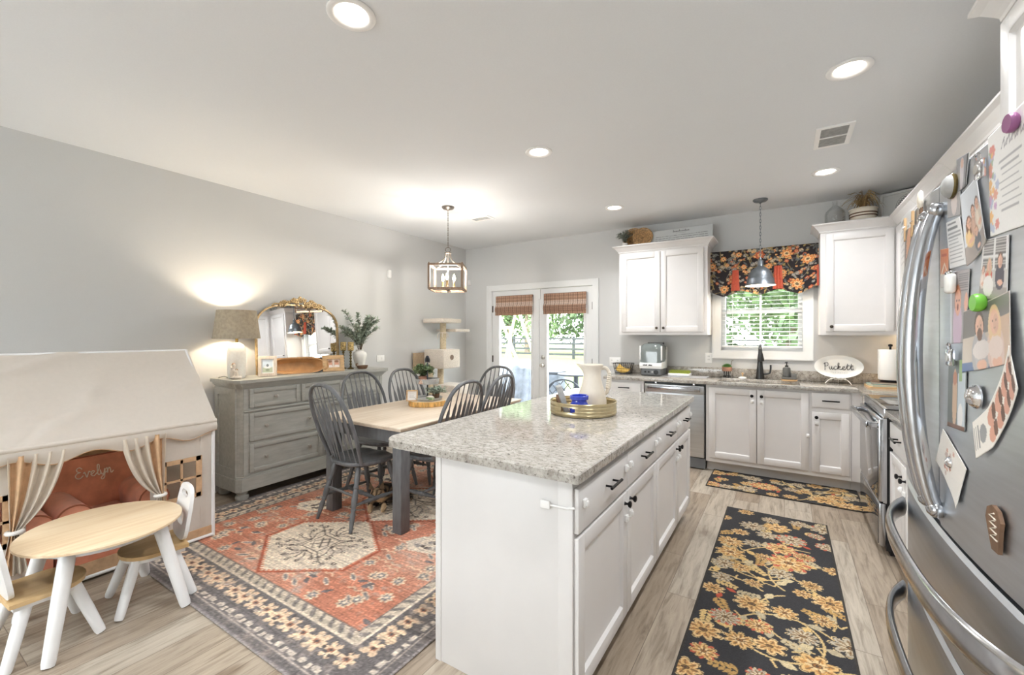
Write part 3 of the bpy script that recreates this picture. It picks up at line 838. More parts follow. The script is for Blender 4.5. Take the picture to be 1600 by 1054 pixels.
# ceiling vents
def vent(x0, x1, y0, y1, split, label):
    r = thing('ceiling_vent', label, 'vent', ((x0 + x1) / 2, (y0 + y1) / 2, ZC))
    mb = MB(); b = .028
    mb.box(x0, y0, ZC - .008, x0 + b, y1, ZC); mb.box(x1 - b, y0, ZC - .008, x1, y1, ZC); mb.box(x0 + b, y0, ZC - .008, x1 - b, y0 + b, ZC); mb.box(x0 + b, y1 - b, ZC - .008, x1 - b, y1, ZC)
    if split: mb.box(x0 + b, (y0 + y1) / 2 - .008, ZC - .008, x1 - b, (y0 + y1) / 2 + .008, ZC)
    link('frame', mb, M['whiteplastic'], r, world=True)
    mb = MB(); n = int((y1 - y0 - 2 * b) / .012)
    for i in range(n):
        y = y0 + b + .012 * (i + .5)
        mb.add([(x0 + b, y - .004, ZC - .001), (x1 - b, y - .004, ZC - .001), (x1 - b, y + .003, ZC - .007), (x0 + b, y + .003, ZC - .007)], [(0, 1, 2, 3)])
    link('louver', mb, M['slate'], r, world=True)
    mb = MB(); mb.box(x0 + b, y0 + b, ZC - .0012, x1 - b, y1 - b, ZC - .0004); link('duct_backing', mb, M['greyplastic'], r, world=True)
vent(.175, .380, 3.44, 3.81, True, 'square white ceiling vent with two grey louvre panels at upper right')
vent(-3.10, -2.83, 3.96, 4.11, False, 'small white ceiling vent near the back left corner behind the lantern')

# small wall devices
def device(name, x, y, z, label, cat, wall='left', w_=.03, h_=.07):
    mb = MB()
    if wall == 'left': mb.box(XL, y - w_ / 2, z - h_ / 2, XL + .035, y + w_ / 2, z + h_ / 2, .008); mb.box(XL + .03, y - w_ * .3, z - h_ * .4, XL + .042, y + w_ * .3, z - h_ * .1, .003)
    else: mb.box(x - w_ / 2, YB - .022, z - h_ / 2, x + w_ / 2, YB, z + h_ / 2, .006); mb.box(x - w_ * .3, YB - .028, z - h_ * .3, x + w_ * .3, YB - .02, z + h_ * .05, .003)
    tag(link(name, mb, M['whiteplastic']), label, cat)
device('wall_camera', 0, 3.81, 2.166, 'tiny white camera mounted high on the bare left wall', 'camera', 'left', .045, .10)
device('door_sensor', -4.19, 0, 2.208, 'small white sensor on back wall beside the lantern', 'sensor', 'back', .05, .08)
def outlet(xs, z, label, name='wall_outlet', cat='outlet'):
    xa, xb = min(xs), max(xs)
    r = thing(name, label, cat, ((xa + xb) / 2, YB, z))
    mb = MB(); mb.box(xa - .036, YB - .007, z - .058, xb + .036, YB, z + .058, .003); link('cover_plate', mb, M['whiteplastic'], r, world=True)
    for x in xs:
        mb = MB(); mb.box(x - .017, YB - .010, z - .034, x + .017, YB - .005, z + .034, .003)
        for dz in (-.018, .018):
            mb.k = 1; mb.box(x - .008, YB - .0106, z + dz - .006, x - .005, YB - .0098, z + dz + .006); mb.box(x + .005, YB - .0106, z + dz - .006, x + .008, YB - .0098, z + dz + .006); mb.k = 0
        link('receptacle', mb, [M['whiteplastic'], M['greyplastic']], r, world=True)
outlet([-1.875, -1.80], 1.05, 'white double switch plate on back wall above the banana basket', 'switch_plate', 'switch')
outlet([-.735], 1.13, 'white outlet on back wall left of the sink window')
outlet([-3.55 + 7.0 - 3.9], 1.13, 'x') if False else None
mb = MB(); mb.box(XL, 3.62, 1.06, XL + .008, 3.74, 1.14, .003); mb.box(XL + .006, 3.64, 1.085, XL + .012, 3.66, 1.115); mb.box(XL + .006, 3.69, 1.085, XL + .012, 3.71, 1.115)
tag(link('light_switch', mb, M['whiteplastic']), 'white light switch on left wall beside the cat tree', 'switch')

# ================================================================ KITCHEN CABINETS
def shaker(mb, x0, x1, z0, z1, y=0.0, t_=.02, fr=.058, flat=False):
    """door/drawer front facing -y, outer face at y - t_"""
    if flat:
        mb.box(x0, y - t_, z0, x1, y, z1, .004); return
    f = min(fr, (z1 - z0) * .3)
    mb.box(x0, y - t_, z0, x0 + fr, y, z1, .0025); mb.box(x1 - fr, y - t_, z0, x1, y, z1, .0025)
    mb.box(x0 + fr - .001, y - t_, z0, x1 - fr + .001, y, z0 + f, .0025); mb.box(x0 + fr - .001, y - t_, z1 - f, x1 - fr + .001, y, z1, .0025)
    mb.add([(x0 + fr, y - t_ + .001, z0 + f), (x1 - fr, y - t_ + .001, z0 + f), (x1 - fr, y - t_ + .001, z1 - f), (x0 + fr, y - t_ + .001, z1 - f),
            (x0 + fr + .008, y - .007, z0 + f + .008), (x1 - fr - .008, y - .007, z0 + f + .008), (x1 - fr - .008, y - .007, z1 - f - .008), (x0 + fr + .008, y - .007, z1 - f - .008)],
           [(0, 1, 5, 4), (1, 2, 6, 5), (2, 3, 7, 6), (3, 0, 4, 7), (4, 5, 6, 7)])
def knob_mb(x, y, z):
    mb = MB(); mb.M = Matrix.Translation((x, y, z)) @ Matrix.Rotation(R_(90), 4, 'X')
    mb.lathe([(.009, 0), (.006, .004), (.005, .014), (.012, .018), (.015, .022), (.0145, .028), (.009, .031), (0, .031)], 16); return mb
def pull_mb(x, y, z, L=.128):
    mb = MB(); mb.tube([(x - L / 2, y - .032, z), (x + L / 2, y - .032, z)], .006, 12)
    for s_ in (-1, 1): mb.tube([(x + s_ * L * .32, y, z), (x + s_ * L * .32, y - .032, z)], .0045, 10)
    return mb
def lock_mb(x, y, z):
    mb = MB(); mb.box(x - .014, y - .014, z - .016, x + .014, y, z + .016, .005); mb.box(x - .008, y - .019, z - .010, x + .008, y - .012, z + .010, .004); return mb

def cabinet(label, loc, rot, wd, h, dp, fronts, toe=True, z0=0.0, cat='cabinet', name='base_cabinet', group=None, panels=True):
    """front faces local -y at y=0; x 0..wd; fronts: list of (kind, x0, x1, z0, z1, hardware x, hardware z)"""
    r = thing(name, label, cat, loc, rot, group)
    mb = MB(); zb = z0 + (.10 if toe else 0)
    mb.box(0, 0, zb, wd, dp, h)
    link('carcass', mb, M['cab'], r)
    if toe:
        mb = MB(); mb.box(0, .07, 0, wd, dp, .10); link('toe_kick', mb, M['toe'], r)
    for fr in fronts:
        kind, a, b, za, zb_, hx, hz = fr[:7]
        mb = MB(); shaker(mb, a, b, za, zb_, 0, flat=(kind == 'drawer'))
        d = link('door' if kind == 'door' else 'drawer', mb, M['cab'], r)
        if hx is not None:
            if kind == 'door': link('knob', knob_mb(hx, -.02, hz), M['black'], d)
            else: link('pull', pull_mb(hx, -.02, hz), M['black'], d)
        for lk in fr[7:]:
            link('child_lock', lock_mb(lk[0], -.02, lk[1]), M['whiteplastic'], d)
    return r

FY = 4.835          # carcass front plane of the sink wall
CT = .922           # counter height
TK = .035
BH = CT - TK
bd = YB - FY - .002
cabinet('white base cabinet with one drawer left of the dishwasher, under the banana basket', (-1.745, FY, 0), 0, .425, BH, bd,
        [('drawer', .03, .395, .70, .85, .2125, .80, (.02, .79)), ('door', .03, .395, .14, .68, .36, .62)])
cabinet('wide white sink cabinet with two doors under the kitchen window', (-.685, FY, 0), 0, .885, BH, bd,
        [('door', .03, .452, .145, .858, .415, .80, (.42, .745)), ('door', .460, .872, .145, .858, .497, .80, (.497, .745), (.868, .47))])
cabinet('narrow white base cabinet with a drawer over a door, right of the sink cabinet', (.20, FY, 0), 0, .30, BH, bd,
        [('drawer', .012, .285, .735, .868, .15, .80), ('door', .012, .285, .145, .690, .045, .645, (.045, .59))])
RXF = .575          # carcass front plane of the right-hand run
mbc = MB(); mbc.box(.502, FY, .10, .575, YB - .002, BH); mbc.box(.576, 4.372, .10, XR - .002, YB - .002, BH); mbc.box(.502, FY + .07, 0, .63, YB - .01, .10)
rc = thing('corner_cabinet', 'white blind corner base filler between the sink run and the stove', 'cabinet', (.55, 5.1, 0)); link('carcass', mbc, M['cab'], rc, world=True)
# right run between stove and fridge: local x runs toward -Y (front faces -X)
cabinet('white base cabinet with a drawer over two doors between stove and fridge', (RXF, 3.565, 0), R_(-90), .80, BH, XR - RXF - .003,
        [('drawer', .03, .77, .70, .855, .30, .79), ('door', .03, .395, .145, .672, .352, .60, (.36, .53)), ('door', .405, .77, .145, .672, .447, .60, (.44, .53))])
cabinet('white base cabinet against the far side of the fridge', (RXF, 2.762, 0), R_(-90), .80, BH, XR - RXF - .003,
        [('drawer', .03, .77, .70, .855, .40, .79), ('door', .03, .395, .145, .672, .352, .60), ('door', .405, .77, .145, .672, .447, .60)])

# worktops
def slab(mb, poly, z0, z1, bev=.004):
    mb.prism(poly, z0, z1, 'z')
ct = thing('granite_worktop', 'speckled granite worktop with backsplash along the window wall and corner', 'worktop', (-.3, 5.1, BH))
SX0, SX1, SY0, SY1 = -.585, .125, 4.905, 5.265
cy0 = FY - .042
mb = MB()
mb.box(-1.775, cy0, BH, SX0, YB, CT, .003); mb.box(SX1, cy0, BH, .545, YB, CT, .003); mb.box(SX0 - .001, cy0, BH, SX1 + .001, SY0, CT, .003); mb.box(SX0 - .001, SY1, BH, SX1 + .001, YB, CT, .003)
mb.prism([(.545, 4.79), (.545, YB), (XR, YB), (XR, 4.372), (.535, 4.372), (.535, 4.70)], BH, CT, 'z')
link('slab', mb, M['granite'], ct, world=True)
mb = MB(); mb.box(-1.775, YB - .022, CT, XR - .022, YB, CT + .10, .002); mb.box(XR - .022, 4.372, CT, XR, YB, CT + .10, .002); link('backsplash', mb, M['granite'], ct, world=True)
ct2 = thing('granite_worktop', 'speckled granite worktop between the stove and the fridge', 'worktop', (.85, 2.8, BH))
mb = MB(); mb.box(.535, 1.93, BH, XR, 3.565, CT, .003); link('slab', mb, M['granite'], ct2, world=True)
mb = MB(); mb.box(XR - .022, 1.93, CT, XR, 3.565, CT + .10, .002); link('backsplash', mb, M['granite'], ct2, world=True)
# sink
mb = MB(); b = .19
mb.box(SX0 - .01, SY0 - .01, BH - b, SX1 + .01, SY1 + .01, BH - b + .004)
for x0, y0, x1, y1 in ((SX0 - .012, SY0 - .012, SX0 - .008, SY1 + .012), (SX1 + .008, SY0 - .012, SX1 + .012, SY1 + .012), (SX0 - .012, SY0 - .012, SX1 + .012, SY0 - .008), (SX0 - .012, SY1 + .008, SX1 + .012, SY1 + .012), (-.235, SY0 - .01, -.225, SY1 + .01)):
    mb.box(x0, y0, BH - b, x1, y1, BH - .0005)
sk = thing('kitchen_sink', 'stainless undermount sink in the granite under the window', 'sink', (-.23, 5.08, BH - b)); link('basin', mb, M['steelx'], sk, world=True)
mb = MB(); mb.lathe([(.04, .004), (.04, .007), (.015, .006), (0, .005)], 20, (-.41, 5.08, BH - b)); link('drain', mb, M['chrome'], sk, world=True)
# faucet
fx, fy = -.222, 5.315
fa = thing('kitchen_faucet', 'gunmetal pull-down faucet behind the sink under the window', 'faucet', (fx, fy, CT))
mb = MB(); mb.lathe([(.042, 0), (.042, .012), (.038, .03), (.032, .10), (.026, .16), (.021, .22)], 20, (fx, fy, CT)); link('body', mb, M['faucet'], fa, world=True)
mb = MB(); mb.tube(cr([(fx, fy, CT + .21), (fx, fy - .005, CT + .27), (fx + .004, fy - .03, CT + .335), (fx + .006, fy - .085, CT + .358), (fx + .008, fy - .135, CT + .335), (fx + .010, fy - .158, CT + .29)]), [.018] * 12 + [.017] * 12 + [.018] * 7, 12); link('spout', mb, M['faucet'], fa, world=True)
mb = MB(); mb.spun((fx + .010, fy - .158, CT + .295), (fx + .014, fy - .168, CT + .20), [(0, .018), (.3, .024), (.85, .032), (1, .029)], 14); link('spray_head', mb, M['faucet'], fa, world=True)
mb = MB(); mb.tube(cr([(fx + .02, fy, CT + .055), (fx + .07, fy - .005, CT + .06), (fx + .092, fy - .008, CT + .075), (fx + .098, fy - .008, CT + .12), (fx + .098, fy - .008, CT + .155)]), .009, 10); link('lever', mb, M['faucet'], fa, world=True)

# dishwasher
dw = thing('dishwasher', 'stainless steel dishwasher between white base cabinets', 'dishwasher', (-1.0, FY, 0))
mb = MB(); mb.box(-1.312, FY + .012, .10, -.69, YB - .01, BH - .004); link('tub', mb, M['blackplastic'], dw, world=True)
mb = MB(); mb.box(-1.305, FY - .022, .125, -.70, FY + .012, .775, .004); mb.box(-1.305, FY - .030, .775, -.70, FY + .012, .862, .008)
link('door', mb, M['steelx'], dw, world=True)
mb = MB(); mb.box(-1.272, FY - .048, .800, -.735, FY - .028, .848, .012); link('handle', mb, M['steelbar'], dw, world=True)
mb = MB(); mb.box(-1.308, FY - .012, .012, -.692, FY + .05, .115); link('kick_plate', mb, M['greyplastic'], dw, world=True)
for x in (-1.19, -.80):
    mb = MB(); mb.box(x - .012, FY - .012, BH - .022, x + .012, FY + .01, BH - .003, .002); link('mounting_bracket', mb, M['chrome'], dw, world=True)

# crown profile swept along a mitred path (outward offset, height)
CROWN = [(0, -.01), (.010, -.008), (.012, .004), (.022, .018), (.046, .046), (.062, .056), (.068, .060), (.068, .072), (0, .072)]
def crown(path, z, outs):
    """path: xy points; outs: per-point outward vectors (mitre)"""
    mb = MB(); n = len(CROWN); vs = []
    for (x, y), (ox, oy) in zip(path, outs):
        for o_, h in CROWN: vs.append((x + ox * o_, y + oy * o_, z + h))
    fs = [(i * n + j, (i + 1) * n + j, (i + 1) * n + (j + 1) % n, i * n + (j + 1) % n) for i in range(len(path) - 1) for j in range(n)]
    fs += [tuple(range(n)), tuple(range((len(path) - 1) * n, len(path) * n))[::-1]]
    mb.add(vs, fs); return mb
UB, UT = 1.392, 2.372
UY = 5.065
ud = YB - UY - .002
def wall_cab(label, loc, rot, wd, fronts, z0=UB, dp=ud):
    r = thing('wall_cabinet', label, 'cabinet', loc, rot)
    mb = MB(); mb.box(0, 0, z0, wd, dp, UT); link('carcass', mb, M['cab'], r)
    for (a, b, za, zb, hx) in fronts:
        mb = MB(); shaker(mb, a, b, za, zb); d = link('door', mb, M['cab'], r)
        if hx is not None: link('knob', knob_mb(hx, -.02, za + .045), M['bronze'], d)
    return r
ul = wall_cab('white two-door wall cabinet left of the window, with sign and baskets on top', (-1.675, UY, 0), 0, .972, [(.032, .478, UB + .035, UT - .03, .445), (.487, .935, UB + .035, UT - .03, .52)])
link('crown', crown([(-1.675, YB), (-1.675, UY), (-.703, UY), (-.703, YB)], UT, [(-1, 0), (-1, -1), (1, -1), (1, 0)]), M['cab'], ul, world=True)
ur = wall_cab('white one-door wall cabinet right of the window, with glass jug on top', (.288, UY, 0), 0, .562, [(.045, .535, UB + .035, UT - .03, .085)])
UX = .850
link('crown', crown([(.288, YB), (.288, UY), (UX, UY), (UX, 4.375)], UT, [(-1, 0), (-1, -1), (-1, -1), (-1, 0)]), M['cab'], ur, world=True)
wr = XR - UX - .002
u2 = wall_cab('white corner wall cabinet on the right wall beyond the stove', (UX, UY, 0), R_(-90), UY - 4.375, [(.05, .66, UB + .035, UT - .03, None)], dp=wr)
u3 = wall_cab('short white wall cabinet on the right wall above the stove', (UX, 4.372, 0), R_(-90), .797, [(.02, .395, 1.90, UT - .03, None), (.402, .777, 1.90, UT - .03, None)], z0=1.86, dp=wr)
u4 = wall_cab('long white wall cabinet on the right wall just beyond the fridge', (UX, 3.572, 0), R_(-90), 1.64, [(.03, .54, UB + .035, UT - .03, .5), (.55, 1.08, UB + .035, UT - .03, .6), (1.09, 1.61, UB + .035, UT - .03, 1.14)], dp=wr)
for u_, ya, yb in ((u3, 4.372, 3.575), (u4, 3.572, 1.93)):
    mb = crown([(UX, ya), (UX, yb)], UT, [(-1, 0), (-1, 0)])
    # children of a rotated thing: bring the world shape into its frame
    inv = (Matrix.Translation(u_.location) @ Matrix.Rotation(u_.rotation_euler.z, 4, 'Z')).inverted()
    mb.v = [tuple(inv @ Vector(p)) for p in mb.v]; link('crown', mb, M['cab'], u_)
# over-fridge cabinet (deep)
OX = .575
uo = wall_cab('deep white wall cabinet above the fridge at the top right corner', (OX, 1.926, 0), R_(-90), .975, [(.02, .482, 1.90, UT - .03, None), (.492, .955, 1.90, UT - .03, None)], z0=1.86, dp=XR - OX - .002)
mb = crown([(XR, 1.926), (OX, 1.926), (OX, .951)], UT, [(0, 1), (-1, 1), (-1, 0)])
inv = (Matrix.Translation(uo.location) @ Matrix.Rotation(uo.rotation_euler.z, 4, 'Z')).inverted()
mb.v = [tuple(inv @ Vector(p)) for p in mb.v]; link('crown', mb, M['cab'], uo)

# stove
st = thing('stove', 'stainless electric stove with black glass top in the right-hand run', 'stove', (.85, 3.97, 0))
sy0, sy1, sx = 3.572, 4.366, .535
mb = MB(); mb.box(sx + .01, sy0 + .003, .03, XR - .01, sy1 - .003, .90); link('body', mb, M['blackplastic'], st, world=True)
mb = MB(); mb.box(sx + .004, sy0 + .001, .90, XR - .01, sy1 - .001, .928, .003); link('cooktop', mb, M['cooktop'], st, world=True)
mb = MB(); mb.box(sx - .004, sy0 + .001, .865, sx + .02, sy1 - .001, .930, .008); mb.box(sx - .006, sy0 + .001, .33, sx + .012, sy0 + .03, .865); mb.box(sx - .006, sy1 - .03, .33, sx + .012, sy1 - .001, .865); link('front_trim', mb, M['steelbar'], st, world=True)
mb = MB(); mb.box(sx - .028, sy0 + .004, .335, sx + .008, sy1 - .004, .858, .006)
od = link('oven_door', mb, M['steelbar'], st, world=True)
mb = MB(); mb.box(sx - .031, sy0 + .02, .345, sx - .024, sy1 - .012, .79, .002); link('oven_window', mb, M['ovenglass'], od, world=True)
hy0, hy1 = sy0 + .02, sy1 - .03
mb = MB(); mb.box(sx - .092, hy0, .795, sx - .070, hy1, .838, .008); mb.box(sx - .090, hy0, .80, sx - .024, hy0 + .035, .835, .006); mb.box(sx - .090, hy1 - .035, .80, sx - .024, hy1, .835, .006); link('handle', mb, M['steelbar'], od, world=True)
mb = MB(); mb.box(sx - .026, sy0 + .004, .055, sx + .008, sy1 - .004, .325, .006)
dr = link('storage_drawer', mb, M['steelbar'], st, world=True)
mb = MB(); mb.box(sx - .029, sy0 + .02, .062, sx - .022, sy1 - .012, .31, .002); link('drawer_glass', mb, M['ovenglass'], dr, world=True)
mb = MB(); mb.box(sx + .03, sy0 + .01, 0.002, XR - .03, sy1 - .01, .05); link('toe_kick', mb, M['blackplastic'], st, world=True)
for (dx, dy, r_) in ((.17, .2, .09), (.17, .58, .11), (.44, .2, .11), (.44, .58, .08)):
    mb = MB(); mb.tube([(sx + dx + r_ * math.cos(a), sy0 + dy + r_ * math.sin(a), .9284) for a in np.linspace(0, 6.283, 40)[:-1]], .0012, 4, closed=True); link('burner_ring', mb, M['slate'], st, world=True)

# ================================================================ ISLAND
IX0, IX1, IY0, IY1 = -1.575, -.592, 1.362, 3.585
isl_f = -.634       # carcass front plane (faces +X)
island = thing('kitchen_island', 'white kitchen island cabinet with four drawers over four doors on its right side', 'kitchen island', (isl_f, 1.402, 0), R_(90))
L = 3.555 - 1.402; D = isl_f - (-1.275)
mb = MB(); mb.box(.012, 0, .10, L, D - .012, BH - .001); link('carcass', mb, M['cab'], island)
mb = MB(); mb.box(.012, .07, 0, L, D - .012, .10); link('toe_kick', mb, M['toe'], island)
mb = MB(); mb.box(0, -.001, .0, .012, .055, BH - .001, .001); mb.box(.0035, .05, 0, .012, D, BH - .001, .001); mb.box(0, D - .03, 0, .016, D, BH - .001, .001); link('end_panel', mb, M['cab'], island)
mb = MB(); mb.box(.012, D - .012, 0, L, D, BH - .001); link('back_panel', mb, M['cab'], island)
seams = [.008, .571, 1.106, 1.672, 2.142]
for i in range(4):
    a, b = seams[i] + .004, seams[i + 1] - .004
    mb = MB(); shaker(mb, a, b, .692, .852, flat=True); d = link('drawer', mb, M['cab'], island)
    link('pull', pull_mb((a + b) / 2 + (.04 if i == 0 else 0), -.02, .785), M['black'], d)
    for lx in ((a + .045, b - .03) if i == 0 else (a + .03, b - .03)): link('child_lock', lock_mb(lx, -.02, .792), M['whiteplastic'], d)
    mb = MB(); shaker(mb, a, b, .112, .676); d = link('door', mb, M['cab'], island)
    kx = b - .035 if i % 2 == 0 else a + .035
    link('knob', knob_mb(kx, -.02, .632), M['black'], d); link('child_lock', lock_mb(kx + (.006 if i % 2 == 0 else -.006), -.02, .565), M['whiteplastic'], d)
mb = MB(); mb.box(-.008, .085, .765, .001, .125, .795, .006); mb.tube([(-.004, .085, .782), (-.004, .02, .782), (-.006, -.012, .79)], .004, 6, flat=(1, .4)); link('child_lock', mb, M['whiteplastic'], island)
# island worktop with rounded corners
def rounded_rect(x0, y0, x1, y1, rs, n=8):
    out = []
    for (cx, cy, a0, r_) in ((x0 + rs[0], y0 + rs[0], 180, rs[0]), (x1 - rs[1], y0 + rs[1], 270, rs[1]), (x1 - rs[2], y1 - rs[2], 0, rs[2]), (x0 + rs[3], y1 - rs[3], 90, rs[3])):
        for i in range(n + 1):
            a = R_(a0 + 90 * i / n); out.append((cx + r_ * math.cos(a), cy + r_ * math.sin(a)))
    return out
mb = MB()
lev = [(0, -.0), (.0, .003), (.0, TK - .004), (.004, TK)]
prs = [[(x * 1, y * 1) for x, y in rounded_rect(IX0 + i, IY0 + i, IX1 - i, IY1 - i, (.085 - i, .018 - i * .5, .018 - i * .5, .085 - i))] for i, _ in lev]
n = len(prs[0]); vs = []
for (i, z), p in zip(lev, prs): vs += [(x, y, BH + z) for x, y in p]
fs = [tuple(range(n))[::-1], tuple(3 * n + j for j in range(n))] + [(k * n + j, k * n + (j + 1) % n, (k + 1) * n + (j + 1) % n, (k + 1) * n + j) for k in range(3) for j in range(n)]
mb.add(vs, fs)
tag(link('island_worktop', mb, M['granite'], None, world=False), 'speckled granite island worktop carrying the round metal tray', 'worktop')

# ================================================================ FRIDGE
fr = thing('fridge', 'stainless french door fridge covered in photos and magnets at right edge', 'fridge', (.7, 1.432, 0))
f0, f1, fs_ = .977, 1.887, 1.432
def fx_at(y):  # bowed front
    return .335 - .025 * (1 - ((y - fs_) / .455) ** 2)
def bowed(y0, y1, z0, z1, depth=.075, n=12, r_=.012):
    ys = np.linspace(y0, y1, n + 1)
    poly = [(float(fx_at(y)) + (r_ * .5 if k in (0, n) else 0), float(y)) for k, y in enumerate(ys)] + [(.335 + depth, y1), (.335 + depth, y0)]
    mb = MB(); m = len(poly)
    ins = [(x + .008 if k <= n else x, y) for k, (x, y) in enumerate(poly)]
    lev = [(z0, ins), (z0 + .008, poly), (z1 - .008, poly), (z1, ins)]
    vs = [(x, y, z) for z, p in lev for x, y in p]
    ff = [tuple(range(m))[::-1], tuple(3 * m + j for j in range(m))] + [(k * m + j, k * m + (j + 1) % m, (k + 1) * m + (j + 1) % m, (k + 1) * m + j) for k in range(3) for j in range(m)]
    return mb.add(vs, ff, True)
mb = MB(); mb.box(.415, f0 + .004, .03, XR - .02, f1 - .004, 1.765, .004); link('body', mb, M['fridgeside'], fr, world=True)
mb = MB(); mb.box(.44, f0 + .02, 0, XR - .05, f1 - .02, .04); link('base', mb, M['blackplastic'], fr, world=True)
dl = link('door', bowed(fs_ + .002, f1, .945, 1.762), M['steel'], fr, world=True)
drr = link('door', bowed(f0, fs_ - .002, .945, 1.762), M['steel'], fr, world=True)
dm = link('drawer', bowed(f0, f1, .690, .935), M['steel'], fr, world=True)
db = link('drawer', bowed(f0, f1, .075, .680), M['steel'], fr, world=True)
for ya, yb in ((fs_ - .06, fs_ + .06), (f0 + .01, f0 + .09), (f1 - .09, f1 - .01)):
    mb = MB(); mb.box(.41, ya, 1.762, .52, yb, 1.782, .004); link('hinge_cover', mb, M['greyplastic'], fr, world=True)
def arc_handle(p0, p1, bulge, rad, flat):
    pts = []
    for i in range(25):
        u = i / 24; p = Vector(p0).lerp(Vector(p1), u)
        pts.append(p + Vector(bulge) * (1 - (2 * u - 1) ** 2) ** .8)
    mb = MB(); mb.tube(pts, [rad * (.75 + .25 * math.sin(math.pi * min(1, i / 24))) for i in range(25)], 14, flat=flat)
    for p in (p0, p1): mb.ball(p, (rad * 1.1,) * 3, 10, 6)
    return mb
link('handle', arc_handle((.300, 1.462, 1.69), (.300, 1.462, .99), (-.040, 0, 0), .016, (1.15, .85)), M['steelbar'], dl, world=True)
link('handle', arc_handle((.300, 1.385, 1.69), (.300, 1.385, .99), (-.042, 0, 0), .017, (1.15, .85)), M['steelbar'], drr, world=True)
def bow_handle(z, y0, y1):
    pts = []
    for i in range(33):
        u = i / 32; y = y0 + (y1 - y0) * u
        e = (1 - (2 * u - 1) ** 4)
        pts.append((float(fx_at(y)) - .008 - .052 * e, y, z))
    mb = MB(); mb.tube(pts, .017, 14, flat=(1.85, .6)); return mb
link('handle', bow_handle(.845, f0 + .02, f1 - .03), M['steelbar'], dm, world=True)
link('handle', bow_handle(.575, f0 + .02, f1 - .03), M['steelbar'], db, world=True)

# ================================================================ DINING AREA
# large rug
RGX0, RGX1, RGY0, RGY1 = -3.875, -1.356, 1.0, 4.14
rw, rl = RGX1 - RGX0, RGY1 - RGY0
cv = CV(rw, rl, .0075, (188, 96, 68))
X, Y = cv.X, cv.Y
dE = np.minimum(np.minimum(X, rw - X), np.minimum(Y, rl - Y))
def fbm(sc_, seed, oct_=3):
    g = np.random.default_rng(seed); out = np.zeros(X.shape); amp = 1.0
    for o_ in range(oct_):
        n_ = (int(rl / sc_) + 3, int(rw / sc_) + 3); G = g.random(n_)
        yy = Y / sc_; xx = X / sc_; i = np.floor(yy).astype(int); j = np.floor(xx).astype(int); fy_ = yy - i; fx_ = xx - j
        fy_ = fy_ * fy_ * (3 - 2 * fy_); fx_ = fx_ * fx_ * (3 - 2 * fx_)
        out += amp * ((G[i, j] * (1 - fx_) + G[i, j + 1] * fx_) * (1 - fy_) + (G[i + 1, j] * (1 - fx_) + G[i + 1, j + 1] * fx_) * fy_)
        amp *= .5; sc_ /= 2
    return out / 1.75
n_big, n_mid, n_fine = fbm(.5, 1), fbm(.12, 2), fbm(.03, 4, 2)
CRM, CHR, GRY, RST = [222, 205, 184], [88, 82, 81], [132, 127, 126], [186, 122, 98]
# field colour washes
field = np.array(RST)[None, None] * (.9 + .25 * n_mid[..., None]); cv.a[:] = field
wash = np.clip((n_big - .42) * 4, 0, 1)[..., None] * .45; cv.a = cv.a * (1 - wash) + np.array([214, 188, 170]) * wash
q = random.Random(11)
# field motifs: rows of small ovals, zig-zags, florals (mirrored about the long axis)
cx = rw / 2
for _ in range(210):
    x = q.uniform(.36, cx); y = q.uniform(.36, rl - .36); k = q.random()
    for xx in (x, rw - x):
        if k < .35:
            cv.ell(xx, y, .046, .016, [214, 190, 168], .5 if xx < cx else -.5); cv.ell(xx, y, .034, .009, GRY, .5 if xx < cx else -.5)
        elif k < .6:
            cv.petal(xx, y, .045, 8, [216, 190, 162], .4); cv.petal(xx, y, .028, 6, GRY, .4); cv.ell(xx, y, .01, .01, CRM)
        elif k < .8:
            cv.stroke([(xx - .06, y), (xx - .03, y + .02), (xx, y), (xx + .03, y + .02), (xx + .06, y)], .011, [222, 186, 156])
        else:
            cv.leafp(xx, y, .07, .014, q.uniform(0, 6.28), [112, 104, 104])
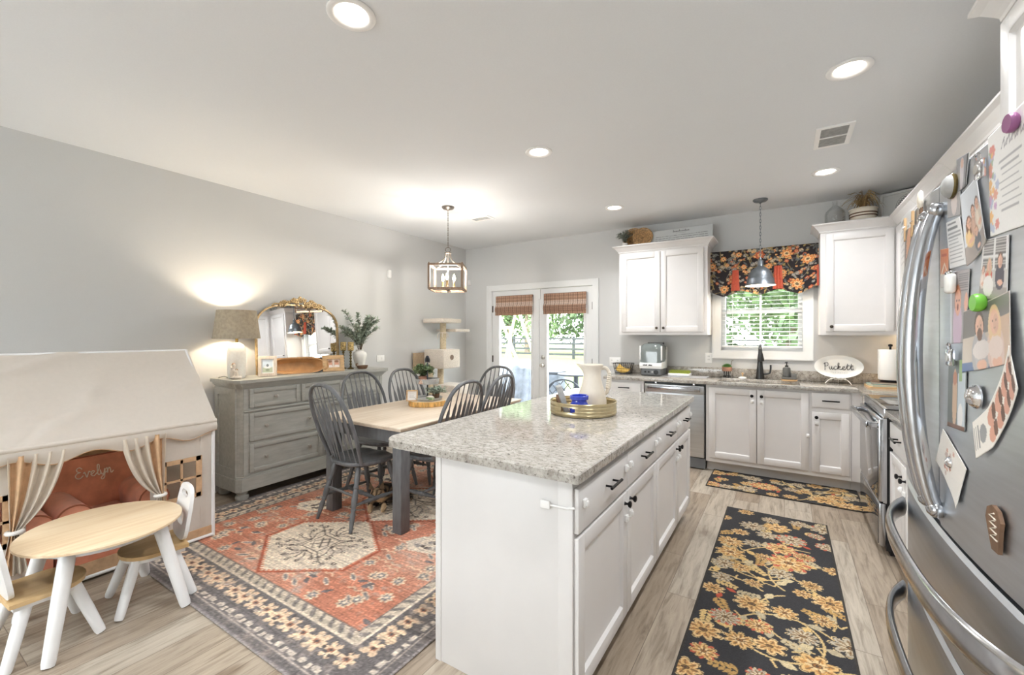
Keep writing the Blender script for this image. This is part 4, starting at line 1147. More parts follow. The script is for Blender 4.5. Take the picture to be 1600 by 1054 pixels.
# medallions
for my in (1.76, 2.56, 3.36):
    my -= RGY0; my2 = my
    for s_, c_ in ((1.06, [170, 92, 68]), (1.0, CRM)):
        hx = [(0, -.40), (.40, -.13), (.40, .13), (0, .40), (-.40, .13), (-.40, -.13)]
        cv.poly([(cx + x * s_, my + y * s_) for x, y in hx], c_)
    # toothed rim
    for (ax, ay), (bx_, by_) in zip(hx, hx[1:] + hx[:1]):
        for u in np.linspace(.03, .97, 16):
            cv.ell(cx + (ax + (bx_ - ax) * u) * .985, my + (ay + (by_ - ay) * u) * .985, .010, .010, [206, 140, 112])
    K = [96, 84, 78]
    sq = .085
    cv.stroke([(cx - sq, my - sq), (cx + sq, my - sq), (cx + sq, my + sq), (cx - sq, my + sq), (cx - sq, my - sq)], .008, K)
    cv.stroke([(cx, my - .07), (cx + .07, my), (cx, my + .07), (cx - .07, my), (cx, my - .07)], .008, K)
    cv.stroke([(cx - .05, my - .05), (cx + .05, my + .05)], .007, K); cv.stroke([(cx - .05, my + .05), (cx + .05, my - .05)], .007, K)
    for dx, dy in ((1, 0), (-1, 0), (0, 1), (0, -1)):
        bx_, by_ = cx + dx * .19, my + dy * .2
        for ang in np.linspace(-1.2, 1.2, 5):
            a0 = math.atan2(dy, dx) + ang
            px, py = cx + dx * .10, my + dy * .11
            tip = (px + .13 * math.cos(a0), py + .13 * math.sin(a0)); mid_ = (px + .08 * math.cos(a0 + .25), py + .08 * math.sin(a0 + .25))
            cv.stroke([(px, py), mid_, tip], .008, K); cv.petal(tip[0], tip[1], .017, 5, K, .4); cv.ell(tip[0], tip[1], .006, .006, CRM)
    for dx, dy in ((1, 1), (-1, 1), (1, -1), (-1, -1)):
        bx_, by_ = cx + dx * .17, my + dy * .14
        cv.stroke([(cx + dx * .09, my + dy * .09), (bx_, by_), (bx_ + dx * .07, by_ + dy * .03)], .008, K)
        for (ox, oy) in ((.02, .03), (.07, .02), (.05, -.04), (.13, -.02)):
            cv.petal(bx_ + dx * ox, by_ + dy * oy, .019, 6, K, .45); cv.ell(bx_ + dx * ox, by_ + dy * oy, .007, .007, CRM)
    for sx_ in (-1, 1):      # side cartouches between medallions
        xx = cx + sx_ * .62
        cv.poly([(xx - .16, my + .32), (xx - .06, my + .24), (xx + .10, my + .28), (xx + .16, my + .40), (xx + .05, my + .48), (xx - .10, my + .44)], CRM)
        for _ in range(12):
            cv.petal(xx + q.uniform(-.11, .11), my + q.uniform(.29, .43), .02, 6, q.choice((K, GRY)), .4)
# borders
def band(a, b, c_):
    m = (dE >= a) & (dE < b); cv.a[m] = c_
band(0, .335, [112, 106, 105]); band(0, .014, [150, 142, 140]); band(.05, .058, [170, 158, 148]); band(.105, .112, CRM); band(.262, .270, CRM); band(.275, .33, [190, 176, 158]); band(.325, .337, [120, 110, 104])
per = np.where(dE == np.minimum(Y, rl - Y), X, Y)
m = (dE > .06) & (dE < .104) & (np.sin(per * 70) * np.cos(dE * 110) + .5 * (n_fine - .5) > .15); cv.a[m] = [196, 184, 172]
m = (dE > .274) & (dE < .326) & (np.sin(per * 85 + 60 * dE) + 2.0 * (n_fine - .5) > .25); cv.a[m] = [126, 119, 114]
def border_pts(d, step):
    out = []
    for k in np.arange(d, rw - d, step): out += [(k, d), (k, rl - d)]
    for k in np.arange(d + step, rl - d, step): out += [(d, k), (rw - d, k)]
    return out
for i, (x, y) in enumerate(border_pts(.187, .105)):
    cv.petal(x, y, .052 if i % 3 else .066, 4 if i % 2 else 6, [226, 196, 166], .5, rot=.78 * (i % 2)); cv.ell(x, y, .018, .015, [168, 118, 96]); cv.ell(x, y, .008, .008, CHR)
    for k in range(4):
        cv.ell(x + q.uniform(-.06, .06), y + q.uniform(-.05, .05), .013, .010, q.choice(([210, 186, 160], [92, 86, 84], [176, 160, 146])))
for (x, y) in border_pts(.082, .06): cv.ell(x, y, .014, .010, [214, 200, 184])
for (x, y) in border_pts(.03, .045): cv.ell(x, y, .010, .006, [136, 128, 124])
# wear
wear = np.clip((n_fine + .7 * n_mid - .88) * 2.6, 0, 1)[..., None] * .72; cv.a = cv.a * (1 - wear) + np.array([172, 158, 148]) * wear
stri = .92 + .16 * rng.random((cv.ny, 1)); cv.a *= stri[..., None]; cv.speck(.09)
rug = pattern_mesh('area_rug', cv, M['pile'], None, loc=(RGX0, RGY0, 0.0005), thick=.007, edge=(168, 160, 154))
tag(rug, 'large faded rust and charcoal patterned area rug under the dining table', 'rug')

# floral runner and sink mat
def floral_rug(name, label, wd, ln, loc, rot, seed, big):
    cv = CV(wd, ln, .0042, (46, 45, 47))
    q = random.Random(seed)
    G1 = ([208, 170, 114], [186, 136, 78], [218, 188, 140], [144, 100, 58]); G2 = ([178, 166, 146], [150, 134, 108], [200, 184, 156], [132, 102, 68]); G3 = ([214, 180, 128], [176, 128, 78], [200, 160, 104], [116, 86, 56])
    VN = [198, 170, 118]
    # vines
    for k in range(int(7 * big)):
        x, y = q.uniform(0, wd), q.uniform(0, ln); a = q.uniform(0, 6.28); kk = q.choice((-1, 1)) * q.uniform(2.5, 6); pts = [(x, y)]
        for i in range(30):
            a += kk * .02; x += .02 * math.cos(a); y += .02 * math.sin(a); pts.append((x, y))
        cv.stroke(pts, .010, VN)
        for i in (6, 13, 20, 27):
            s_ = q.choice((-1, 1)); px, py = pts[i]
            cv.stroke([(px, py), (px + .03 * math.cos(a + s_), py + .03 * math.sin(a + s_)), (px + .05 * math.cos(a + 2 * s_), py + .05 * math.sin(a + 2 * s_))], .009, VN)
            cv.leafp(px, py, .075, .020, q.uniform(0, 6.28), q.choice(([196, 178, 140], [172, 158, 130], [206, 172, 112])))
    # feather leaves
    for k in range(int(16 * big)):
        x, y, a = q.uniform(.05, wd - .05), q.uniform(.05, ln - .05), q.uniform(0, 6.28); c_ = q.choice(([202, 172, 116], [182, 166, 134], [176, 140, 84]))
        for i in range(5):
            px, py = x + .024 * i * math.cos(a), y + .024 * i * math.sin(a)
            for s_ in (-1, 1): cv.leafp(px, py, .05 - .006 * i, .010, a + s_ * .8, c_)
        if q.random() < .35: cv.leafp(x, y, .06, .014, a + 2.4, [176, 78, 56])
    # flowers on a jittered lattice
    rows = int(ln / .165); cols = max(2, int(wd / .155))
    for r_ in range(rows):
        for c_ in range(cols):
            x = (c_ + .5 + q.uniform(-.28, .28) + (.25 if r_ % 2 else -.25)) * wd / cols; y = (r_ + .5 + q.uniform(-.25, .25)) * ln / rows
            R = q.choice((.042, .05, .06, .075)) * (1.0 if q.random() < .8 else 1.25)
            n_ = q.choice((7, 8, 9, 11)); p_ = q.choice((G1, G2, G3, G1)); ro = q.uniform(0, 6)
            if q.random() < .25: cv.petal(x, y, R * 1.12, n_, [184, 92, 68], .5, ro + .3, 1.4, 1.1)
            cv.petal(x, y, R * 1.05, n_, [214, 188, 140], .55, ro, .6, 1.15)
            cv.flower(x, y, R, p_, n_, ro, 1.15)
            for t_ in range(n_):
                aa = ro + 6.283 * t_ / n_
                cv.stroke([(x + 1.15 * R * .3 * math.cos(aa), y + R * .3 * math.sin(aa)), (x + 1.15 * R * .72 * math.cos(aa), y + R * .72 * math.sin(aa))], .006, [122, 92, 60])
    e = np.minimum(np.minimum(cv.X, wd - cv.X), np.minimum(cv.Y, ln - cv.Y)) < .011
    cv.a[e] = [52, 48, 44]
    n_ = (rng.random((cv.ny, cv.nx)) - .5); cv.a *= (1 + .22 * n_)[..., None]; cv.a = np.clip(cv.a, 0, 255)
    o = pattern_mesh(name, cv, M['pile'], None, loc=loc, rotz=rot, thick=.008, edge=(40, 38, 36))
    tag(o, label, 'rug')
floral_rug('runner_rug', 'long charcoal runner rug with gold flowers between island and fridge', .655, 2.45, (-.392, 1.44, .0005), 0, 21, 2.4)
floral_rug('kitchen_mat', 'short charcoal floral mat on the floor in front of the sink cabinet', 1.16, .56, (-.618, 4.335, .0005), 0, 33, .9)

# dining table
TX0, TX1, TY0, TY1, TZ = -3.135, -2.194, 2.067, 3.66, .762
tb = thing('dining_table', 'rectangular dining table with washed oak top and charcoal legs on the rug', 'table', ((TX0 + TX1) / 2, (TY0 + TY1) / 2, .008))
mb = MB(); mb.box(TX0, TY0, TZ - .016, TX1, TY1, TZ, .006); mb.box(TX0 + .012, TY0 + .012, TZ - .030, TX1 - .012, TY1 - .012, TZ - .016, .003); link('tabletop', mb, M['tabletop'], tb, world=True)
mb = MB()
for x0, y0, x1, y1 in ((TX0 + .06, TY0 + .055, TX1 - .06, TY0 + .078), (TX0 + .06, TY1 - .078, TX1 - .06, TY1 - .055), (TX0 + .055, TY0 + .055, TX0 + .078, TY1 - .055), (TX1 - .078, TY0 + .055, TX1 - .055, TY1 - .055)):
    mb.box(x0, y0, TZ - .125, x1, y1, TZ - .030)
link('apron', mb, M['chairgrey'], tb, world=True)
for x in (TX0 + .05, TX1 - .05 - .085):
    for y in (TY0 + .05, TY1 - .05 - .085):
        mb = MB(); mb.box(x, y, .008, x + .085, y + .085, TZ - .030, .004); link('leg', mb, M['chairgrey'], tb, world=True)

# windsor chairs (front = +y)
def windsor(label, loc, rot, group):
    r = thing('windsor_chair', label, 'chair', loc, rot, group)
    # saddle seat
    def outline(a):
        c_, s_ = math.cos(a), math.sin(a)
        rx = .222 * (1 + .05 * s_); ry = .205 if s_ > 0 else .225
        e = .80
        return (rx * math.copysign(abs(c_) ** e, c_), .01 + ry * math.copysign(abs(s_) ** e, s_))
    n = 40; rings = [(.55, .452), (.80, .456), (.93, .462), (.985, .460), (1.0, .452), (.985, .437), (.90, .424), (.5, .420)]
    mb = MB(); vs = [(0, .01, .449)]
    def lift(k, x, y, z):
        if z > .445: z += -.008 * (1 - k) + .010 * max(0, (y - .05) / .2) * (1 - abs(x) / .25) - .014 * math.exp(-((abs(x) - .085) / .05) ** 2) * max(0, min(1, (y + .1) / .3)) * (k < .99)
        return z - .018 * max(0, (y - .1) / .11) ** 2
    for k, z in rings:
        for i in range(n):
            x, y = outline(2 * math.pi * i / n); vs.append((x * k, .01 + (y - .01) * k, lift(k, x * k, y * k, z)))
    fs = [(0, 1 + i, 1 + (i + 1) % n) for i in range(n)]
    for a in range(len(rings) - 1):
        fs += [(1 + a * n + i, 1 + (a + 1) * n + i, 1 + (a + 1) * n + (i + 1) % n, 1 + a * n + (i + 1) % n) for i in range(n)]
    fs.append(tuple(1 + (len(rings) - 1) * n + i for i in range(n)))
    mb.add(vs, fs, True); link('seat', mb, M['chairgrey'], r)
    # bow
    def bowp(u):   # u -1..1
        a = u * math.pi / 2
        x = .250 * math.copysign(abs(math.sin(a)) ** .74, u)
        h = max(0.0, math.cos(a)) ** .55
        # from seat z .455 (u=+-1) to top
        return x, h
    pts = []
    for i in range(49):
        u = -1 + 2 * i / 48
        x, h = bowp(u)
        z = .455 + .575 * h
        taper = .90 + .10 * min(1, h * 3)
        pts.append((x * taper * (1 - .10 * (1 - min(1, h * 1.6))), -.150 - .19 * h, z))
    mb = MB(); mb.tube(pts, [.0125 + .002 * abs(math.sin(i / 48 * math.pi)) for i in range(49)], 12, flat=(.9, 1.15)); link('back_bow', mb, M['chairgrey'], r)
    P = [Vector(p) for p in pts]
    for i in range(7):
        xb = (i - 3) * .050; xt = (i - 3) * .056
        best = min(range(8, 41), key=lambda k: abs(P[k].x - xt)); top = P[best]
        yb = -.185 + .030 * abs(i - 3) / 3
        base = Vector((xb, yb, .450))
        prof = [(0, .0055), (.12, .0065), (.22, .0065), (.26, .012), (.40, .0155), (.60, .0175), (.69, .0150), (.76, .0066), (.88, .0055), (1, .005)]
        mb = MB(); mb.tube([base.lerp(top, t_) for t_, _ in prof], [q_ for _, q_ in prof], 8, flat=(1.2, .42))
        # orient flat: broad side faces the sitter
        link('spindle', mb, M['chairgrey'], r)
    LP = [(0, .013), (.06, .017), (.14, .020), (.22, .021), (.30, .016), (.32, .020), (.335, .020), (.35, .014), (.38, .018), (.50, .0225), (.60, .020), (.635, .014), (.65, .019), (.668, .019), (.69, .014), (.73, .0185), (.85, .016), (1, .0115)]
    legs = {}
    for nm, (tx, ty), (bx_, by_) in (('fl', (-.15, .12), (-.205, .215)), ('fr', (.15, .12), (.205, .215)), ('rl', (-.14, -.13), (-.213, -.245)), ('rr', (.14, -.13), (.213, -.245))):
        a, b = Vector((tx, ty, .43)), Vector((bx_, by_, 0)); legs[nm] = (a, b)
        mb = MB(); mb.spun(a, b, LP, 12); link('leg', mb, M['chairgrey'], r)
    SP = [(0, .008), (.18, .011), (.36, .017), (.42, .012), (.45, .017), (.5, .018), (.55, .017), (.58, .012), (.64, .017), (.82, .011), (1, .008)]
    def at(k, t_): return legs[k][0].lerp(legs[k][1], t_)
    for p0, p1 in ((at('fl', .60), at('rl', .60)), (at('fr', .60), at('rr', .60))):
        mb = MB(); mb.spun(p0, p1, SP, 10); link('stretcher', mb, M['chairgrey'], r)
    m0, m1 = at('fl', .60).lerp(at('rl', .60), .5), at('fr', .60).lerp(at('rr', .60), .5)
    mb = MB(); mb.spun(m0, m1, SP, 10); link('stretcher', mb, M['chairgrey'], r)
    mb = MB(); mb.spun(at('rl', .46), at('rr', .46), [(0, .007), (.1, .0095), (.9, .0095), (1, .007)], 10); link('stretcher', mb, M['chairgrey'], r)
    return r
GRP = 'windsor chairs around the dining table'
c0 = windsor('charcoal spindle-back chair at near end of dining table, seen from behind', (-2.755, 2.205, .0105), R_(-4), GRP)
dup(c0, (-2.365, 2.61, .0105), R_(90), 'charcoal spindle-back chair on island side of dining table, nearer the camera')
dup(c0, (-2.40, 3.13, .0105), R_(94), 'charcoal spindle-back chair on island side of dining table, farther from camera')
dup(c0, (-2.665, 3.63, .0105), R_(180), 'charcoal spindle-back chair at far end of dining table, before the french doors')
dup(c0, (-3.09, 2.70, .0105), R_(-90), 'charcoal spindle-back chair on dresser side of dining table, nearer the camera')
dup(c0, (-2.985, 3.16, .0105), R_(-88), 'charcoal spindle-back chair past the dresser, farther on that side of table')

# tabby cat under the table
def fur_skin(name, nodes, edges, parent, loc):
    me = bpy.data.meshes.new(name)
    me.from_pydata([n_[0] for n_ in nodes], edges, [])
    o = bpy.data.objects.new(name, me); COL.objects.link(o)
    md = o.modifiers.new('skin', 'SKIN'); md.use_smooth_shade = True
    for i, n_ in enumerate(nodes):
        sv = me.skin_vertices[0].data[i]; sv.radius = n_[1] if hasattr(n_[1], '__len__') else (n_[1], n_[1]); sv.use_root = (i == 0)
    o.modifiers.new('sub', 'SUBSURF').levels = 2; o.modifiers['sub'].render_levels = 2
    dg = bpy.context.evaluated_depsgraph_get(); ev = o.evaluated_get(dg)
    m2 = bpy.data.meshes.new_from_object(ev); m2.name = name
    bpy.data.objects.remove(o)
    o2 = bpy.data.objects.new(name, m2); COL.objects.link(o2); o2.location = loc
    if parent: o2.parent = parent
    return o2
cat = thing('cat', 'brown tabby cat crouching on the rug under the near dining chair, ears up', 'cat', (-2.775, 2.375, .009), R_(42))
nodes = [((.10, .12, .095), (.088, .088)), ((.062, .06, .10), (.080, .088)), ((.025, -.012, .105), (.062, .070)), ((0, -.06, .118), (.050, .050)), ((0, -.105, .140), (.062, .054)), ((0, -.145, .126), (.034, .029)),
         ((.050, -.03, .05), .028), ((.052, -.06, .026), .022), ((.050, -.11, .019), .019), ((.048, -.14, .017), .017),
         ((-.050, -.03, .05), .028), ((-.052, -.06, .026), .022), ((-.050, -.11, .019), .019), ((-.048, -.14, .017), .017),
         ((.175, .11, .06), .045), ((.185, .05, .05), .036), ((.172, .03, .022), .020), ((.158, -.015, .018), .018),
         ((.02, .12, .06), .045), ((-.01, .05, .05), .034), ((-.015, .03, .022), .020), ((-.018, -.015, .018), .018),
         ((.14, .20, .04), .022), ((.20, .22, .02), .018), ((.25, .16, .018), .017), ((.26, .08, .016), .012)]
edges = [(0, 1), (1, 2), (2, 3), (3, 4), (4, 5), (2, 6), (6, 7), (7, 8), (8, 9), (2, 10), (10, 11), (11, 12), (12, 13), (0, 14), (14, 15), (15, 16), (16, 17), (0, 18), (18, 19), (19, 20), (20, 21), (0, 22), (22, 23), (23, 24), (24, 25)]
cb = fur_skin('body', nodes, edges, cat, (0, 0, 0))
me = cb.data; co = np.empty(len(me.vertices) * 3); me.vertices.foreach_get('co', co); co = co.reshape(-1, 3)
st_ = np.sin(co[:, 1] * 150 + np.sin(co[:, 2] * 60) * 1.4 + co[:, 0] * 40 * np.sign(co[:, 0])) ; hd = co[:, 1] < -.065
st2 = np.sin(co[:, 0] * 190 + 1.57) * (co[:, 2] > .135)
colr = np.where(((st_ > -.45) & ~hd)[:, None], np.array([[46, 40, 36]]), np.array([[130, 110, 88]]))
colr = np.where(((st2 > .25) & hd)[:, None], np.array([[74, 58, 46]]), np.where(hd[:, None], np.array([[206, 176, 138]]), colr))
muz = hd & (co[:, 1] < -.155) & (co[:, 2] > .06); colr = np.where(muz[:, None], np.array([[216, 196, 172]]), colr)
at = me.color_attributes.new('pattern', 'FLOAT_COLOR', 'POINT'); at.data.foreach_set('color', np.concatenate([lin(colr), np.ones((len(colr), 1))], 1).astype(np.float32).ravel())
me.materials.clear(); me.materials.append(M['fur'])
for s_ in (-1, 1):
    mb = MB(); b0 = Vector((s_ * .038, -.098, .178))
    mb.add([b0 + Vector((-.022, -.002, 0)), b0 + Vector((.022, -.002, -.004)), b0 + Vector((0, .022, -.004)), b0 + Vector((s_ * .012, 0, .060))], [(0, 1, 3), (1, 2, 3), (2, 0, 3), (0, 2, 1)]); link('ear', mb, M['stem'], cat)
    mb = MB(); mb.ball((s_ * .024, -.156, .148), (.010, .007, .010), 10, 6); link('eye', mb, M['brass'], cat)
mb = MB(); mb.ball((0, -.182, .130), (.008, .005, .006), 8, 5); link('nose', mb, M['terracotta'], cat)

# ================================================================ DRESSER AND WHAT STANDS ON IT
BX0, BX1, BY0, BY1, BT = XL + .035, -3.835, 1.825, 3.365, 1.018
dz = thing('dresser', 'long grey dresser with six panelled drawers and bun feet against the left wall', 'dresser', (-4.03, 2.6, 0))
ch = .035
def cham(x0, y0, x1, y1, c_): return [(x0, y0), (x1 - c_, y0), (x1, y0 + c_), (x1, y1 - c_), (x1 - c_, y1), (x0, y1)]
mb = MB(); mb.prism(cham(BX0, BY0, BX1, BY1, ch), .20, BT - .075, 'z')
link('case', mb, M['sage'], dz, world=True)
mb = MB()
for o_, z0, z1 in ((.006, BT - .075, BT - .062), (.016, BT - .062, BT - .050), (.028, BT - .050, BT - .036), (.036, BT - .036, BT - .028), (.048, BT - .028, BT)):
    mb.prism(cham(BX0, BY0 - o_, BX1 + o_, BY1 + o_, ch), z0, z1, 'z')
link('top', mb, M['sage'], dz, world=True)
mb = MB(); mb.prism(cham(BX0, BY0 - .022, BX1 + .022, BY1 + .022, ch), .085, .190, 'z'); mb.prism(cham(BX0, BY0 - .012, BX1 + .012, BY1 + .012, ch), .190, .205, 'z'); link('plinth', mb, M['sage'], dz, world=True)
for x in (BX0 + .06, BX1 - .045):
    for y in (BY0 + .045, BY1 - .045):
        mb = MB(); mb.lathe([(.030, .0), (.045, .006), (.052, .024), (.049, .042), (.036, .052), (.036, .058), (.046, .064), (.046, .074), (.038, .086)], 20, (x, y, 0)); link('foot', mb, M['sage'], dz, world=True)
# side panel (frame) on the end seen by the camera
mb = MB(); e = BY0
for x0, x1, z0, z1 in ((BX0, BX0 + .055, .205, BT - .075), (BX1 - ch - .06, BX1 - ch - .002, .205, BT - .075), (BX0 + .055, BX1 - ch - .06, BT - .135, BT - .075), (BX0 + .055, BX1 - ch - .06, .205, .265)):
    mb.box(x0, e - .012, z0, x1, e + .002, z1)
link('side_frame', mb, M['sage'], dz, world=True)
mb = MB(); mb.box(BX1 - .004, BY0 + ch, .742, BX1 + .012, BY1 - ch, .756, .003); link('waist_moulding', mb, M['sage'], dz, world=True)
# corner pilasters
for y in (BY0 + ch, BY1 - ch - .035):
    mb = MB(); mb.box(BX1 - .004, y, .208, BX1 + .006, y + .035, .735); mb.box(BX1 - .004, y, .76, BX1 + .006, y + .035, BT - .08); link('pilaster', mb, M['sage'], dz, world=True)
def drawer_front(y0, y1, z0, z1, knobs):
    mb = MB(); x = BX1 - .004
    fr_ = .034
    mb.box(x, y0, z0, x + .016, y0 + fr_, z1, .003); mb.box(x, y1 - fr_, z0, x + .016, y1, z1, .003); mb.box(x, y0 + fr_, z0, x + .016, y1 - fr_, z0 + fr_, .003); mb.box(x, y0 + fr_, z1 - fr_, x + .016, y1 - fr_, z1, .003)
    mb.box(x, y0 + fr_ - .002, z0 + fr_ - .002, x + .0065, y1 - fr_ + .002, z1 - fr_ + .002)
    d = link('drawer', mb, M['sage'], dz, world=True)
    for ky in knobs:
        mb = MB(); mb.M = Matrix.Translation((x + .006, ky, (z0 + z1) / 2)) @ Matrix.Rotation(R_(90), 4, 'Y'); mb.lathe([(.010, 0), (.006, .006), (.006, .014), (.013, .020), (.0155, .027), (.012, .033), (0, .035)], 16); link('knob', mb, M['nickel'], d, world=True)
ya, yb = BY0 + .082, BY1 - .082; ym = (ya + yb) / 2; w3 = (yb - ya)
third = (yb - ya - .04) / 3
for i in range(3): drawer_front(ya + i * (third + .02), ya + i * (third + .02) + third, .775, .935, [ya + i * (third + .02) + third / 2])
half = (yb - ya - .03) / 2
for z0, z1 in ((.490, .728), (.225, .462)):
    for i in range(2):
        y0 = ya + i * (half + .03); drawer_front(y0, y0 + half, z0, z1, [y0 + half * .2, y0 + half * .8])

# table lamp
lx, ly = -4.04, 1.905
lp = thing('table_lamp', 'white textured ceramic lamp with taupe drum shade, lit, on the dresser', 'lamp', (lx, ly, BT))
mb = MB(); mb.lathe([(.055, 0), (.062, .005), (.066, .02), (.071, .08), (.073, .17), (.072, .22), (.066, .262), (.050, .292), (.026, .308), (.012, .312)], 32, (lx, ly, BT)); link('base', mb, M['crackle'], lp, world=True)
mb = MB(); mb.lathe([(.012, .31), (.012, .352), (.018, .354), (.018, .385), (.006, .39)], 14, (lx, ly, BT)); link('socket', mb, M['brass'], lp, world=True)
mb = MB(); n = 40
prof = [(.182, .345), (.180, .349), (.150, .588), (.148, .590), (.146, .588), (.176, .349)]
mb.lathe(prof + [prof[0]], n, (lx, ly, BT), caps=False); link('lamp_shade', mb, M['shade'], lp, world=True)
mb = MB()
for i in range(3):
    a = i * 2.094; mb.tube([(lx, ly, BT + .39), (lx + .150 * math.cos(a), ly + .150 * math.sin(a), BT + .56)], .002, 6)
link('shade_spider', mb, M['brass'], lp, world=True)
mb = MB(); mb.ball((lx, ly, BT + .425), (.028, .028, .036), 14, 9); link('bulb', mb, M['bulb'], lp, world=True)
ld = bpy.data.lights.new('lamp', 'POINT'); ld.energy = 11; ld.color = (1, .86, .66); ld.shadow_soft_size = .035
lo = bpy.data.objects.new('lamp', ld); COL.objects.link(lo); lo.location = (0, 0, .475); lo.parent = lp
mb = MB(); mb.tube(cr([(lx - .05, ly - .05, BT + .006), (lx - .02, ly - .09, BT + .022), (lx - .10, ly - .10, BT + .006), (lx - .17, ly - .06, BT + .006)]), .003, 6); link('cord', mb, M['greyplastic'], lp, world=True)

# figurine
fg = thing('figurine', 'small carved white figurine of a seated parent and child before the lamp', 'figurine', (-3.94, 1.845, BT), R_(55))
mb = MB(); mb.ball((0, .02, .012), (.042, .030, .012), 16, 8); mb.tube(cr([(-.022, .03, .012), (-.024, .028, .05), (-.022, .022, .088), (-.016, .008, .108)]), [.022] * 6 + [.02] * 6 + [.017] * 6 + [.009], 12); mb.tube(cr([(-.02, .02, .014), (.02, -.01, .016), (.045, .0, .012)]), [.016] * 6 + [.014] * 6 + [.010], 10); mb.tube(cr([(-.016, .012, .090), (-.002, -.012, .070), (.014, -.006, .058)]), [.008] * 13, 8)
mb.ball((-.010, .000, .120), (.013, .013, .015), 12, 8); mb.tube(cr([(.012, .0, .020), (.013, -.001, .045), (.010, .0, .062)]), [.012] * 7 + [.010] * 6, 10); mb.ball((.010, -.004, .074), (.0105, .0105, .012), 12, 8); link('body', mb, M['figskin'], fg)
mb = MB(); mb.ball((-.012, .004, .125), (.0145, .014, .0145), 12, 8); mb.ball((.011, .000, .078), (.0115, .011, .0115), 12, 8); link('hair', mb, M['fighair'], fg)

# picture frames
def painted(wd, hg, res, fn):
    cv = CV(wd, hg, res, (230, 228, 224)); fn(cv); return cv
def lean(loc, rz, tilt):      # local x right, y up on the picture, z out of the picture
    return Matrix.Translation(loc) @ Matrix.Rotation(rz, 4, 'Z') @ Matrix.Rotation(R_(90) - tilt, 4, 'X')
def frame_thing(label, loc, rz, tilt, wd, hg, fw, mat, fn, name='picture_frame', cat='picture frame', mat_w=0.0, depth=.016, strut=True):
    r = bpy.data.objects.new(name, None); COL.objects.link(r); r.empty_display_size = .05
    tag(r, label, cat); r.location = loc; r.rotation_euler = (R_(90) - tilt, 0, rz)
    mb = MB()
    mb.prism([(-wd / 2, 0), (wd / 2, 0), (wd / 2 - fw, fw), (-wd / 2 + fw, fw)], 0, depth, 'z'); mb.prism([(-wd / 2, hg), (-wd / 2 + fw, hg - fw), (wd / 2 - fw, hg - fw), (wd / 2, hg)], 0, depth, 'z')
    mb.prism([(-wd / 2, 0), (-wd / 2 + fw, fw), (-wd / 2 + fw, hg - fw), (-wd / 2, hg)], 0, depth, 'z'); mb.prism([(wd / 2, 0), (wd / 2, hg), (wd / 2 - fw, hg - fw), (wd / 2 - fw, fw)], 0, depth, 'z')
    link('frame', mb, mat, r)
    pw, ph = wd - 2 * fw, hg - 2 * fw
    pattern_mesh('picture', painted(pw, ph, .002, fn), M['photo'], r, loc=(-wd / 2 + fw, fw, .002), thick=.004)
    if strut:
        mb = MB(); mb.add([(-.012, hg * .75, .001), (.012, hg * .75, .001), (.02, .004, -hg * .33 * 1), (-.02, .004, -hg * .33), (-.012, hg * .72, .001), (.012, hg * .72, .001), (.02, .0, -hg * .33 + .004), (-.02, .0, -hg * .33 + .004)], [(0, 1, 2, 3), (7, 6, 5, 4), (0, 4, 5, 1), (1, 5, 6, 2), (2, 6, 7, 3), (3, 7, 4, 0)]); link('easel_strut', mb, mat, r)
    return r
def ph_land(cv):
    w_, h_ = cv.w, cv.h
    cv.a[:] = (236, 238, 240); cv.rect(.01, .01, w_ - .01, h_ - .01, (206, 220, 234)); cv.rect(.01, .01, w_ - .01, h_ * .42, (184, 196, 176)); cv.ell(w_ * .5, h_ * .45, w_ * .3, h_ * .10, (232, 236, 240)); cv.ell(w_ * .5, h_ * .56, w_ * .10, h_ * .10, (120, 128, 134)); cv.ell(w_ * .5, h_ * .24, w_ * .16, h_ * .08, (150, 160, 140))
frame_thing('whitewashed picture frame with pale landscape between figurine and wooden dough bowl', (-3.955, 2.125, BT + .001), R_(63), R_(14), .150, .185, .026, M['woodgrey'], ph_land)
def ph_kids(cv):
    w_, h_ = cv.w, cv.h
    cv.a[:] = (238, 232, 224); cv.rect(0, 0, w_ * .47, h_, (206, 176, 160)); cv.rect(w_ * .52, 0, w_, h_, (214, 190, 172))
    for x in (.25, .75):
        cv.ell(w_ * x, h_ * .5, w_ * .15, h_ * .30, (226, 170, 146)); cv.ell(w_ * x, h_ * .74, w_ * .15, h_ * .14, (150, 110, 84)); cv.ell(w_ * x, h_ * .12, w_ * .19, h_ * .2, (240, 230, 224))
        for dx in (-.05, .05): cv.ell(w_ * (x + dx), h_ * .53, w_ * .016, h_ * .03, (70, 52, 46))
        cv.ell(w_ * x, h_ * .36, w_ * .04, h_ * .02, (190, 100, 94))
frame_thing('honey wood double photo frame right of the dough bowl, showing two small faces', (-3.925, 2.78, BT + .001), R_(74), R_(10), .215, .165, .040, M['woodlight'], ph_kids, strut=False)
def ph_dark(cv):
    w_, h_ = cv.w, cv.h; cv.a[:] = (44, 50, 66); cv.ell(w_ * .5, h_ * .4, w_ * .22, h_ * .3, (86, 82, 84)); cv.ell(w_ * .5, h_ * .66, w_ * .1, h_ * .12, (190, 158, 140))
frame_thing('small dark photo frame half hidden behind the dough bowl and honey frame', (-4.085, 2.70, BT + .001), R_(80), R_(9), .17, .14, .010, M['ink'], ph_dark, strut=False)

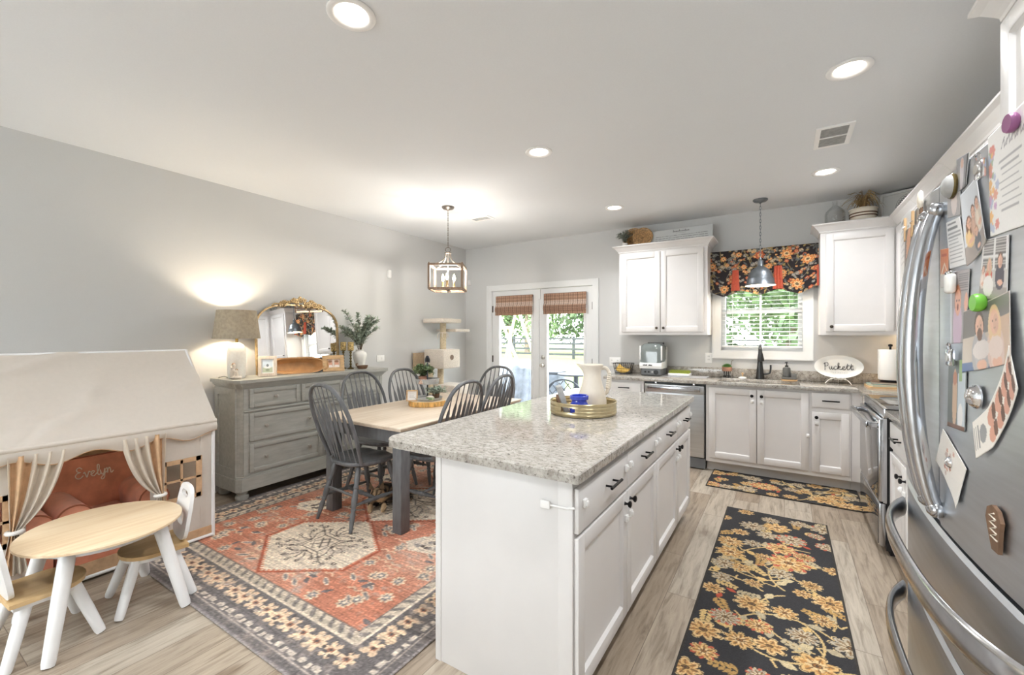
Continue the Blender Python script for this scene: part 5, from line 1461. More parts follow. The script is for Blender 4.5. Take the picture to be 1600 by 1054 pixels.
# arched gold mirror
MXW, MY0, MY1 = -4.185, 2.14, 3.025
my_c, mw = (MY0 + MY1) / 2, (MY1 - MY0) / 2
mr = thing('arched_mirror', 'arched gold framed mirror with floral crest leaning on the wall over the dresser', 'mirror', (MXW, my_c, BT))
mr.rotation_euler = (0, R_(-3.2), 0)
def arch(i_):
    w_ = mw - i_; out = [(-w_, .0 + i_)]
    for k in range(31):
        a = math.pi * (1 - k / 30); c_, s_ = math.cos(a), math.sin(a)
        out.append((w_ * math.copysign(abs(c_) ** .62, c_), .46 + (.225 - i_) * abs(s_) ** 1.0))
    out.append((w_, .0 + i_)); return out
A0, A1 = arch(0), arch(.014)
n = len(A0); mb = MB()
vs = [(0, y, z) for y, z in A0] + [(.022, y, z) for y, z in A0] + [(.022, y, z) for y, z in A1] + [(0.006, y, z) for y, z in A1]
fs = []
for k in range(4):
    for j in range(n):
        a, b = k * n + j, k * n + (j + 1) % n; c_ = ((k + 1) % 4) * n
        fs.append((a, b, c_ + (j + 1) % n, c_ + j))
mb.add(vs, fs); link('frame', mb, M['gold'], mr)
mb = MB(); mb.add([(.008, y, z) for y, z in A1] + [(.002, y, z) for y, z in A1], [tuple(range(n)), tuple(range(n, 2 * n))[::-1]] + [(j, (j + 1) % n, n + (j + 1) % n, n + j) for j in range(n)]); link('mirror_glass', mb, M['mirror'], mr)
mb = MB(); q = random.Random(2)
def crest_z(y): 
    u = min(1, abs(y) / mw); return .46 + .225 * math.sqrt(max(0, 1 - (u ** (1 / .62)) ** 2))
for i in range(46):
    y = q.uniform(-.235, .235); hh = .060 * (1 - (abs(y) / .25) ** 1.5) + .012
    z = crest_z(y) - .012 + q.uniform(0, hh)
    rr = q.uniform(.010, .020)
    for k in range(5):
        a = k * 1.257 + q.random()
        mb.ball((.024 + .004 * q.random(), y + rr * .8 * math.cos(a), z + rr * .8 * math.sin(a)), (.007, rr * .62, rr * .62), 7, 5)
    mb.ball((.032, y, z), (.006, rr * .4, rr * .4), 6, 4)
for s_ in (-1, 1):
    mb.tube(cr([(.022, s_ * .20, crest_z(.2) + .004), (.026, s_ * .26, crest_z(.26) + .016), (.026, s_ * .285, crest_z(.285) + .004), (.026, s_ * .262, crest_z(.262) - .002)]), .007, 8)
link('crest', mb, M['gold'], mr)

# wooden dough bowl standing on its side
db_ = bpy.data.objects.new('dough_bowl', None); COL.objects.link(db_); tag(db_, 'long worn wooden dough bowl tipped on its side before the arched mirror', 'bowl')
db_.location = (-3.985, 2.44, BT + .001); db_.rotation_euler = (R_(90) - R_(16), 0, R_(77))
mb = MB(); Lh, Wh = .255, .082
def shell(r_in, zo):
    out = []
    for j in range(9):
        k = 1 - j / 8 * .40; zz = -.075 * (j / 8) ** .7
        for i in range(40):
            a = 2 * math.pi * i / 40; c_, s_ = math.cos(a), math.sin(a)
            out.append(((Lh - r_in) * k ** .6 * math.copysign(abs(c_) ** .62, c_), Wh + (Wh - r_in) * k * math.copysign(abs(s_) ** .7, s_), zz * (1 if zo == 0 else .88) + (0 if zo == 0 else .0)))
    return out
o1 = shell(0, 0); o2 = shell(.013, 1)
vs = o1 + o2; N_ = len(o1); fs = []
for j in range(8):
    for i in range(40):
        a, b, c_, d_ = j * 40 + i, j * 40 + (i + 1) % 40, (j + 1) * 40 + (i + 1) % 40, (j + 1) * 40 + i
        fs += [(a, b, c_, d_), (N_ + d_, N_ + c_, N_ + b, N_ + a)]
for i in range(40): fs.append((i, N_ + i, N_ + (i + 1) % 40, (i + 1) % 40))
fs += [tuple(8 * 40 + i for i in range(40)), tuple(N_ + 8 * 40 + i for i in range(40))[::-1]]
mb.add(vs, fs, True)
link('shell', mb, M['woodtan'], db_)
for s_ in (-1, 1):
    mb = MB(); mb.tube(cr([(s_ * .252, Wh - .05, -.004), (s_ * .285, Wh - .03, -.006), (s_ * .285, Wh + .03, -.006), (s_ * .252, Wh + .05, -.004)]), .010, 8, flat=(.7, 1.2)); link('handle', mb, M['woodtan'], db_)

# two candlesticks
def candlestick(x, y, hh, label):
    r = thing('candlestick', label, 'candlestick', (x, y, BT), 0, 'brass candlesticks on the dresser')
    P_ = [(.034, 0), (.036, .006), (.024, .014), (.010, .022), (.012, .034)]
    z = .04
    while z < hh - .03:
        P_ += [(.007, z), (.013, z + .010), (.013, z + .016), (.007, z + .026)]; z += .032
    P_ += [(.008, hh - .012), (.024, hh - .004), (.028, hh)]
    mb = MB(); mb.lathe(P_, 18); link('stick', mb, M['brass'], r)
    mb = MB(); mb.lathe([(.031, hh), (.032, hh + .004), (.032, hh + .088), (.028, hh + .092), (0, hh + .090)], 22); link('candle', mb, M['candle'], r)
candlestick(-4.14, 3.055, .205, 'shorter brass candlestick with mottled candle, nearer the mirror')
candlestick(-4.04, 3.075, .205, 'brass candlestick with mottled candle standing beside the white vase')

# vase of eucalyptus
def leaf_quads(mb, p, d, ln, wd, up=Vector((0, 0, 1)), fold=.15):
    d = Vector(d).normalized(); s_ = d.cross(up); s_ = s_.normalized() if s_.length > 1e-4 else Vector((1, 0, 0)); nn = s_.cross(d)
    a = Vector(p); b = a + d * ln * .5; c_ = a + d * ln
    l_, r_ = b - s_ * wd / 2 + nn * wd * fold, b + s_ * wd / 2 + nn * wd * fold
    mb.add([a, l_, c_, r_, b - nn * .0006], [(0, 4, 1), (1, 4, 2), (2, 4, 3), (3, 4, 0)])
vx, vy = -4.085, 3.232
vs_ = thing('vase', 'white ceramic urn vase near the far end of the dresser', 'vase', (vx, vy, BT))
mb = MB(); mb.lathe([(.040, 0), (.044, .004), (.058, .05), (.074, .115), (.078, .15), (.070, .175), (.048, .188), (.042, .194), (.047, .202), (.047, .208), (.040, .208), (.038, .19), (.03, .16)], 30, caps=False); link('body', mb, M['ceramic'], vs_)
eu = thing('eucalyptus_branches', 'faux eucalyptus branches fanning out of the white vase on dresser', 'plant', (vx, vy, BT + .19))
fm, sm = MB(), MB(); q = random.Random(4)
for k in range(20):
    a = q.uniform(0, 6.28); sp = q.uniform(.06, .26); hh = q.uniform(.20, .45)
    tip = (max(-.15, sp * math.cos(a) + .03), sp * math.sin(a) * 1.1 + .0, hh)
    pts = cr([(0, 0, -.05), (tip[0] * .25, tip[1] * .25, hh * .45), (tip[0] * .65, tip[1] * .65, hh * .8), tip], 5)
    sm.tube(pts, .0022, 5)
    for i in range(4, len(pts)):
        for s_ in range(6):
            d = Vector((q.uniform(-1, 1), q.uniform(-1, 1), q.uniform(-.2, .8)))
            leaf_quads(fm, pts[i], d, q.uniform(.034, .058), q.uniform(.022, .036))
link('foliage', fm, M['euc'], eu); link('stems', sm, M['stem'], eu)
mb = MB(); mb.lathe([(.0, .0), (.034, .003), (.042, .02), (.046, .038), (.043, .038), (.036, .016), (0, .012)], 22, sx=1.0, sy=1.5); mb.tube(cr([(0, -.060, .034), (0, -.082, .046), (0, -.074, .062), (0, -.060, .058)]), .006, 8)
tag(link('small_dish', mb, M['wooddark'], None, loc=(-3.945, 3.155, BT), rotz=0), 'small brown bird-shaped dish in front of the white vase', 'dish')

# ================================================================ PLAY CORNER: TENT, ARMCHAIRS, CHILD TABLE
PX0, PX1, PY0, PY1 = -4.215, -3.346, .205, 1.425
PE, PR, PXM, PZ = .805, 1.285, -3.78, .010
pt = thing('play_tent', 'cream canvas house-shaped play tent with scalloped eave and curtains, against left wall', 'play tent', ((PX0 + PX1) / 2, (PY0 + PY1) / 2, PZ))
mb = MB()
q = random.Random(8)
wr_ = [(q.uniform(0, 1), q.uniform(0, 1), q.uniform(0, 3.14), q.uniform(.003, .009)) for _ in range(18)]
def wrinkle(u, v_):
    s_ = 0
    for a, b, th, am in wr_:
        d = (u - a) * math.cos(th) + (v_ - b) * math.sin(th); e = -(u - a) * math.sin(th) + (v_ - b) * math.cos(th)
        s_ += am * math.exp(-(d / .035) ** 2) * math.exp(-(e / .22) ** 2)
    return s_
def roof_f(u, v_):      # front slope; v 0 ridge ->1 eave
    sag = -.022 * math.sin(math.pi * u) * math.sin(math.pi * v_)
    x = PXM + (PX1 + .018 - PXM) * v_; z = PR + (PE - PR) * v_
    w_ = wrinkle(u, v_) + sag
    return (x + w_ * .7, PY0 - .012 + (PY1 - PY0 + .024) * u, z + w_ * .7)
mb.sheet(roof_f, 60, 40, .004)
def roof_b(u, v_): 
    return (PXM + (PX0 - .01 - PXM) * v_, PY0 - .012 + (PY1 - PY0 + .024) * u, PR + (PE - PR) * v_)
mb.sheet(roof_b, 8, 8, .004)
# scalloped eave flap hanging over the front
def flap(u, v_):
    sc_ = .5 - .5 * math.cos(2 * math.pi * u * 4.0)
    dep_ = .062 + .042 * (.5 - .5 * math.cos(2 * math.pi * (u * 4.0)))
    roll = math.sin(v_ * math.pi) * .012
    return (PX1 + .018 + roll + .004 * math.sin(u * 40) * v_, PY0 - .012 + (PY1 - PY0 + .024) * u, PE - dep_ * v_)
mb.sheet(flap, 80, 6, .003)
mb.tube([(PX1 + .018, PY0 - .012 + (PY1 - PY0 + .024) * u, PE + .002) for u in np.linspace(0, 1, 12)], .014, 10)
link('roof', mb, M['canvas'], pt, world=True)
mb = MB()
mb.tube([(PX1 + .019 + .004 * math.sin(u * 40), PY0 - .012 + (PY1 - PY0 + .024) * u, PE - (.062 + .042 * (.5 - .5 * math.cos(2 * math.pi * u * 4.0)))) for u in np.linspace(0, 1, 90)], .0035, 6)
link('scallop_trim', mb, M['canvasin'], pt, world=True)
# gable ends + back
mb = MB()
def gable(y, wob):
    P_ = [(PX0, PZ), (PX1, PZ), (PX1, PE), (PXM, PR), (PX0, PE)]
    mb.prism([(x, z) for x, z in P_], y - .002, y + .002, 'y')
gable(PY1, 0); gable(PY0, 0)
mb.box(PX0 - .002, PY0, PZ, PX0 + .002, PY1, PE)
link('side_wall', mb, M['canvas'], pt, world=True)
mb = MB(); mb.box(PX0 + .006, PY0 + .01, PZ, PX0 + .010, PY1 - .01, PE - .01); link('back_lining', mb, M['canvasin'], pt, world=True)
mb = MB(); mb.box(PX0 + .004, PY0 + .006, PZ - .001, PX1 - .006, PY1 - .006, PZ + .002); link('floor_cloth', mb, M['canvasin'], pt, world=True)
# white poles
mb = MB(); r_ = .011
for y in (PY0, PY1):
    mb.tube([(PX1, y, PZ), (PX1, y, PE)], r_, 10); mb.tube([(PX0, y, PZ), (PX0, y, PE)], r_, 10); mb.tube([(PX1, y, PE), (PXM, y, PR - .006)], r_, 10); mb.tube([(PX0, y, PE), (PXM, y, PR - .006)], r_, 10); mb.tube([(PX0, y, PZ + .012), (PX1, y, PZ + .012)], r_, 10)
mb.tube([(PX1, PY0, PZ + .012), (PX1, PY1, PZ + .012)], r_, 10); mb.tube([(PXM, PY0, PR - .006), (PXM, PY1, PR - .006)], r_, 10)
link('pole_frame', mb, M['pvc'], pt, world=True)
# front panels with windows
DCY = (PY0 + PY1) / 2
def front_panel(s_):
    def Y_(d): return DCY + s_ * d
    wy0, wy1, wz0, wz1 = .315, .535, .315, .575
    mb = MB()
    def quad(d0, d1, z0, z1):
        mb.sheet(lambda u, v_: (PX1 - .004 + .006 * math.sin(7 * u + 9 * v_) * math.sin(3.1 * v_), Y_(d0 + (d1 - d0) * u), z0 + (z1 - z0) * v_), 6, 6, .003)
    quad(wy1, .608, .085, .78); quad(.262, wy0, .085, .78); quad(wy0, wy1, .085, wz0); quad(wy0, wy1, wz1, .78)
    link('front_panel', mb, M['canvas'], pt, world=True)
    mb = MB(); t_ = .028
    for d0, d1, z0, z1 in ((wy0 - .006, wy0 + t_, wz0 - .006, wz1 + .006), (wy1 - t_, wy1 + .006, wz0 - .006, wz1 + .006), (wy0, wy1, wz0 - .006, wz0 + t_ * .8), (wy0, wy1, wz1 - t_ * .8, wz1 + .006), (wy0, wy1, .438, .452), ((wy0 + wy1) / 2 - .007, (wy0 + wy1) / 2 + .007, wz0, wz1)):
        mb.box(PX1 - .002, min(Y_(d0), Y_(d1)), z0, PX1 + .004, max(Y_(d0), Y_(d1)), z1)
    link('window_frame', mb, M['canvasin'], pt, world=True)
    mb = MB(); mb.box(PX1 - .006, min(Y_(wy0), Y_(wy1)), wz0, PX1 - .004, max(Y_(wy0), Y_(wy1)), wz1); link('window_vinyl', mb, M['glass'], pt, world=True)
    mb = MB(); mb.box(PX1 - .004, min(Y_(.262), Y_(.608)), PZ + .024, PX1 + .003, max(Y_(.262), Y_(.608)), .086); link('hem_band', mb, M['canvasin'], pt, world=True)
    # gathered curtain, tied at the window edge
    ty, tz = .305, .390
    def cur(u, v_):
        top_d = .115 + .215 * u; bot_d = .255 + .10 * u
        w_ = math.sin(u * 26) 
        if v_ < .62:
            k = v_ / .62; e = k ** 1.35
            d = top_d * (1 - e) + (ty + (u - .5) * .030) * e; z = .775 + (tz - .775) * k - .10 * (1 - u) * math.sin(math.pi * k) * .55
            amp = .010 * (1 - k) + .012
        else:
            k = (v_ - .62) / .38
            d = (ty + (u - .5) * .030) * (1 - k) + bot_d * k; z = tz + (.17 - tz) * k; amp = .012
        return (PX1 + .018 + amp * w_, Y_(d), z)
    mb = MB(); mb.sheet(cur, 60, 34, .002); link('curtain', mb, M['sheer'], pt, world=True)
    mb = MB(); mb.sheet(lambda u, v_: (lambda p: (p[0] + .004, p[1], p[2]))(cur(.60 + .34 * u, v_)), 22, 34, .002); link('curtain_border', mb, M['canvasin'], pt, world=True)
    mb = MB(); mb.tube([(PX1 + .018 + .026 * math.cos(a), Y_(ty) + .026 * math.sin(a), tz) for a in np.linspace(0, 6.283, 20)[:-1]], .011, 8, closed=True); link('tie', mb, M['ceramic'], pt, world=True)
front_panel(1); front_panel(-1)
mb = MB(); mb.box(PX1 - .003, DCY - .262, PZ + .02, PX1 + .003, DCY + .262, .105); link('hem_band', mb, M['canvasin'], pt, world=True)

# two rust armchairs inside the tent
def armchair(label, x, y, wd, name_text=None):
    r = thing('child_armchair', label, 'armchair', (x, y, PZ + .003), 0, None)      # faces +x
    h_ = wd / 2; ar = .078
    mb = MB(); mb.box(-.21, -h_ + ar, 0, .215, h_ - ar, .165, .02, 3); link('base', mb, M['rust'], r)
    mb = MB(); mb.box(-.15, -h_ + ar * 1.9, .165, .225, h_ - ar * 1.9, .262, .035, 4); link('seat', mb, M['rust'], r)
    for s_ in (-1, 1):
        yc = s_ * (h_ - ar)
        mb = MB(); pr_ = [( yc - ar * .92, 0), (yc + ar * .92, 0), (yc + ar * .92, .24)] + [(yc + ar * math.cos(a), .315 + ar * math.sin(a)) for a in np.linspace(-.35, math.pi + .35, 15)] + [(yc - ar * .92, .24)]
        mb.prism(pr_, -.20, .235, 'x'); mb.s = [True] * len(mb.s)
        arm = link('arm', mb, M['rust'], r)
        mb = MB(); mb.tube([(.236, p, z) for p, z in pr_[2:]], .0045, 6); link('piping', mb, M['piping'], arm)
    def back(u, v_):
        y = (-h_ + .045) + (wd - .09) * u; z = .16 + .415 * v_
        puff = .045 * (math.sin(math.pi * min(1, max(0, u))) ** .4) * (math.sin(math.pi * (v_ * .9 + .05)) ** .35)
        return (-.155 - .07 * v_ + puff, y, z)
    mb = MB(); mb.sheet(back, 24, 18, .14); b = link('backrest', mb, M['rust'], r)
    edge = [back(0, v_) for v_ in np.linspace(0, 1, 12)] + [back(u, 1) for u in np.linspace(.04, 1, 20)] + [back(1, v_) for v_ in np.linspace(.95, 0, 12)]
    mb = MB(); mb.tube(edge, .005, 6); link('piping', mb, M['piping'], b)
    if name_text:
        sts, wt = script_strokes(name_text); k = .034
        mb = MB()
        for st in sts:
            pts = cr([(p[0], p[1], 0) for p in st], 5)
            P3 = []
            for p in pts:
                yy = -.005 + (p[0] - wt / 2) * k; zz = .448 + p[1] * k
                P3.append(back((yy + h_ - .045) / (wd - .09), (zz - .16) / .415)); P3[-1] = (P3[-1][0] + .002, P3[-1][1], P3[-1][2])
            mb.tube(P3, .0031, 6)
        link('embroidered_name', mb, M['thread'], b)
armchair('rust child armchair embroidered Evelyn in the tent doorway', -3.72, .955, .53, 'Evelyn')
armchair('rust child armchair at left inside the tent, no name showing', -3.70, .452, .46)

# small round table and two small chairs
KT = .452
kt = thing('child_table', 'round birch-topped low play table with splayed white legs before the tent', 'table', (-2.88, .74, 0))
mb = MB(); mb.lathe([(.30, KT - .018), (.310, KT - .014), (.310, KT - .004), (.305, KT), (0, KT)], 64); mb.lathe([(0, KT - .018), (.30, KT - .018)], 64, caps=False)
link('tabletop', mb, M['birch'], kt)
mb = MB(); mb.lathe([(.235, KT - .050), (.245, KT - .050), (.245, KT - .018), (.235, KT - .018), (.235, KT - .050)], 40, caps=False); link('apron', mb, M['pvc'], kt)
for sx_, sy_ in ((1, -1), (1, 1), (-1, 1), (-1, -1)):
    mb = MB(); mb.spun((sx_ * .17, sy_ * .165, KT - .02), (sx_ * .268, sy_ * .247, 0.004), [(0, .030), (.5, .028), (.96, .024), (1, .021)], 16); link('leg', mb, M['pvc'], kt)
def child_chair(label, loc, rot, grp):
    r = thing('child_chair', label, 'chair', loc, rot, grp)    # front = +y
    mb = MB(); poly = [(-.135, -.135), (.135, -.135), (.140, .02)] + [(.14 * math.cos(a), .02 + .115 * math.sin(a)) for a in np.linspace(.15, math.pi - .15, 12)] + [(-.140, .02)]
    mb.prism(poly, .252, .270, 'z'); link('seat', mb, M['bamboo'], r)
    mb = MB(); mb.prism([(x * .9, y * .9) for x, y in poly], .232, .252, 'z'); link('seat_frame', mb, M['pvc'], r)
    for sx_, sy_ in ((1, 1), (-1, 1), (1, -1), (-1, -1)):
        mb = MB(); mb.spun((sx_ * .085, sy_ * .075, .245), (sx_ * .150, sy_ * .150, 0.003), [(0, .024), (.5, .023), (.95, .020), (1, .017)], 14); link('leg', mb, M['pvc'], r)
    # back panel with two cut-outs: outline + holes as a strip mesh
    def outl(n=40):
        out = []
        for i in range(n):
            a = 2 * math.pi * i / n; c_, s_ = math.cos(a), math.sin(a)
            ex = .55
            x = .118 * math.copysign(abs(c_) ** ex, c_) * (1 + .12 * (s_ if s_ < 0 else 0) * -1); z = .143 * math.copysign(abs(s_) ** (.5 if s_ < 0 else .75), s_)
            out.append((x, .413 + z))
        return out
    bm = bmesh.new()
    def loop(pts): 
        vs = [bm.verts.new((x, 0, z)) for x, z in pts]; return [bm.edges.new((vs[i], vs[(i + 1) % len(vs)])) for i in range(len(vs))]
    es = loop(outl())
    for zc, w_, h2 in ((.505, .055, .016), (.375, .052, .034)):
        es += loop([(w_ * math.copysign(abs(math.cos(a)) ** .6, math.cos(a)), zc + h2 * math.copysign(abs(math.sin(a)) ** .6, math.sin(a))) for a in np.linspace(0, 2 * math.pi, 25)[:-1]])
    bmesh.ops.triangle_fill(bm, use_beauty=True, use_dissolve=False, edges=es)
    ret = bmesh.ops.extrude_face_region(bm, geom=list(bm.faces)); vv = [g for g in ret['geom'] if isinstance(g, bmesh.types.BMVert)]
    bmesh.ops.translate(bm, verts=vv, vec=(0, .018, 0))
    bm.verts.index_update()
    mb = MB(); tilt = Matrix.Translation((0, -.128, .27)) @ Matrix.Rotation(R_(9), 4, 'X') @ Matrix.Translation((0, 0, -.27))
    mb.M = tilt; mb.add([tuple(q_.co) for q_ in bm.verts], [tuple(q_.index for q_ in f.verts) for f in bm.faces]); bm.free()
    link('backrest', mb, M['pvc'], r)
    return r
G_ = 'small white chairs at the play table'
k0 = child_chair('small white chair with honey seat at the far right side of play table', (-2.865, .925, .006), R_(172), G_)
dup(k0, (-2.862, .53, 0), R_(3), 'small white chair with honey seat at left picture edge, near side of play table')

# ================================================================ HANGING LIGHTS
def chain(mb, p0, p1, ln=.032, r_=.0022, wd=.009):
    p0, p1 = Vector(p0), Vector(p1); n_ = max(1, int((p1 - p0).length / (ln * .78)))
    for i in range(n_):
        c_ = p0.lerp(p1, (i + .5) / n_); a = i % 2
        pts = []
        for k in range(14):
            t_ = 2 * math.pi * k / 14; d = math.cos(t_) * wd * .55; z = math.sin(t_) * ln * .5
            pts.append((c_.x + (d if a else 0), c_.y + (0 if a else d), c_.z + z))
        mb.tube(pts, r_, 5, closed=True)
LX, LY = -2.995, 3.485
lt = thing('lantern_pendant', 'square weathered lantern pendant with three candle bulbs over the dining table', 'pendant light', (LX, LY, ZC), R_(32))
mb = MB(); mb.lathe([(.066, 0), (.066, -.008), (.058, -.020), (.020, -.032), (.010, -.040), (0, -.042)], 28); link('canopy', mb, M['lanternmetal'], lt)
mb = MB(); chain(mb, (0, 0, -.04), (0, 0, -.43)); link('chain', mb, M['lanternmetal'], lt)
mb = MB(); mb.tube([(.026 * math.cos(a), 0, -.452 + .026 * math.sin(a)) for a in np.linspace(0, 6.283, 24)[:-1]], .003, 6, closed=True); link('loop_ring', mb, M['lanternmetal'], lt)
zt, zb, hw = -.628, -.873, .168
mb = MB(); mb.lathe([(.034, -.492), (.036, -.488), (.036, -.482), (.014, -.478), (0, -.476)], 20); mb.tube([(0, 0, -.48), (0, 0, zb + .004)], .005, 8); link('center_rod', mb, M['lanternmetal'], lt)
mb = MB()
for sx_, sy_ in ((1, 1), (-1, 1), (1, -1), (-1, -1)):
    pts = cr([(sx_ * .022, sy_ * .022, -.485), (sx_ * .030, sy_ * .030, -.535), (sx_ * .062, sy_ * .062, -.585), (sx_ * .115, sy_ * .115, -.615), (sx_ * hw * .93, sy_ * hw * .93, zt + .004)], 6); mb.tube(pts, .0055, 8)
link('scroll_arms', mb, M['lanternmetal'], lt)
mb = MB(); b = .011
for sx_, sy_ in ((1, 1), (-1, 1), (1, -1), (-1, -1)):
    mb.box(sx_ * hw - b, sy_ * hw - b, zb - .004, sx_ * hw + b, sy_ * hw + b, zt + .006); mb.ball((sx_ * hw, sy_ * hw, zt + .014), (.008, .008, .010), 8, 6)
for z in (zt, zb):
    for s_ in (-1, 1):
        mb.box(-hw + b, s_ * hw - b * .8, z - b, hw - b, s_ * hw + b * .8, z + b); mb.box(s_ * hw - b * .8, -hw + b, z - b, s_ * hw + b * .8, hw - b, z + b)
link('frame', mb, M['lantern'], lt)
mb = MB(); mb.box(-hw, -.006, zb - .004, hw, .006, zb + .004); mb.box(-.006, -hw, zb - .0035, .006, hw, zb + .0035); mb.lathe([(.03, zb), (.03, zb + .012), (.010, zb + .022), (0, zb + .022)], 16); mb.lathe([(0, zb - .03), (.008, zb - .026), (.010, zb - .004)], 12, caps=False); link('base_cross', mb, M['lanternmetal'], lt)
for i, a in enumerate((R_(-90), R_(30), R_(150))):
    x, y = .068 * math.cos(a), .068 * math.sin(a)
    mb = MB(); mb.tube(cr([(0, 0, zb + .012), (x * .6, y * .6, zb + .010), (x, y, zb + .018), (x, y, zb + .03)], 5), .0045, 8); mb.lathe([(.016, zb + .028), (.017, zb + .034), (.011, zb + .038), (.011, zb + .095), (0, zb + .095)], 14, (x, y, 0)); sck = link('candle_socket', mb, M['gold'], lt)
    mb = MB(); mb.lathe([(.008, zb + .095), (.016, zb + .115), (.017, zb + .128), (.011, zb + .150), (.004, zb + .168), (0, zb + .172)], 14, (x, y, 0)); link('bulb', mb, M['bulb'], lt)
    ld = bpy.data.lights.new('lamp', 'POINT'); ld.energy = 6.2; ld.color = (1, .95, .88); ld.shadow_soft_size = .02
    lo = bpy.data.objects.new('lamp', ld); COL.objects.link(lo); lo.location = (x, y, zb + .20); lo.parent = lt

PXX, PYY = -.204, 4.955
pn = thing('dome_pendant', 'grey zinc dome pendant on a chain hanging before the floral valance', 'pendant light', (PXX, PYY, ZC))
mb = MB(); mb.lathe([(.066, 0), (.066, -.010), (.054, -.022), (.016, -.030), (.008, -.04), (0, -.04)], 28); link('canopy', mb, M['zinc'], pn)
mb = MB(); chain(mb, (0, 0, -.036), (0, 0, -.585), .04, .0026, .011); link('chain', mb, M['zinc'], pn)
mb = MB(); mb.lathe([(.010, -.575), (.014, -.60), (.026, -.612), (.026, -.655), (.034, -.668), (.050, -.678), (.078, -.700), (.099, -.733), (.112, -.780), (.116, -.783), (.118, -.790), (.122, -.830), (.134, -.848), (.136, -.852), (.134, -.856)], 40, caps=False); link('shade', mb, M['zinc'], pn)
mb = MB(); mb.lathe([(.134, -.856), (.128, -.846), (.116, -.828), (.108, -.780), (.095, -.735), (.074, -.704), (.046, -.684), (0, -.680)], 40, caps=False); link('shade_lining', mb, M['whiteenamel'], pn)
mb = MB(); mb.ball((0, 0, -.775), (.028, .028, .036), 14, 9); link('bulb', mb, M['bulb'], pn)
ld = bpy.data.lights.new('lamp', 'POINT'); ld.energy = 5; ld.color = (1, .87, .7); ld.shadow_soft_size = .03
lo = bpy.data.objects.new('lamp', ld); COL.objects.link(lo); lo.location = (0, 0, -.825); lo.parent = pn

# ================================================================ CAT TREE
cx0, cx1, cy0_, cy1 = -4.205, -3.85, 4.385, 4.74
tr = thing('cat_tree', 'beige plush cat tree with cube house and square perch in back left corner', 'cat tree', (-4.0, 4.56, 0))
def plush(name, x0, y0, z0, x1, y1, z1, mat='plush', bev=.018):
    mb = MB(); mb.box(x0, y0, z0, x1, y1, z1, bev, 3); return link(name, mb, M[mat], tr, world=True)
plush('base', -4.225, 4.30, 0, -3.72, 4.86, .05)
plush('perch', -4.205, 4.36, 1.555, -3.83, 4.75, 1.615)
plush('perch', -4.235, 4.66, 1.435, -3.86, 4.98, 1.475)
hs = plush('cube_house', cx0, cy0_, .935, cx1, cy1, 1.195)
mb = MB(); mb.M = Matrix.Translation((cx1 + .001, 4.56, 1.085)) @ Matrix.Rotation(R_(90), 4, 'Y'); mb.lathe([(0, 0), (.036, 0), (.036, .003), (0, .003)], 24, caps=False); link('entrance', mb, M['wooddark'], hs, world=True)
mb = MB(); mb.M = None; mb.prism([(-4.135 + .034 * math.cos(a), 1.075 + .034 * math.sin(a)) for a in np.linspace(0, math.pi, 14)] + [(-4.169, 1.02), (-4.101, 1.02)], cy0_ - .003, cy0_ + .001, 'y'); link('entrance', mb, M['iron'], hs, world=True)
plush('hammock_wall', -4.235, 4.20, .90, -4.215, 4.42, 1.15, 'plushtan', .008)
plush('lower_house', -4.06, 4.42, .42, -3.70, 4.76, .72)
plush('step', -3.90, 4.34, .30, -3.66, 4.56, .36)
for x, y, z0, z1 in ((-4.00, 4.55, 1.195, 1.555), (-4.00, 4.50, .72, .935), (-4.06, 4.36, .05, .935), (-3.80, 4.45, .05, .30), (-3.79, 4.74, .05, .42), (-4.02, 4.74, .05, .42)):
    mb = MB(); mb.lathe([(.042, z0), (.042, z1)], 20, (x, y, 0)); link('scratch_post', mb, M['sisal'], tr, world=True)
mb = MB()
for k in range(5):
    a = k * 1.25 + .3; mb.tube(cr([(-4.00 + .04 * math.cos(a), 4.55 + .04 * math.sin(a), 1.42), (-4.00 + .07 * math.cos(a), 4.55 + .07 * math.sin(a), 1.405), (-4.00 + .075 * math.cos(a), 4.55 + .075 * math.sin(a), 1.36 - .02 * (k % 2))], 5), .005, 6)
mb.tube([(-4.00 + .047 * math.cos(a), 4.55 + .047 * math.sin(a), 1.42) for a in np.linspace(0, 6.283, 20)[:-1]], .007, 6, closed=True); link('rope_toy', mb, M['plush'], tr, world=True)

# ================================================================ TABLE CENTREPIECE
SXc, SYc = -2.735, 2.90
ws = thing('wood_slice', 'round bark-edged wood slice on the dining table', 'wood slice', (SXc, SYc, TZ))
mb = MB(); q = random.Random(9); n = 60; ir = [.165 * (1 + .03 * math.sin(3 * a + 1) + .02 * math.sin(7 * a) + q.uniform(-.008, .008)) for a in np.linspace(0, 6.283, n + 1)[:-1]]
vs = []
for k, z in ((.985, 0.001), (1.0, .01), (.99, .035), (.975, .045)): vs += [(ir[i] * k * math.cos(2 * math.pi * i / n), ir[i] * k * math.sin(2 * math.pi * i / n), z) for i in range(n)]
fs = [(a * n + i, a * n + (i + 1) % n, (a + 1) * n + (i + 1) % n, (a + 1) * n + i) for a in range(3) for i in range(n)] + [tuple(range(n))[::-1]]
mb.add(vs, fs); link('bark', mb, M['bark'], ws)
mb = MB(); mb.add([(ir[i] * .97 * math.cos(2 * math.pi * i / n), ir[i] * .97 * math.sin(2 * math.pi * i / n), .045) for i in range(n)] + [(ir[i] * .97 * math.cos(2 * math.pi * i / n), ir[i] * .97 * math.sin(2 * math.pi * i / n), .0475) for i in range(n)], [tuple(range(n, 2 * n))] + [(i, (i + 1) % n, n + (i + 1) % n, n + i) for i in range(n)]); link('cut_face', mb, M['birch'], ws)
ZS = TZ + .0485
ts = thing('tiered_tray', 'galvanised two-tier round tray standing on the wood slice', 'tray', (SXc, SYc, ZS))
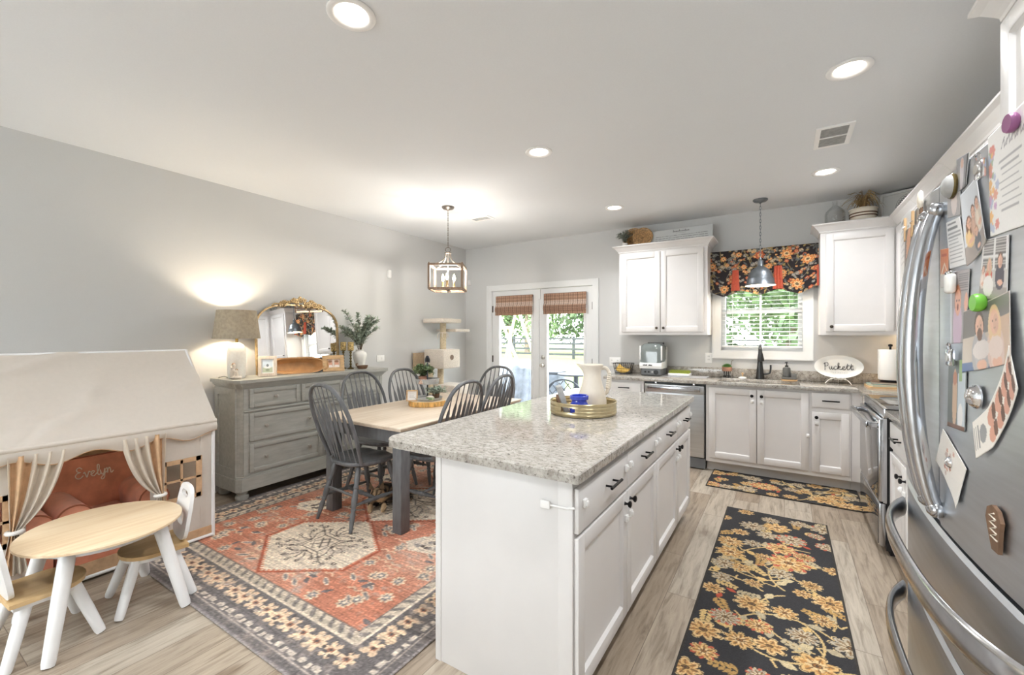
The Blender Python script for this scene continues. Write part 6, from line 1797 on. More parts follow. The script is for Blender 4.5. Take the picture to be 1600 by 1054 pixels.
def pan(r_, z, h_): 
    mb = MB(); mb.lathe([(0, z), (r_, z), (r_ + .004, z + h_), (r_ + .008, z + h_ + .003), (r_ + .004, z + h_ + .006), (r_ - .001, z + h_), (r_ - .004, z + .004), (0, z + .004)], 40, caps=False); return mb
link('lower_pan', pan(.128, 0, .018), M['slate'], ts); link('upper_pan', pan(.102, .145, .040), M['slate'], ts)
mb = MB(); mb.tube([(0, 0, 0), (0, 0, .335)], .006, 8); mb.tube(cr([(-.022, 0, .335), (-.024, 0, .365), (0, 0, .388), (.024, 0, .365), (.022, 0, .335)], 6), .005, 8); link('handle', mb, M['iron'], ts)
def bushy(name, label, loc, R, H, n_, mat, ln, wd, pot=None, seed=1, cat='plant', droop=.0, grp=None):
    r = thing(name, label, cat, loc, 0, grp); q = random.Random(seed)
    z0 = 0
    if pot:
        mb = MB(); mb.lathe([(0, 0), (pot[0] * .8, 0), (pot[0], pot[1]), (pot[0] * .86, pot[1]), (pot[0] * .8, pot[1] * .85), (0, pot[1] * .85)], 24, caps=False); link('pot', mb, M[pot[2]], r); z0 = pot[1] * .85
    fm, sm = MB(), MB()
    for k in range(n_):
        a = q.uniform(0, 6.283); e = q.uniform(.15, 1.0); tip = Vector((R * e * math.cos(a), R * e * math.sin(a), z0 + H * q.uniform(.35, 1.0) * (1 - .35 * e) - droop * e * e))
        pts = cr([(0, 0, z0 - .005), (tip.x * .4, tip.y * .4, z0 + (tip.z - z0) * .7 + H * .1), tip], 4); sm.tube(pts, .0012, 4)
        for p in pts[2:]:
            for _ in range(3): leaf_quads(fm, p, (q.uniform(-1, 1), q.uniform(-1, 1), q.uniform(-.3, .8)), q.uniform(.7, 1.2) * ln, q.uniform(.7, 1.2) * wd)
    link('foliage', fm, M[mat], r); link('stems', sm, M['stem'], r); return r
bushy('potted_plant', 'leafy green potted plant on the upper tier of the tray', (SXc - .050, SYc - .006, ZS + .150), .115, .125, 60, 'leaf', .032, .017, (.042, .060, 'terracotta'), 3)
bushy('potted_plant', 'small trailing plant on the lower tray tier in a brown pot', (SXc + .075, SYc + .03, ZS + .005), .105, .07, 44, 'euc', .028, .014, (.034, .052, 'wooddark'), 5)
mb = MB(); mb.M = Matrix.Translation((SXc + .035, SYc - .082, ZS + .150)) @ Matrix.Rotation(R_(36), 4, 'Z'); mb.prism([(.045 * math.cos(a), .048 * math.sin(a)) for a in np.linspace(0, math.pi, 20)], -.012, .012, 'y')
mb.k = 1
for rr in (.036, .026, .016): mb.tube([(rr * math.cos(a), -.0125, .002 + rr * 1.05 * math.sin(a)) for a in np.linspace(.05, 3.09, 16)], .0022, 5)
mb.M = None; o = link('arch_ornament', mb, [M['terracotta'], M['cream']]); tag(o, 'small terracotta rainbow arch ornament on the upper tier', 'ornament')
def ph_note(cv): cv.a[:] = (232, 228, 224); [cv.rect(cv.w * .2, cv.h * (.3 + .15 * i), cv.w * (.8 - .1 * (i % 2)), cv.h * (.3 + .15 * i) + .003, (176, 172, 170)) for i in range(4)]
frame_thing('tiny honey wood frame with grey card on the wood slice', (SXc - .045, SYc - .146, ZS - .001), R_(36), R_(6), .098, .098, .010, M['woodlight'], ph_note, depth=.014, strut=False)
mb = MB(); mb.M = Matrix.Translation((SXc + .095, SYc - .065, ZS + .026)); mb.ball((0, 0, 0), (.046, .026, .024), 14, 9); o = link('ornament', mb, M['cream']); tag(o, 'cream and green striped egg-shaped ornament on wood slice by the chair', 'ornament')
mb.M = None
mb = MB(); mb.lathe([(.0255, -.012), (.0262, 0), (.0255, .012)], 20, caps=False); b_ = link('stripe', mb, M['leaf'], o, loc=(SXc + .095, SYc - .065, ZS + .026)); b_.scale = (1.72, 1.0, 1.0)

# ================================================================ ISLAND TRAY
TXc, TYc = -1.037, 2.455
ty_ = thing('oval_tray', 'round champagne metal tray with cut-out handles on the island', 'tray', (TXc, TYc, CT), R_(32))
RXt, RYt = .198, .195
mb = MB(); NT_ = 96
zs = [0.0, .003, .012, .016, .020, .030, .034, .038, .050, .054, .058, .070, .076, .080]
offs = [-.012, -.003, 0, .0025, 0, 0, .0025, 0, 0, .0025, 0, 0, .004, .002]
def hole(i, k):   # cut-outs near local +-x
    a = (2 * math.pi * (i + .5) / NT_)
    for c_ in (-2.2, -2.2 + math.pi):
        d = (a - c_ + math.pi) % (2 * math.pi) - math.pi
        if abs(d) < .24 and 5 <= k <= 9 and not (abs(d) > .19 and k in (5, 9)): return True
    return False
vs = []; 
for wall in (0, 1):
    for z, o_ in zip(zs, offs):
        for i in range(NT_):
            a = 2 * math.pi * i / NT_; d = o_ - .003 * wall
            vs.append(((RXt + d) * math.cos(a), (RYt + d) * math.sin(a), z + (.003 * wall if z == 0 else 0)))
fs = []; K = len(zs); W = K * NT_
for k in range(K - 1):
    for i in range(NT_):
        if hole(i, k):
            i2 = (i + 1) % NT_
            if not hole(i, k + 1): fs.append(((k + 1) * NT_ + i, (k + 1) * NT_ + i2, W + (k + 1) * NT_ + i2, W + (k + 1) * NT_ + i))
            if not hole(i, k - 1): fs.append((k * NT_ + i2, k * NT_ + i, W + k * NT_ + i, W + k * NT_ + i2))
            if not hole((i + 1) % NT_, k): fs.append((k * NT_ + i2, (k + 1) * NT_ + i2, W + (k + 1) * NT_ + i2, W + k * NT_ + i2))
            if not hole((i - 1) % NT_, k): fs.append(((k + 1) * NT_ + i, k * NT_ + i, W + k * NT_ + i, W + (k + 1) * NT_ + i))
            continue
        i2 = (i + 1) % NT_; a, b, c_, d = k * NT_ + i, k * NT_ + i2, (k + 1) * NT_ + i2, (k + 1) * NT_ + i
        fs += [(a, b, c_, d), (W + d, W + c_, W + b, W + a)]
for i in range(NT_): i2 = (i + 1) % NT_; fs.append(((K - 1) * NT_ + i, (K - 1) * NT_ + i2, W + (K - 1) * NT_ + i2, W + (K - 1) * NT_ + i))
fs += [tuple(range(NT_))[::-1], tuple(W + i for i in range(NT_))]
mb.add(vs, fs, True); link('body', mb, M['goldtray'], ty_)
ZT = CT + .0045
# pitcher
pc = thing('pitcher', 'tall cream stoneware pitcher in the round island tray', 'pitcher', (TXc + .024, TYc + .085, ZT), R_(32))
prof = [(0, 0), (.070, 0), (.080, .006), (.088, .035), (.088, .065), (.080, .110), (.066, .155), (.056, .195), (.053, .225), (.056, .250), (.063, .270), (.068, .282), (.066, .287), (.060, .280), (.050, .245), (.047, .22), (.05, .19)]
mb = MB(); N2 = 40; vs = []
for r_, z in prof:
    for i in range(N2):
        a = 2 * math.pi * i / N2; sp = max(0, math.cos(a - math.pi)) ** 8 * max(0, (z - .235) / .05) * .030
        vs.append(((r_ + sp) * math.cos(a), (r_ + sp * .2) * math.sin(a), z + sp * .2))
fs = [(k * N2 + i, k * N2 + (i + 1) % N2, (k + 1) * N2 + (i + 1) % N2, (k + 1) * N2 + i) for k in range(1, len(prof) - 1) for i in range(N2)] + [tuple(N2 + i for i in range(N2))[::-1]]
mb.add(vs, fs, True); link('body', mb, M['cream'], pc)
mb = MB(); mb.tube(cr([(.058, 0, .262), (.088, 0, .262), (.108, 0, .225), (.108, 0, .165), (.092, 0, .115), (.078, 0, .105)], 6), .011, 10, flat=(1, .8))
for i in range(8): mb.ball((.108 - .002 * i, 0, .235 - .013 * i), (.012, .013, .008), 10, 6)
link('handle', mb, M['cream'], pc)
jb = thing('blue_jar', 'small cobalt blue glass jar in the island tray before the pitcher', 'jar', (TXc + .02, TYc - .105, ZT))
mb = MB(); mb.lathe([(r_ * 1.1, z_ * 1.35) for r_, z_ in [(0, 0), (.040, 0), (.050, .010), (.052, .030), (.048, .048), (.040, .060), (.040, .066), (.049, .070), (.050, .084), (.046, .088), (.038, .086), (.036, .064), (.044, .04), (0, .010)]], 32, caps=False); link('body', mb, M['blue'], jb)
mb = MB()
for i in range(8): mb.ball((.055 * math.cos(i * .785), .055 * math.sin(i * .785), .046), (.009, .009, .010), 8, 6)
link('embossing', mb, M['blue'], jb)
bk = thing('box_sign', 'grey wooden block tilted against the tray rim, left of the blue jar', 'sign', (TXc - .066, TYc - .090, ZT))
mb = MB(); mb.M = Matrix.Rotation(R_(32), 4, 'Z') @ Matrix.Rotation(R_(-17), 4, 'Y'); mb.box(-.015, -.045, .002, .015, .045, .172, .002); link('body', mb, M['slate'], bk)
mb = MB(); mb.M = Matrix.Rotation(R_(32), 4, 'Z') @ Matrix.Rotation(R_(-17), 4, 'Y'); mb.box(.0145, -.038, .01, .0160, .038, .165); link('face', mb, M['ceramic'], bk)
mb = MB(); mb.M = Matrix.Translation((TXc - .115, TYc - .04, ZT)) @ Matrix.Rotation(R_(50), 4, 'Z') @ Matrix.Rotation(R_(-24), 4, 'X'); mb.box(-.03, -.007, .004, .03, .007, .11, .004); mb.M = None
tag(link('wooden_spoon_rest', mb, M['wooddark']), 'brown wooden paddle leaning behind the grey block in tray', 'paddle')
gb = thing('bead_garland', 'strand of pale wooden beads lying in the island tray', 'bead garland', (TXc, TYc, ZT))
pts = cr([(.075, -.120, .009), (.115, -.085, .009), (.145, -.040, .009), (.155, .01, .009), (.150, .06, .009)], 5)
mb = MB()
for p in pts: mb.ball(p, (.0085,) * 3, 10, 7)
b_ = link('beads', mb, M['birch'], gb); b_['kind'] = 'stuff'
mb = MB(); mb.tube(pts, .0015, 5); link('string', mb, M['cream'], gb)

# ================================================================ THINGS ON THE SINK-WALL COUNTER
# wire basket with bananas
wb = thing('wire_basket', 'black wire basket holding bananas on counter at left', 'basket', (-1.655, 5.16, CT))
mb = MB(); 
def rr_(hx, hy, z, r_=.02): return [(x, y, z) for x, y in rounded_rect(-hx, -hy, hx, hy, (r_,) * 4, 4)]
mb.tube(rr_(.088, .062, .006), .0028, 6, closed=True); mb.tube(rr_(.112, .082, .128), .0034, 6, closed=True); mb.tube(rr_(.100, .072, .066), .002, 6, closed=True)
for i in range(9):
    u = -1 + 2 * i / 8
    for s_ in (-1, 1): mb.tube([(u * .075, s_ * .062, .006), (u * .098, s_ * .082, .128)], .0018, 5)
    mb.tube([(u * .078, -.062, .006), (u * .078, .062, .006)], .0016, 5)
for i in range(6):
    u = -1 + 2 * i / 5
    for s_ in (-1, 1): mb.tube([(s_ * .088, u * .05, .006), (s_ * .112, u * .066, .128)], .0018, 5)
link('wire_frame', mb, M['black'], wb)
for k in range(4):
    r = thing('banana', ['ripe banana at the bottom of bunch in wire basket', 'ripe banana second from the bottom in wire basket', 'ripe banana third from bottom, curving up in wire basket', 'ripe banana on top of bunch, leaning on basket rim'][k], 'banana', (-1.655, 5.16, CT + .008), 0, 'bananas in the wire basket')
    a = R_(20 + 17 * k); pts = []
    for i in range(13):
        u = i / 12; ang = -1.0 + 1.55 * u
        x = .118 * math.sin(ang) + .028; z = .118 * (1 - math.cos(ang)); 
        pts.append((x * math.cos(a * .35) - .012 + k * .004, -.030 + .020 * k, .022 + z * (.55 + .22 * k) + .006 * k))
    mb = MB(); mb.tube(pts, [.006, .012, .016, .018, .0185, .0185, .018, .0175, .016, .014, .009, .006, .005], 7); link('skin', mb, M['banana'], r)
    mb = MB(); mb.ball(pts[0], (.006, .006, .006), 6, 4); link('tip', mb, M['stem'], r)

# countertop bottle steriliser
bw = thing('bottle_steriliser', 'grey and white countertop steriliser with smoky domed lid on the counter', 'steriliser', (-1.30, 5.17, CT))
def rbx(x0, y0, z0, x1, y1, z1, b, mat, name):
    mb = MB(); mb.box(x0, y0, z0, x1, y1, z1, b, 4); return link(name, mb, M[mat], bw)
rbx(-.118, -.125, 0, .118, .14, .115, .02, 'greyplastic', 'base')
mb = MB()
poly = [(-.138, .10), (-.138, .145), (-.06, .165), (.03, .178), (.08, .21), (.10, .26), (.104, .33), (.128, .325), (.132, .25), (.128, .20), (.10, .13), (.04, .10), (-.04, .088)]
mb.prism([(y * 1.0, z) for y, z in [(-.135, .085), (-.142, .115), (-.138, .150), (-.10, .158), (.02, .16), (.09, .19), (.105, .33), (.135, .33), (.142, .20), (.135, .085)]], -.125, .125, 'x'); link('collar', mb, M['whiteplastic'], bw)
def lidf(u, v_):
    a = math.pi * u; x = -.118 + .236 * v_
    e = .16
    side = 1 - abs(2 * v_ - 1) ** 6 * .12
    y = -.02 - .112 * math.cos(a) * side if True else 0
    yy = -.128 * abs(math.cos(a)) ** .45 * math.copysign(1, math.cos(a)) * side
    return (x, yy - .004, .145 + .225 * (abs(math.sin(a)) ** .42) * side)
mb = MB(); mb.sheet(lidf, 40, 14, .004)
for v_ in (0, 1):
    P_ = [lidf(u, v_) for u in np.linspace(0, 1, 30)]; mb.add(P_, [tuple(range(30)) if v_ else tuple(range(30))[::-1]])
link('lid', mb, M['greenglass'], bw)
rbx(-.095, .09, .36, .095, .13, .382, .008, 'greyplastic', 'lid_hinge')
mb = MB(); mb.box(-.128, -.132, .18, -.112, -.115, .345, .006); mb.box(.112, -.132, .18, .128, -.115, .345, .006); link('lid_frame', mb, M['whiteplastic'], bw)
for i, x in enumerate((-.062, -.022, .018)):
    mb = MB(); mb.box(x - .011, -.129, .035, x + .011, -.122, .057, .003); link('button', mb, M['ink' if i < 2 else 'slate'], bw)
mb = MB(); q = random.Random(1)
x = -.085
for wd_ in (.05, .042):
    for k in range(int(wd_ / .008)): mb.box(x, -.1455, .118, x + .006, -.1395, .129 + .002 * (k % 3)); x += .0085
    x += .012
link('lettering', mb, M['ink'], bw)
mb = MB(); mb.M = Matrix.Translation((.06, -.126, .045)) @ Matrix.Rotation(R_(90), 4, 'X'); mb.lathe([(.026, 0), (.026, .004), (.014, .006), (0, .006)], 24); mb.M = None; link('dial', mb, M['blackplastic'], bw)

# drying mat with green turf rack
dm_ = thing('drying_rack', 'white tray with green turf drying grass right of the steriliser', 'drying rack', (-1.015, 5.21, CT + .004))
mb = MB(); mb.box(-.115, -.085, .0, .115, .085, .032, .010, 3); link('tray', mb, M['whiteplastic'], dm_)
mb = MB(); q = random.Random(3)
for _ in range(900):
    x, y = q.uniform(-.106, .106), q.uniform(-.076, .076); h_ = q.uniform(.030, .040); dx, dy = q.uniform(-.004, .004), q.uniform(-.004, .004)
    mb.add([(x - .0016, y, .030), (x + .0016, y, .030), (x + dx, y + dy, .030 + h_)], [(0, 1, 2)])
g_ = link('grass_blades', mb, M['grassmat'], dm_); g_['kind'] = 'stuff'
mb = MB(); mb.box(-.106, -.076, .026, .106, .076, .036, .003); link('grass_base', mb, M['grassmat'], dm_)
mb = MB(); mb.box(-1.20, 5.06, CT, -.72, 5.34, CT + .0035); o = link('counter_mat', mb, M['grout']); tag(o, 'flat grey drying mat under the turf rack on counter', 'mat')

# succulent pot on legs
sp_ = thing('succulent_pot', 'small succulent in a two-tone pot on black stand left of faucet', 'plant', (-.538, 5.305, CT))
mb = MB(); mb.lathe([(.030, .020), (.038, .026), (.046, .078)], 26, caps=True); link('pot_base', mb, M['ink'], sp_)
mb = MB(); mb.lathe([(.0462, .072), (.050, .078), (.051, .118), (.046, .118), (.044, .10), (0, .10)], 26, caps=False); link('pot_rim', mb, M['terracotta'], sp_)
for k in range(4):
    mb = MB(); a = k * 1.571 + .6; mb.tube([(.034 * math.cos(a), .034 * math.sin(a), .03), (.036 * math.cos(a), .036 * math.sin(a), 0)], .005, 6); link('pot_leg', mb, M['ink'], sp_)
mb = MB()
for k in range(14):
    a = k * .45; mb.tube([(.0385 * math.cos(a), .0385 * math.sin(a), .028), (.0465 * math.cos(a), .0465 * math.sin(a), .074)], .0014, 4)
link('pot_stripes', mb, M['ceramic'], sp_)
mb = MB(); q = random.Random(5)
for ring_, (n_, r0, up_) in enumerate(((9, .055, .25), (8, .045, .8), (6, .03, 1.6))):
    for k in range(n_):
        a = 6.283 * k / n_ + ring_ * .4; d = Vector((math.cos(a), math.sin(a), up_)).normalized(); p0 = Vector((0, 0, .112 + .008 * ring_))
        for w_ in range(1):
            mb.tube([p0, p0 + d * r0 * .5, p0 + d * r0 * .9, p0 + d * r0], [.004, .0115, .008, .001], 7, flat=(.5, 1.1))
for (dx, dy) in ((-.028, .01), (.026, -.012), (.02, .02)):
    for k in range(7):
        a = 6.283 * k / 7; d = Vector((math.cos(a), math.sin(a), 1.1)).normalized(); p0 = Vector((dx, dy, .115)); mb.tube([p0, p0 + d * .018, p0 + d * .030], [.003, .008, .001], 6, flat=(.5, 1.1))
link('foliage', mb, M['succ'], sp_)
mb = MB(); mb.tube(cr([(.032, .01, .11), (.040, .012, .15), (.046, .012, .185), (.062, .012, .188)], 5), .0028, 6); link('plant_pick', mb, M['stem'], sp_)
# dish brush rest by the sink
br_ = thing('dish_brush', 'small white dish brush with wooden handle at the left end of sink', 'brush', (-.385, 5.29, CT))
mb = MB(); mb.lathe([(.0, 0), (.038, .0), (.042, .006), (.036, .016), (.014, .022), (0, .022)], 22); link('head', mb, M['ceramic'], br_)
mb = MB(); mb.lathe([(.006, .02), (.006, .04), (.011, .05), (.010, .062), (0, .066)], 14); link('handle', mb, M['woodlight'], br_)
# soap caddy
so = thing('soap_dispenser', 'dark grey soap pump bottle right of the faucet', 'soap dispenser', (.018, 5.30, CT + .040))
mb = MB(); mb.lathe([(0, 0), (.034, 0), (.036, .004), (.036, .080), (.030, .094), (.014, .098), (.014, .106)], 26, caps=False); link('bottle', mb, M['soapgrey'], so)
mb = MB(); mb.lathe([(.015, .104), (.015, .116), (.005, .118), (.005, .142), (.011, .144), (.011, .152), (0, .154)], 16); mb.tube([(0, 0, .148), (-.008, -.018, .149), (-.014, -.032, .142)], .004, 8); link('pump', mb, M['ink'], so)
sc_ = thing('sponge_caddy', 'dark grey sponge caddy on round wooden base holding the soap pump', 'caddy', (.040, 5.29, CT))
mb = MB(); mb.lathe([(0, 0), (.070, 0), (.072, .004), (.072, .010), (.068, .014), (0, .014)], 32); link('base', mb, M['woodlight'], sc_)
mb = MB(); mb.box(-.068, -.042, .014, .066, .048, .038, .008, 3); mb.box(.015, -.040, .034, .064, .044, .072, .005, 3); link('tray', mb, M['soapgrey'], sc_)

# oval name plate on an easel
pl_ = bpy.data.objects.new('name_plate', None); COL.objects.link(pl_); tag(pl_, 'oval white plate lettered Puckett on a small wire easel, right of window', 'plate')
PLX, PLY = .440, 5.225
pl_.location = (PLX, PLY, CT + .052); pl_.rotation_euler = (R_(90) - R_(14), 0, R_(-6))
aH, bH = .192, .112
def plf(u, v_):
    a = 2 * math.pi * u; k = v_
    z = .018 * max(0, (k - .72) / .28) ** .8 if k > .72 else 0
    return (aH * k * math.cos(a), bH + bH * k * math.sin(a), z)
mb = MB(); n_ = 64; ks = [0.0001, .3, .6, .70, .74, .80, .9, .985, 1.0]; vs = []
for k in ks: vs += [plf(i / n_, k) for i in range(n_)]
vs += [(x * 1.0, y, z - .005) for x, y, z in vs]
W = len(ks) * n_; fs = []
for j in range(len(ks) - 1):
    for i in range(n_):
        a, b, c_, d = j * n_ + i, j * n_ + (i + 1) % n_, (j + 1) * n_ + (i + 1) % n_, (j + 1) * n_ + i
        fs += [(a, b, c_, d), (W + d, W + c_, W + b, W + a)]
j = len(ks) - 1
for i in range(n_): fs.append((j * n_ + i, j * n_ + (i + 1) % n_, W + j * n_ + (i + 1) % n_, W + j * n_ + i))
mb.add(vs, fs, True); link('dish', mb, M['ceramic'], pl_)
sts, wt = script_strokes('Puckett'); k = .0362; mb = MB()
for st in sts:
    P3 = [((p[0] - wt / 2) * k, bH - .028 + p[1] * k * .95, .003) for p in cr([(p[0], p[1], 0) for p in st], 6)]
    mb.tube(P3, [.0016 + .0013 * abs(math.sin(i * .35)) for i in range(len(P3))], 6)
link('lettering', mb, M['ink'], pl_)
mb = MB()
for i in range(8):
    x = -.060 + .0165 * i + (.006 if i > 2 else 0)
    mb.tube([(x, bH - .062, .002), (x + .004, bH - .050, .002), (x + .008, bH - .062, .002)] if i % 2 else [(x + .008, bH - .050, .002), (x, bH - .052, .002), (x + .008, bH - .060, .002), (x, bH - .062, .002)], .0009, 5)
link('small_lettering', mb, M['slate'], pl_)
ea = thing('plate_easel', 'small white wire easel propping the oval plate', 'easel', (PLX, PLY, CT), R_(-6))
mb = MB()
for s_ in (-1, 1):
    mb.tube(cr([(s_ * .10, -.055, .003), (s_ * .075, -.025, .035), (s_ * .04, -.012, .05), (s_ * .02, .018, .07), (s_ * .018, .030, .15)], 6), .0035, 6); mb.tube(cr([(s_ * .075, -.025, .035), (s_ * .062, -.040, .046), (s_ * .05, -.042, .058)], 5), .003, 6)
    mb.tube(cr([(s_ * .0, -.014, .048), (s_ * .02, -.026, .062), (s_ * .034, -.018, .050), (s_ * .022, -.012, .040), (0, -.012, .046)], 5), .0025, 6)
mb.tube([(-.04, -.012, .05), (.04, -.012, .05)], .003, 6); mb.tube([(0, .026, .14), (0, .085, .003)], .0035, 6); mb.tube([(-.018, .029, .145), (.018, .029, .145)], .003, 6)
link('wire', mb, M['ceramic'], ea)

# wooden board, books, paper towel, small lamp in the corner
cbd = thing('cutting_board', 'round-cornered wooden board in the counter corner under books and paper towel', 'board', (.83, 5.06, CT))
mb = MB(); mb.prism(rounded_rect(-.20, -.14, .22, .15, (.03,) * 4), 0, .016, 'z'); link('board', mb, M['woodlight'], cbd)
for i, (dx, dy, rz, z, mt, lb) in enumerate(((-.015, 0, 6, .0165, 'teal', 'pale green book at the bottom of the stack under the paper towel'), (.0, .01, -3, .0345, 'wooddark', 'brown book on top of the green book under the paper towel'))):
    bk_ = thing('book', lb, 'book', (.80 + dx, 5.06 + dy, CT + z), R_(rz)); mb = MB(); mb.box(-.135, -.095, 0, .135, .095, .003); mb.box(-.135, -.095, .014, .135, .095, .017); mb.box(-.135, .091, 0, .135, .095, .017); link('cover', mb, M[mt], bk_)
    mb = MB(); mb.box(-.130, -.090, .003, .130, .091, .014); link('pages', mb, M['cream'], bk_)
pt_ = thing('paper_towel', 'roll of white paper towel on an upright holder in the counter corner', 'paper towel', (.80, 5.07, CT + .052))
mb = MB(); mb.lathe([(0, 0), (.075, 0), (.075, .010), (.06, .016), (.012, .018), (.008, .02), (.008, .315), (.016, .318), (.016, .335), (0, .34)], 28); link('holder', mb, M['black'], pt_)
mb = MB(); mb.lathe([(.020, .020), (.076, .020), (.078, .024), (.078, .286), (.076, .290), (.020, .290), (.020, .020)], 40, caps=False); mb.box(-.080, -.002, .02, -.076, .05, .29); link('roll', mb, M['paper'], pt_)
sl = thing('table_lamp', 'small corner lamp with white shade on the counter, lit, beside paper towel', 'lamp', (1.03, 5.17, CT))
mb = MB(); mb.lathe([(0, 0), (.05, 0), (.055, .01), (.03, .03), (.045, .07), (.055, .11), (.03, .16), (.012, .18), (.010, .22), (0, .22)], 24); link('base', mb, M['terracotta'], sl)
mb = MB(); mb.lathe([(.115, .20), (.088, .38), (.086, .38), (.113, .20), (.115, .20)], 32, caps=False); link('lamp_shade', mb, M['whiteshade'], sl)
mb = MB(); mb.ball((0, 0, .27), (.026, .026, .032), 12, 8); link('bulb', mb, M['bulb'], sl)
ld = bpy.data.lights.new('lamp', 'POINT'); ld.energy = 6; ld.color = (1, .78, .5); ld.shadow_soft_size = .03
lo = bpy.data.objects.new('lamp', ld); COL.objects.link(lo); lo.location = (0, 0, .31); lo.parent = sl
ar_ = thing('wooden_figure', 'carved wooden arch figure beside the small corner lamp', 'ornament', (.93, 5.005, CT + .0165))
mb = MB(); mb.tube(cr([(-.045, 0, 0), (-.045, 0, .07), (-.02, 0, .125), (.02, 0, .125), (.045, 0, .07), (.045, 0, 0)], 6), .014, 10); mb.ball((0, 0, .06), (.02, .014, .03), 12, 8); link('body', mb, M['woodlight'], ar_)

# ================================================================ ON TOP OF THE WALL CABINETS
CZ = UT + .0725          # top of crown
ZTp = UT + .073
for u_, x0, x1 in ((ul, -1.675, -.703), (ur, .288, XR - .004)):
    mb = MB(); mb.box(x0, UY, UT + .062, x1, YB - .002, UT + .072); link('top_panel', mb, M['cab'], u_, world=True)
for (x, y, r_, lb, tl) in ((-1.57, 5.315, .122, 'round woven seagrass basket at the back left on wall cabinet, behind the other', 8), (-1.44, 5.235, .108, 'round woven seagrass basket in front, beside the white sign', 10)):
    b_ = bpy.data.objects.new('round_basket', None); COL.objects.link(b_); tag(b_, lb, 'basket', 'woven baskets above the wall cabinet'); b_.location = (x, y, ZTp + r_ + .004); b_.rotation_euler = (R_(90) - R_(tl), 0, R_(10))
    mb = MB(); NB = 64; rads = np.linspace(.012, r_ - .008, 11); vs = [(0, 0, .004)]
    for k, rd in enumerate(rads):
        for i in range(NB):
            a = 2 * math.pi * i / NB; vs.append((rd * math.cos(a), rd * math.sin(a), .004 + .005 * math.sin(i * NB / 4 * 2 * math.pi / NB + k * math.pi) + .03 * (rd / r_) ** 3))
    fs = [(0, 1 + i, 1 + (i + 1) % NB) for i in range(NB)] + [(1 + k * NB + i, 1 + (k + 1) * NB + i, 1 + (k + 1) * NB + (i + 1) % NB, 1 + k * NB + (i + 1) % NB) for k in range(10) for i in range(NB)]
    N0 = len(vs); vs += [(p[0], p[1], p[2] - .006) for p in vs]; fs += [tuple(N0 + q_ for q_ in f[::-1]) for f in fs]
    mb.add(vs, fs, True)
    for rd in (.03, .055, .08):
        if rd < r_ - .02: mb.tube([(rd * math.cos(a), rd * math.sin(a), .012 + .03 * (rd / r_) ** 3) for a in np.linspace(0, 6.283, 48)[:-1]], .004, 6, closed=True)
    link('weave', mb, M['basket'], b_)
    mb = MB(); mb.tube([(r_ * math.cos(a), r_ * math.sin(a), .036 + .002 * math.sin(a * 30)) for a in np.linspace(0, 6.283, 90)[:-1]], .009, 8, closed=True); link('rim', mb, M['basket'], b_)
bushy('faux_greenery', 'dusty grey-green faux sprig at the left end of the wall cabinet top', (-1.635, 5.16, ZTp), .12, .18, 46, 'darkleaf', .026, .013, (.034, .055, 'ceramic'), 12)
# text sign
sg = bpy.data.objects.new('text_sign', None); COL.objects.link(sg); tag(sg, 'long white wooden sign with script heading and lines of text, on wall cabinet', 'sign'); sg.location = (-1.00, 5.205, ZTp); sg.rotation_euler = (R_(90) - R_(9), 0, R_(-3))
cv = CV(.66, .175, .003, (206, 208, 208)); q = random.Random(4)
for i in range(4):
    y = .025 + i * .024; x = .04
    while x < .60:
        w_ = q.uniform(.012, .05); cv.stroke([(x, y), (min(.62, x + w_), y + q.uniform(-.001, .001))], .0055, (132, 132, 134)); x += w_ + .009
xx = .235
for k in range(11):
    cv.stroke([(xx, .138), (xx + .004, .150 + .012 * (k in (0, 4, 8))), (xx + .009, .139), (xx + .015, .146)], .0042, (104, 104, 106)); xx += .0165
cv.stroke([(.27, .124), (.38, .125)], .003, (150, 150, 150))
mb = MB(); mb.box(-.33, 0, -.018, .33, .175, .0, .003); link('board', mb, M['ceramic'], sg)
pattern_mesh('lettering', cv, M['photo'], sg, loc=(-.33, 0, .0), thick=.0012, edge=(206, 206, 206))
# glass jug
gj = thing('glass_jug', 'clear glass jug on wall cabinet right of the window', 'jug', (.412, 5.19, ZTp))
mb = MB(); mb.lathe([(0, .004), (.074, .003), (.082, .012), (.082, .115), (.074, .140), (.046, .170), (.022, .192), (.019, .218), (.023, .222), (.023, .232), (.016, .232), (.015, .196), (.040, .170), (.069, .140), (.078, .115), (.078, .014), (0, .008)], 32, caps=False); mb.tube(cr([(.018, 0, .212), (.040, 0, .216), (.048, 0, .196), (.036, 0, .178)], 5), .005, 8); link('body', mb, M['glass'], gj)
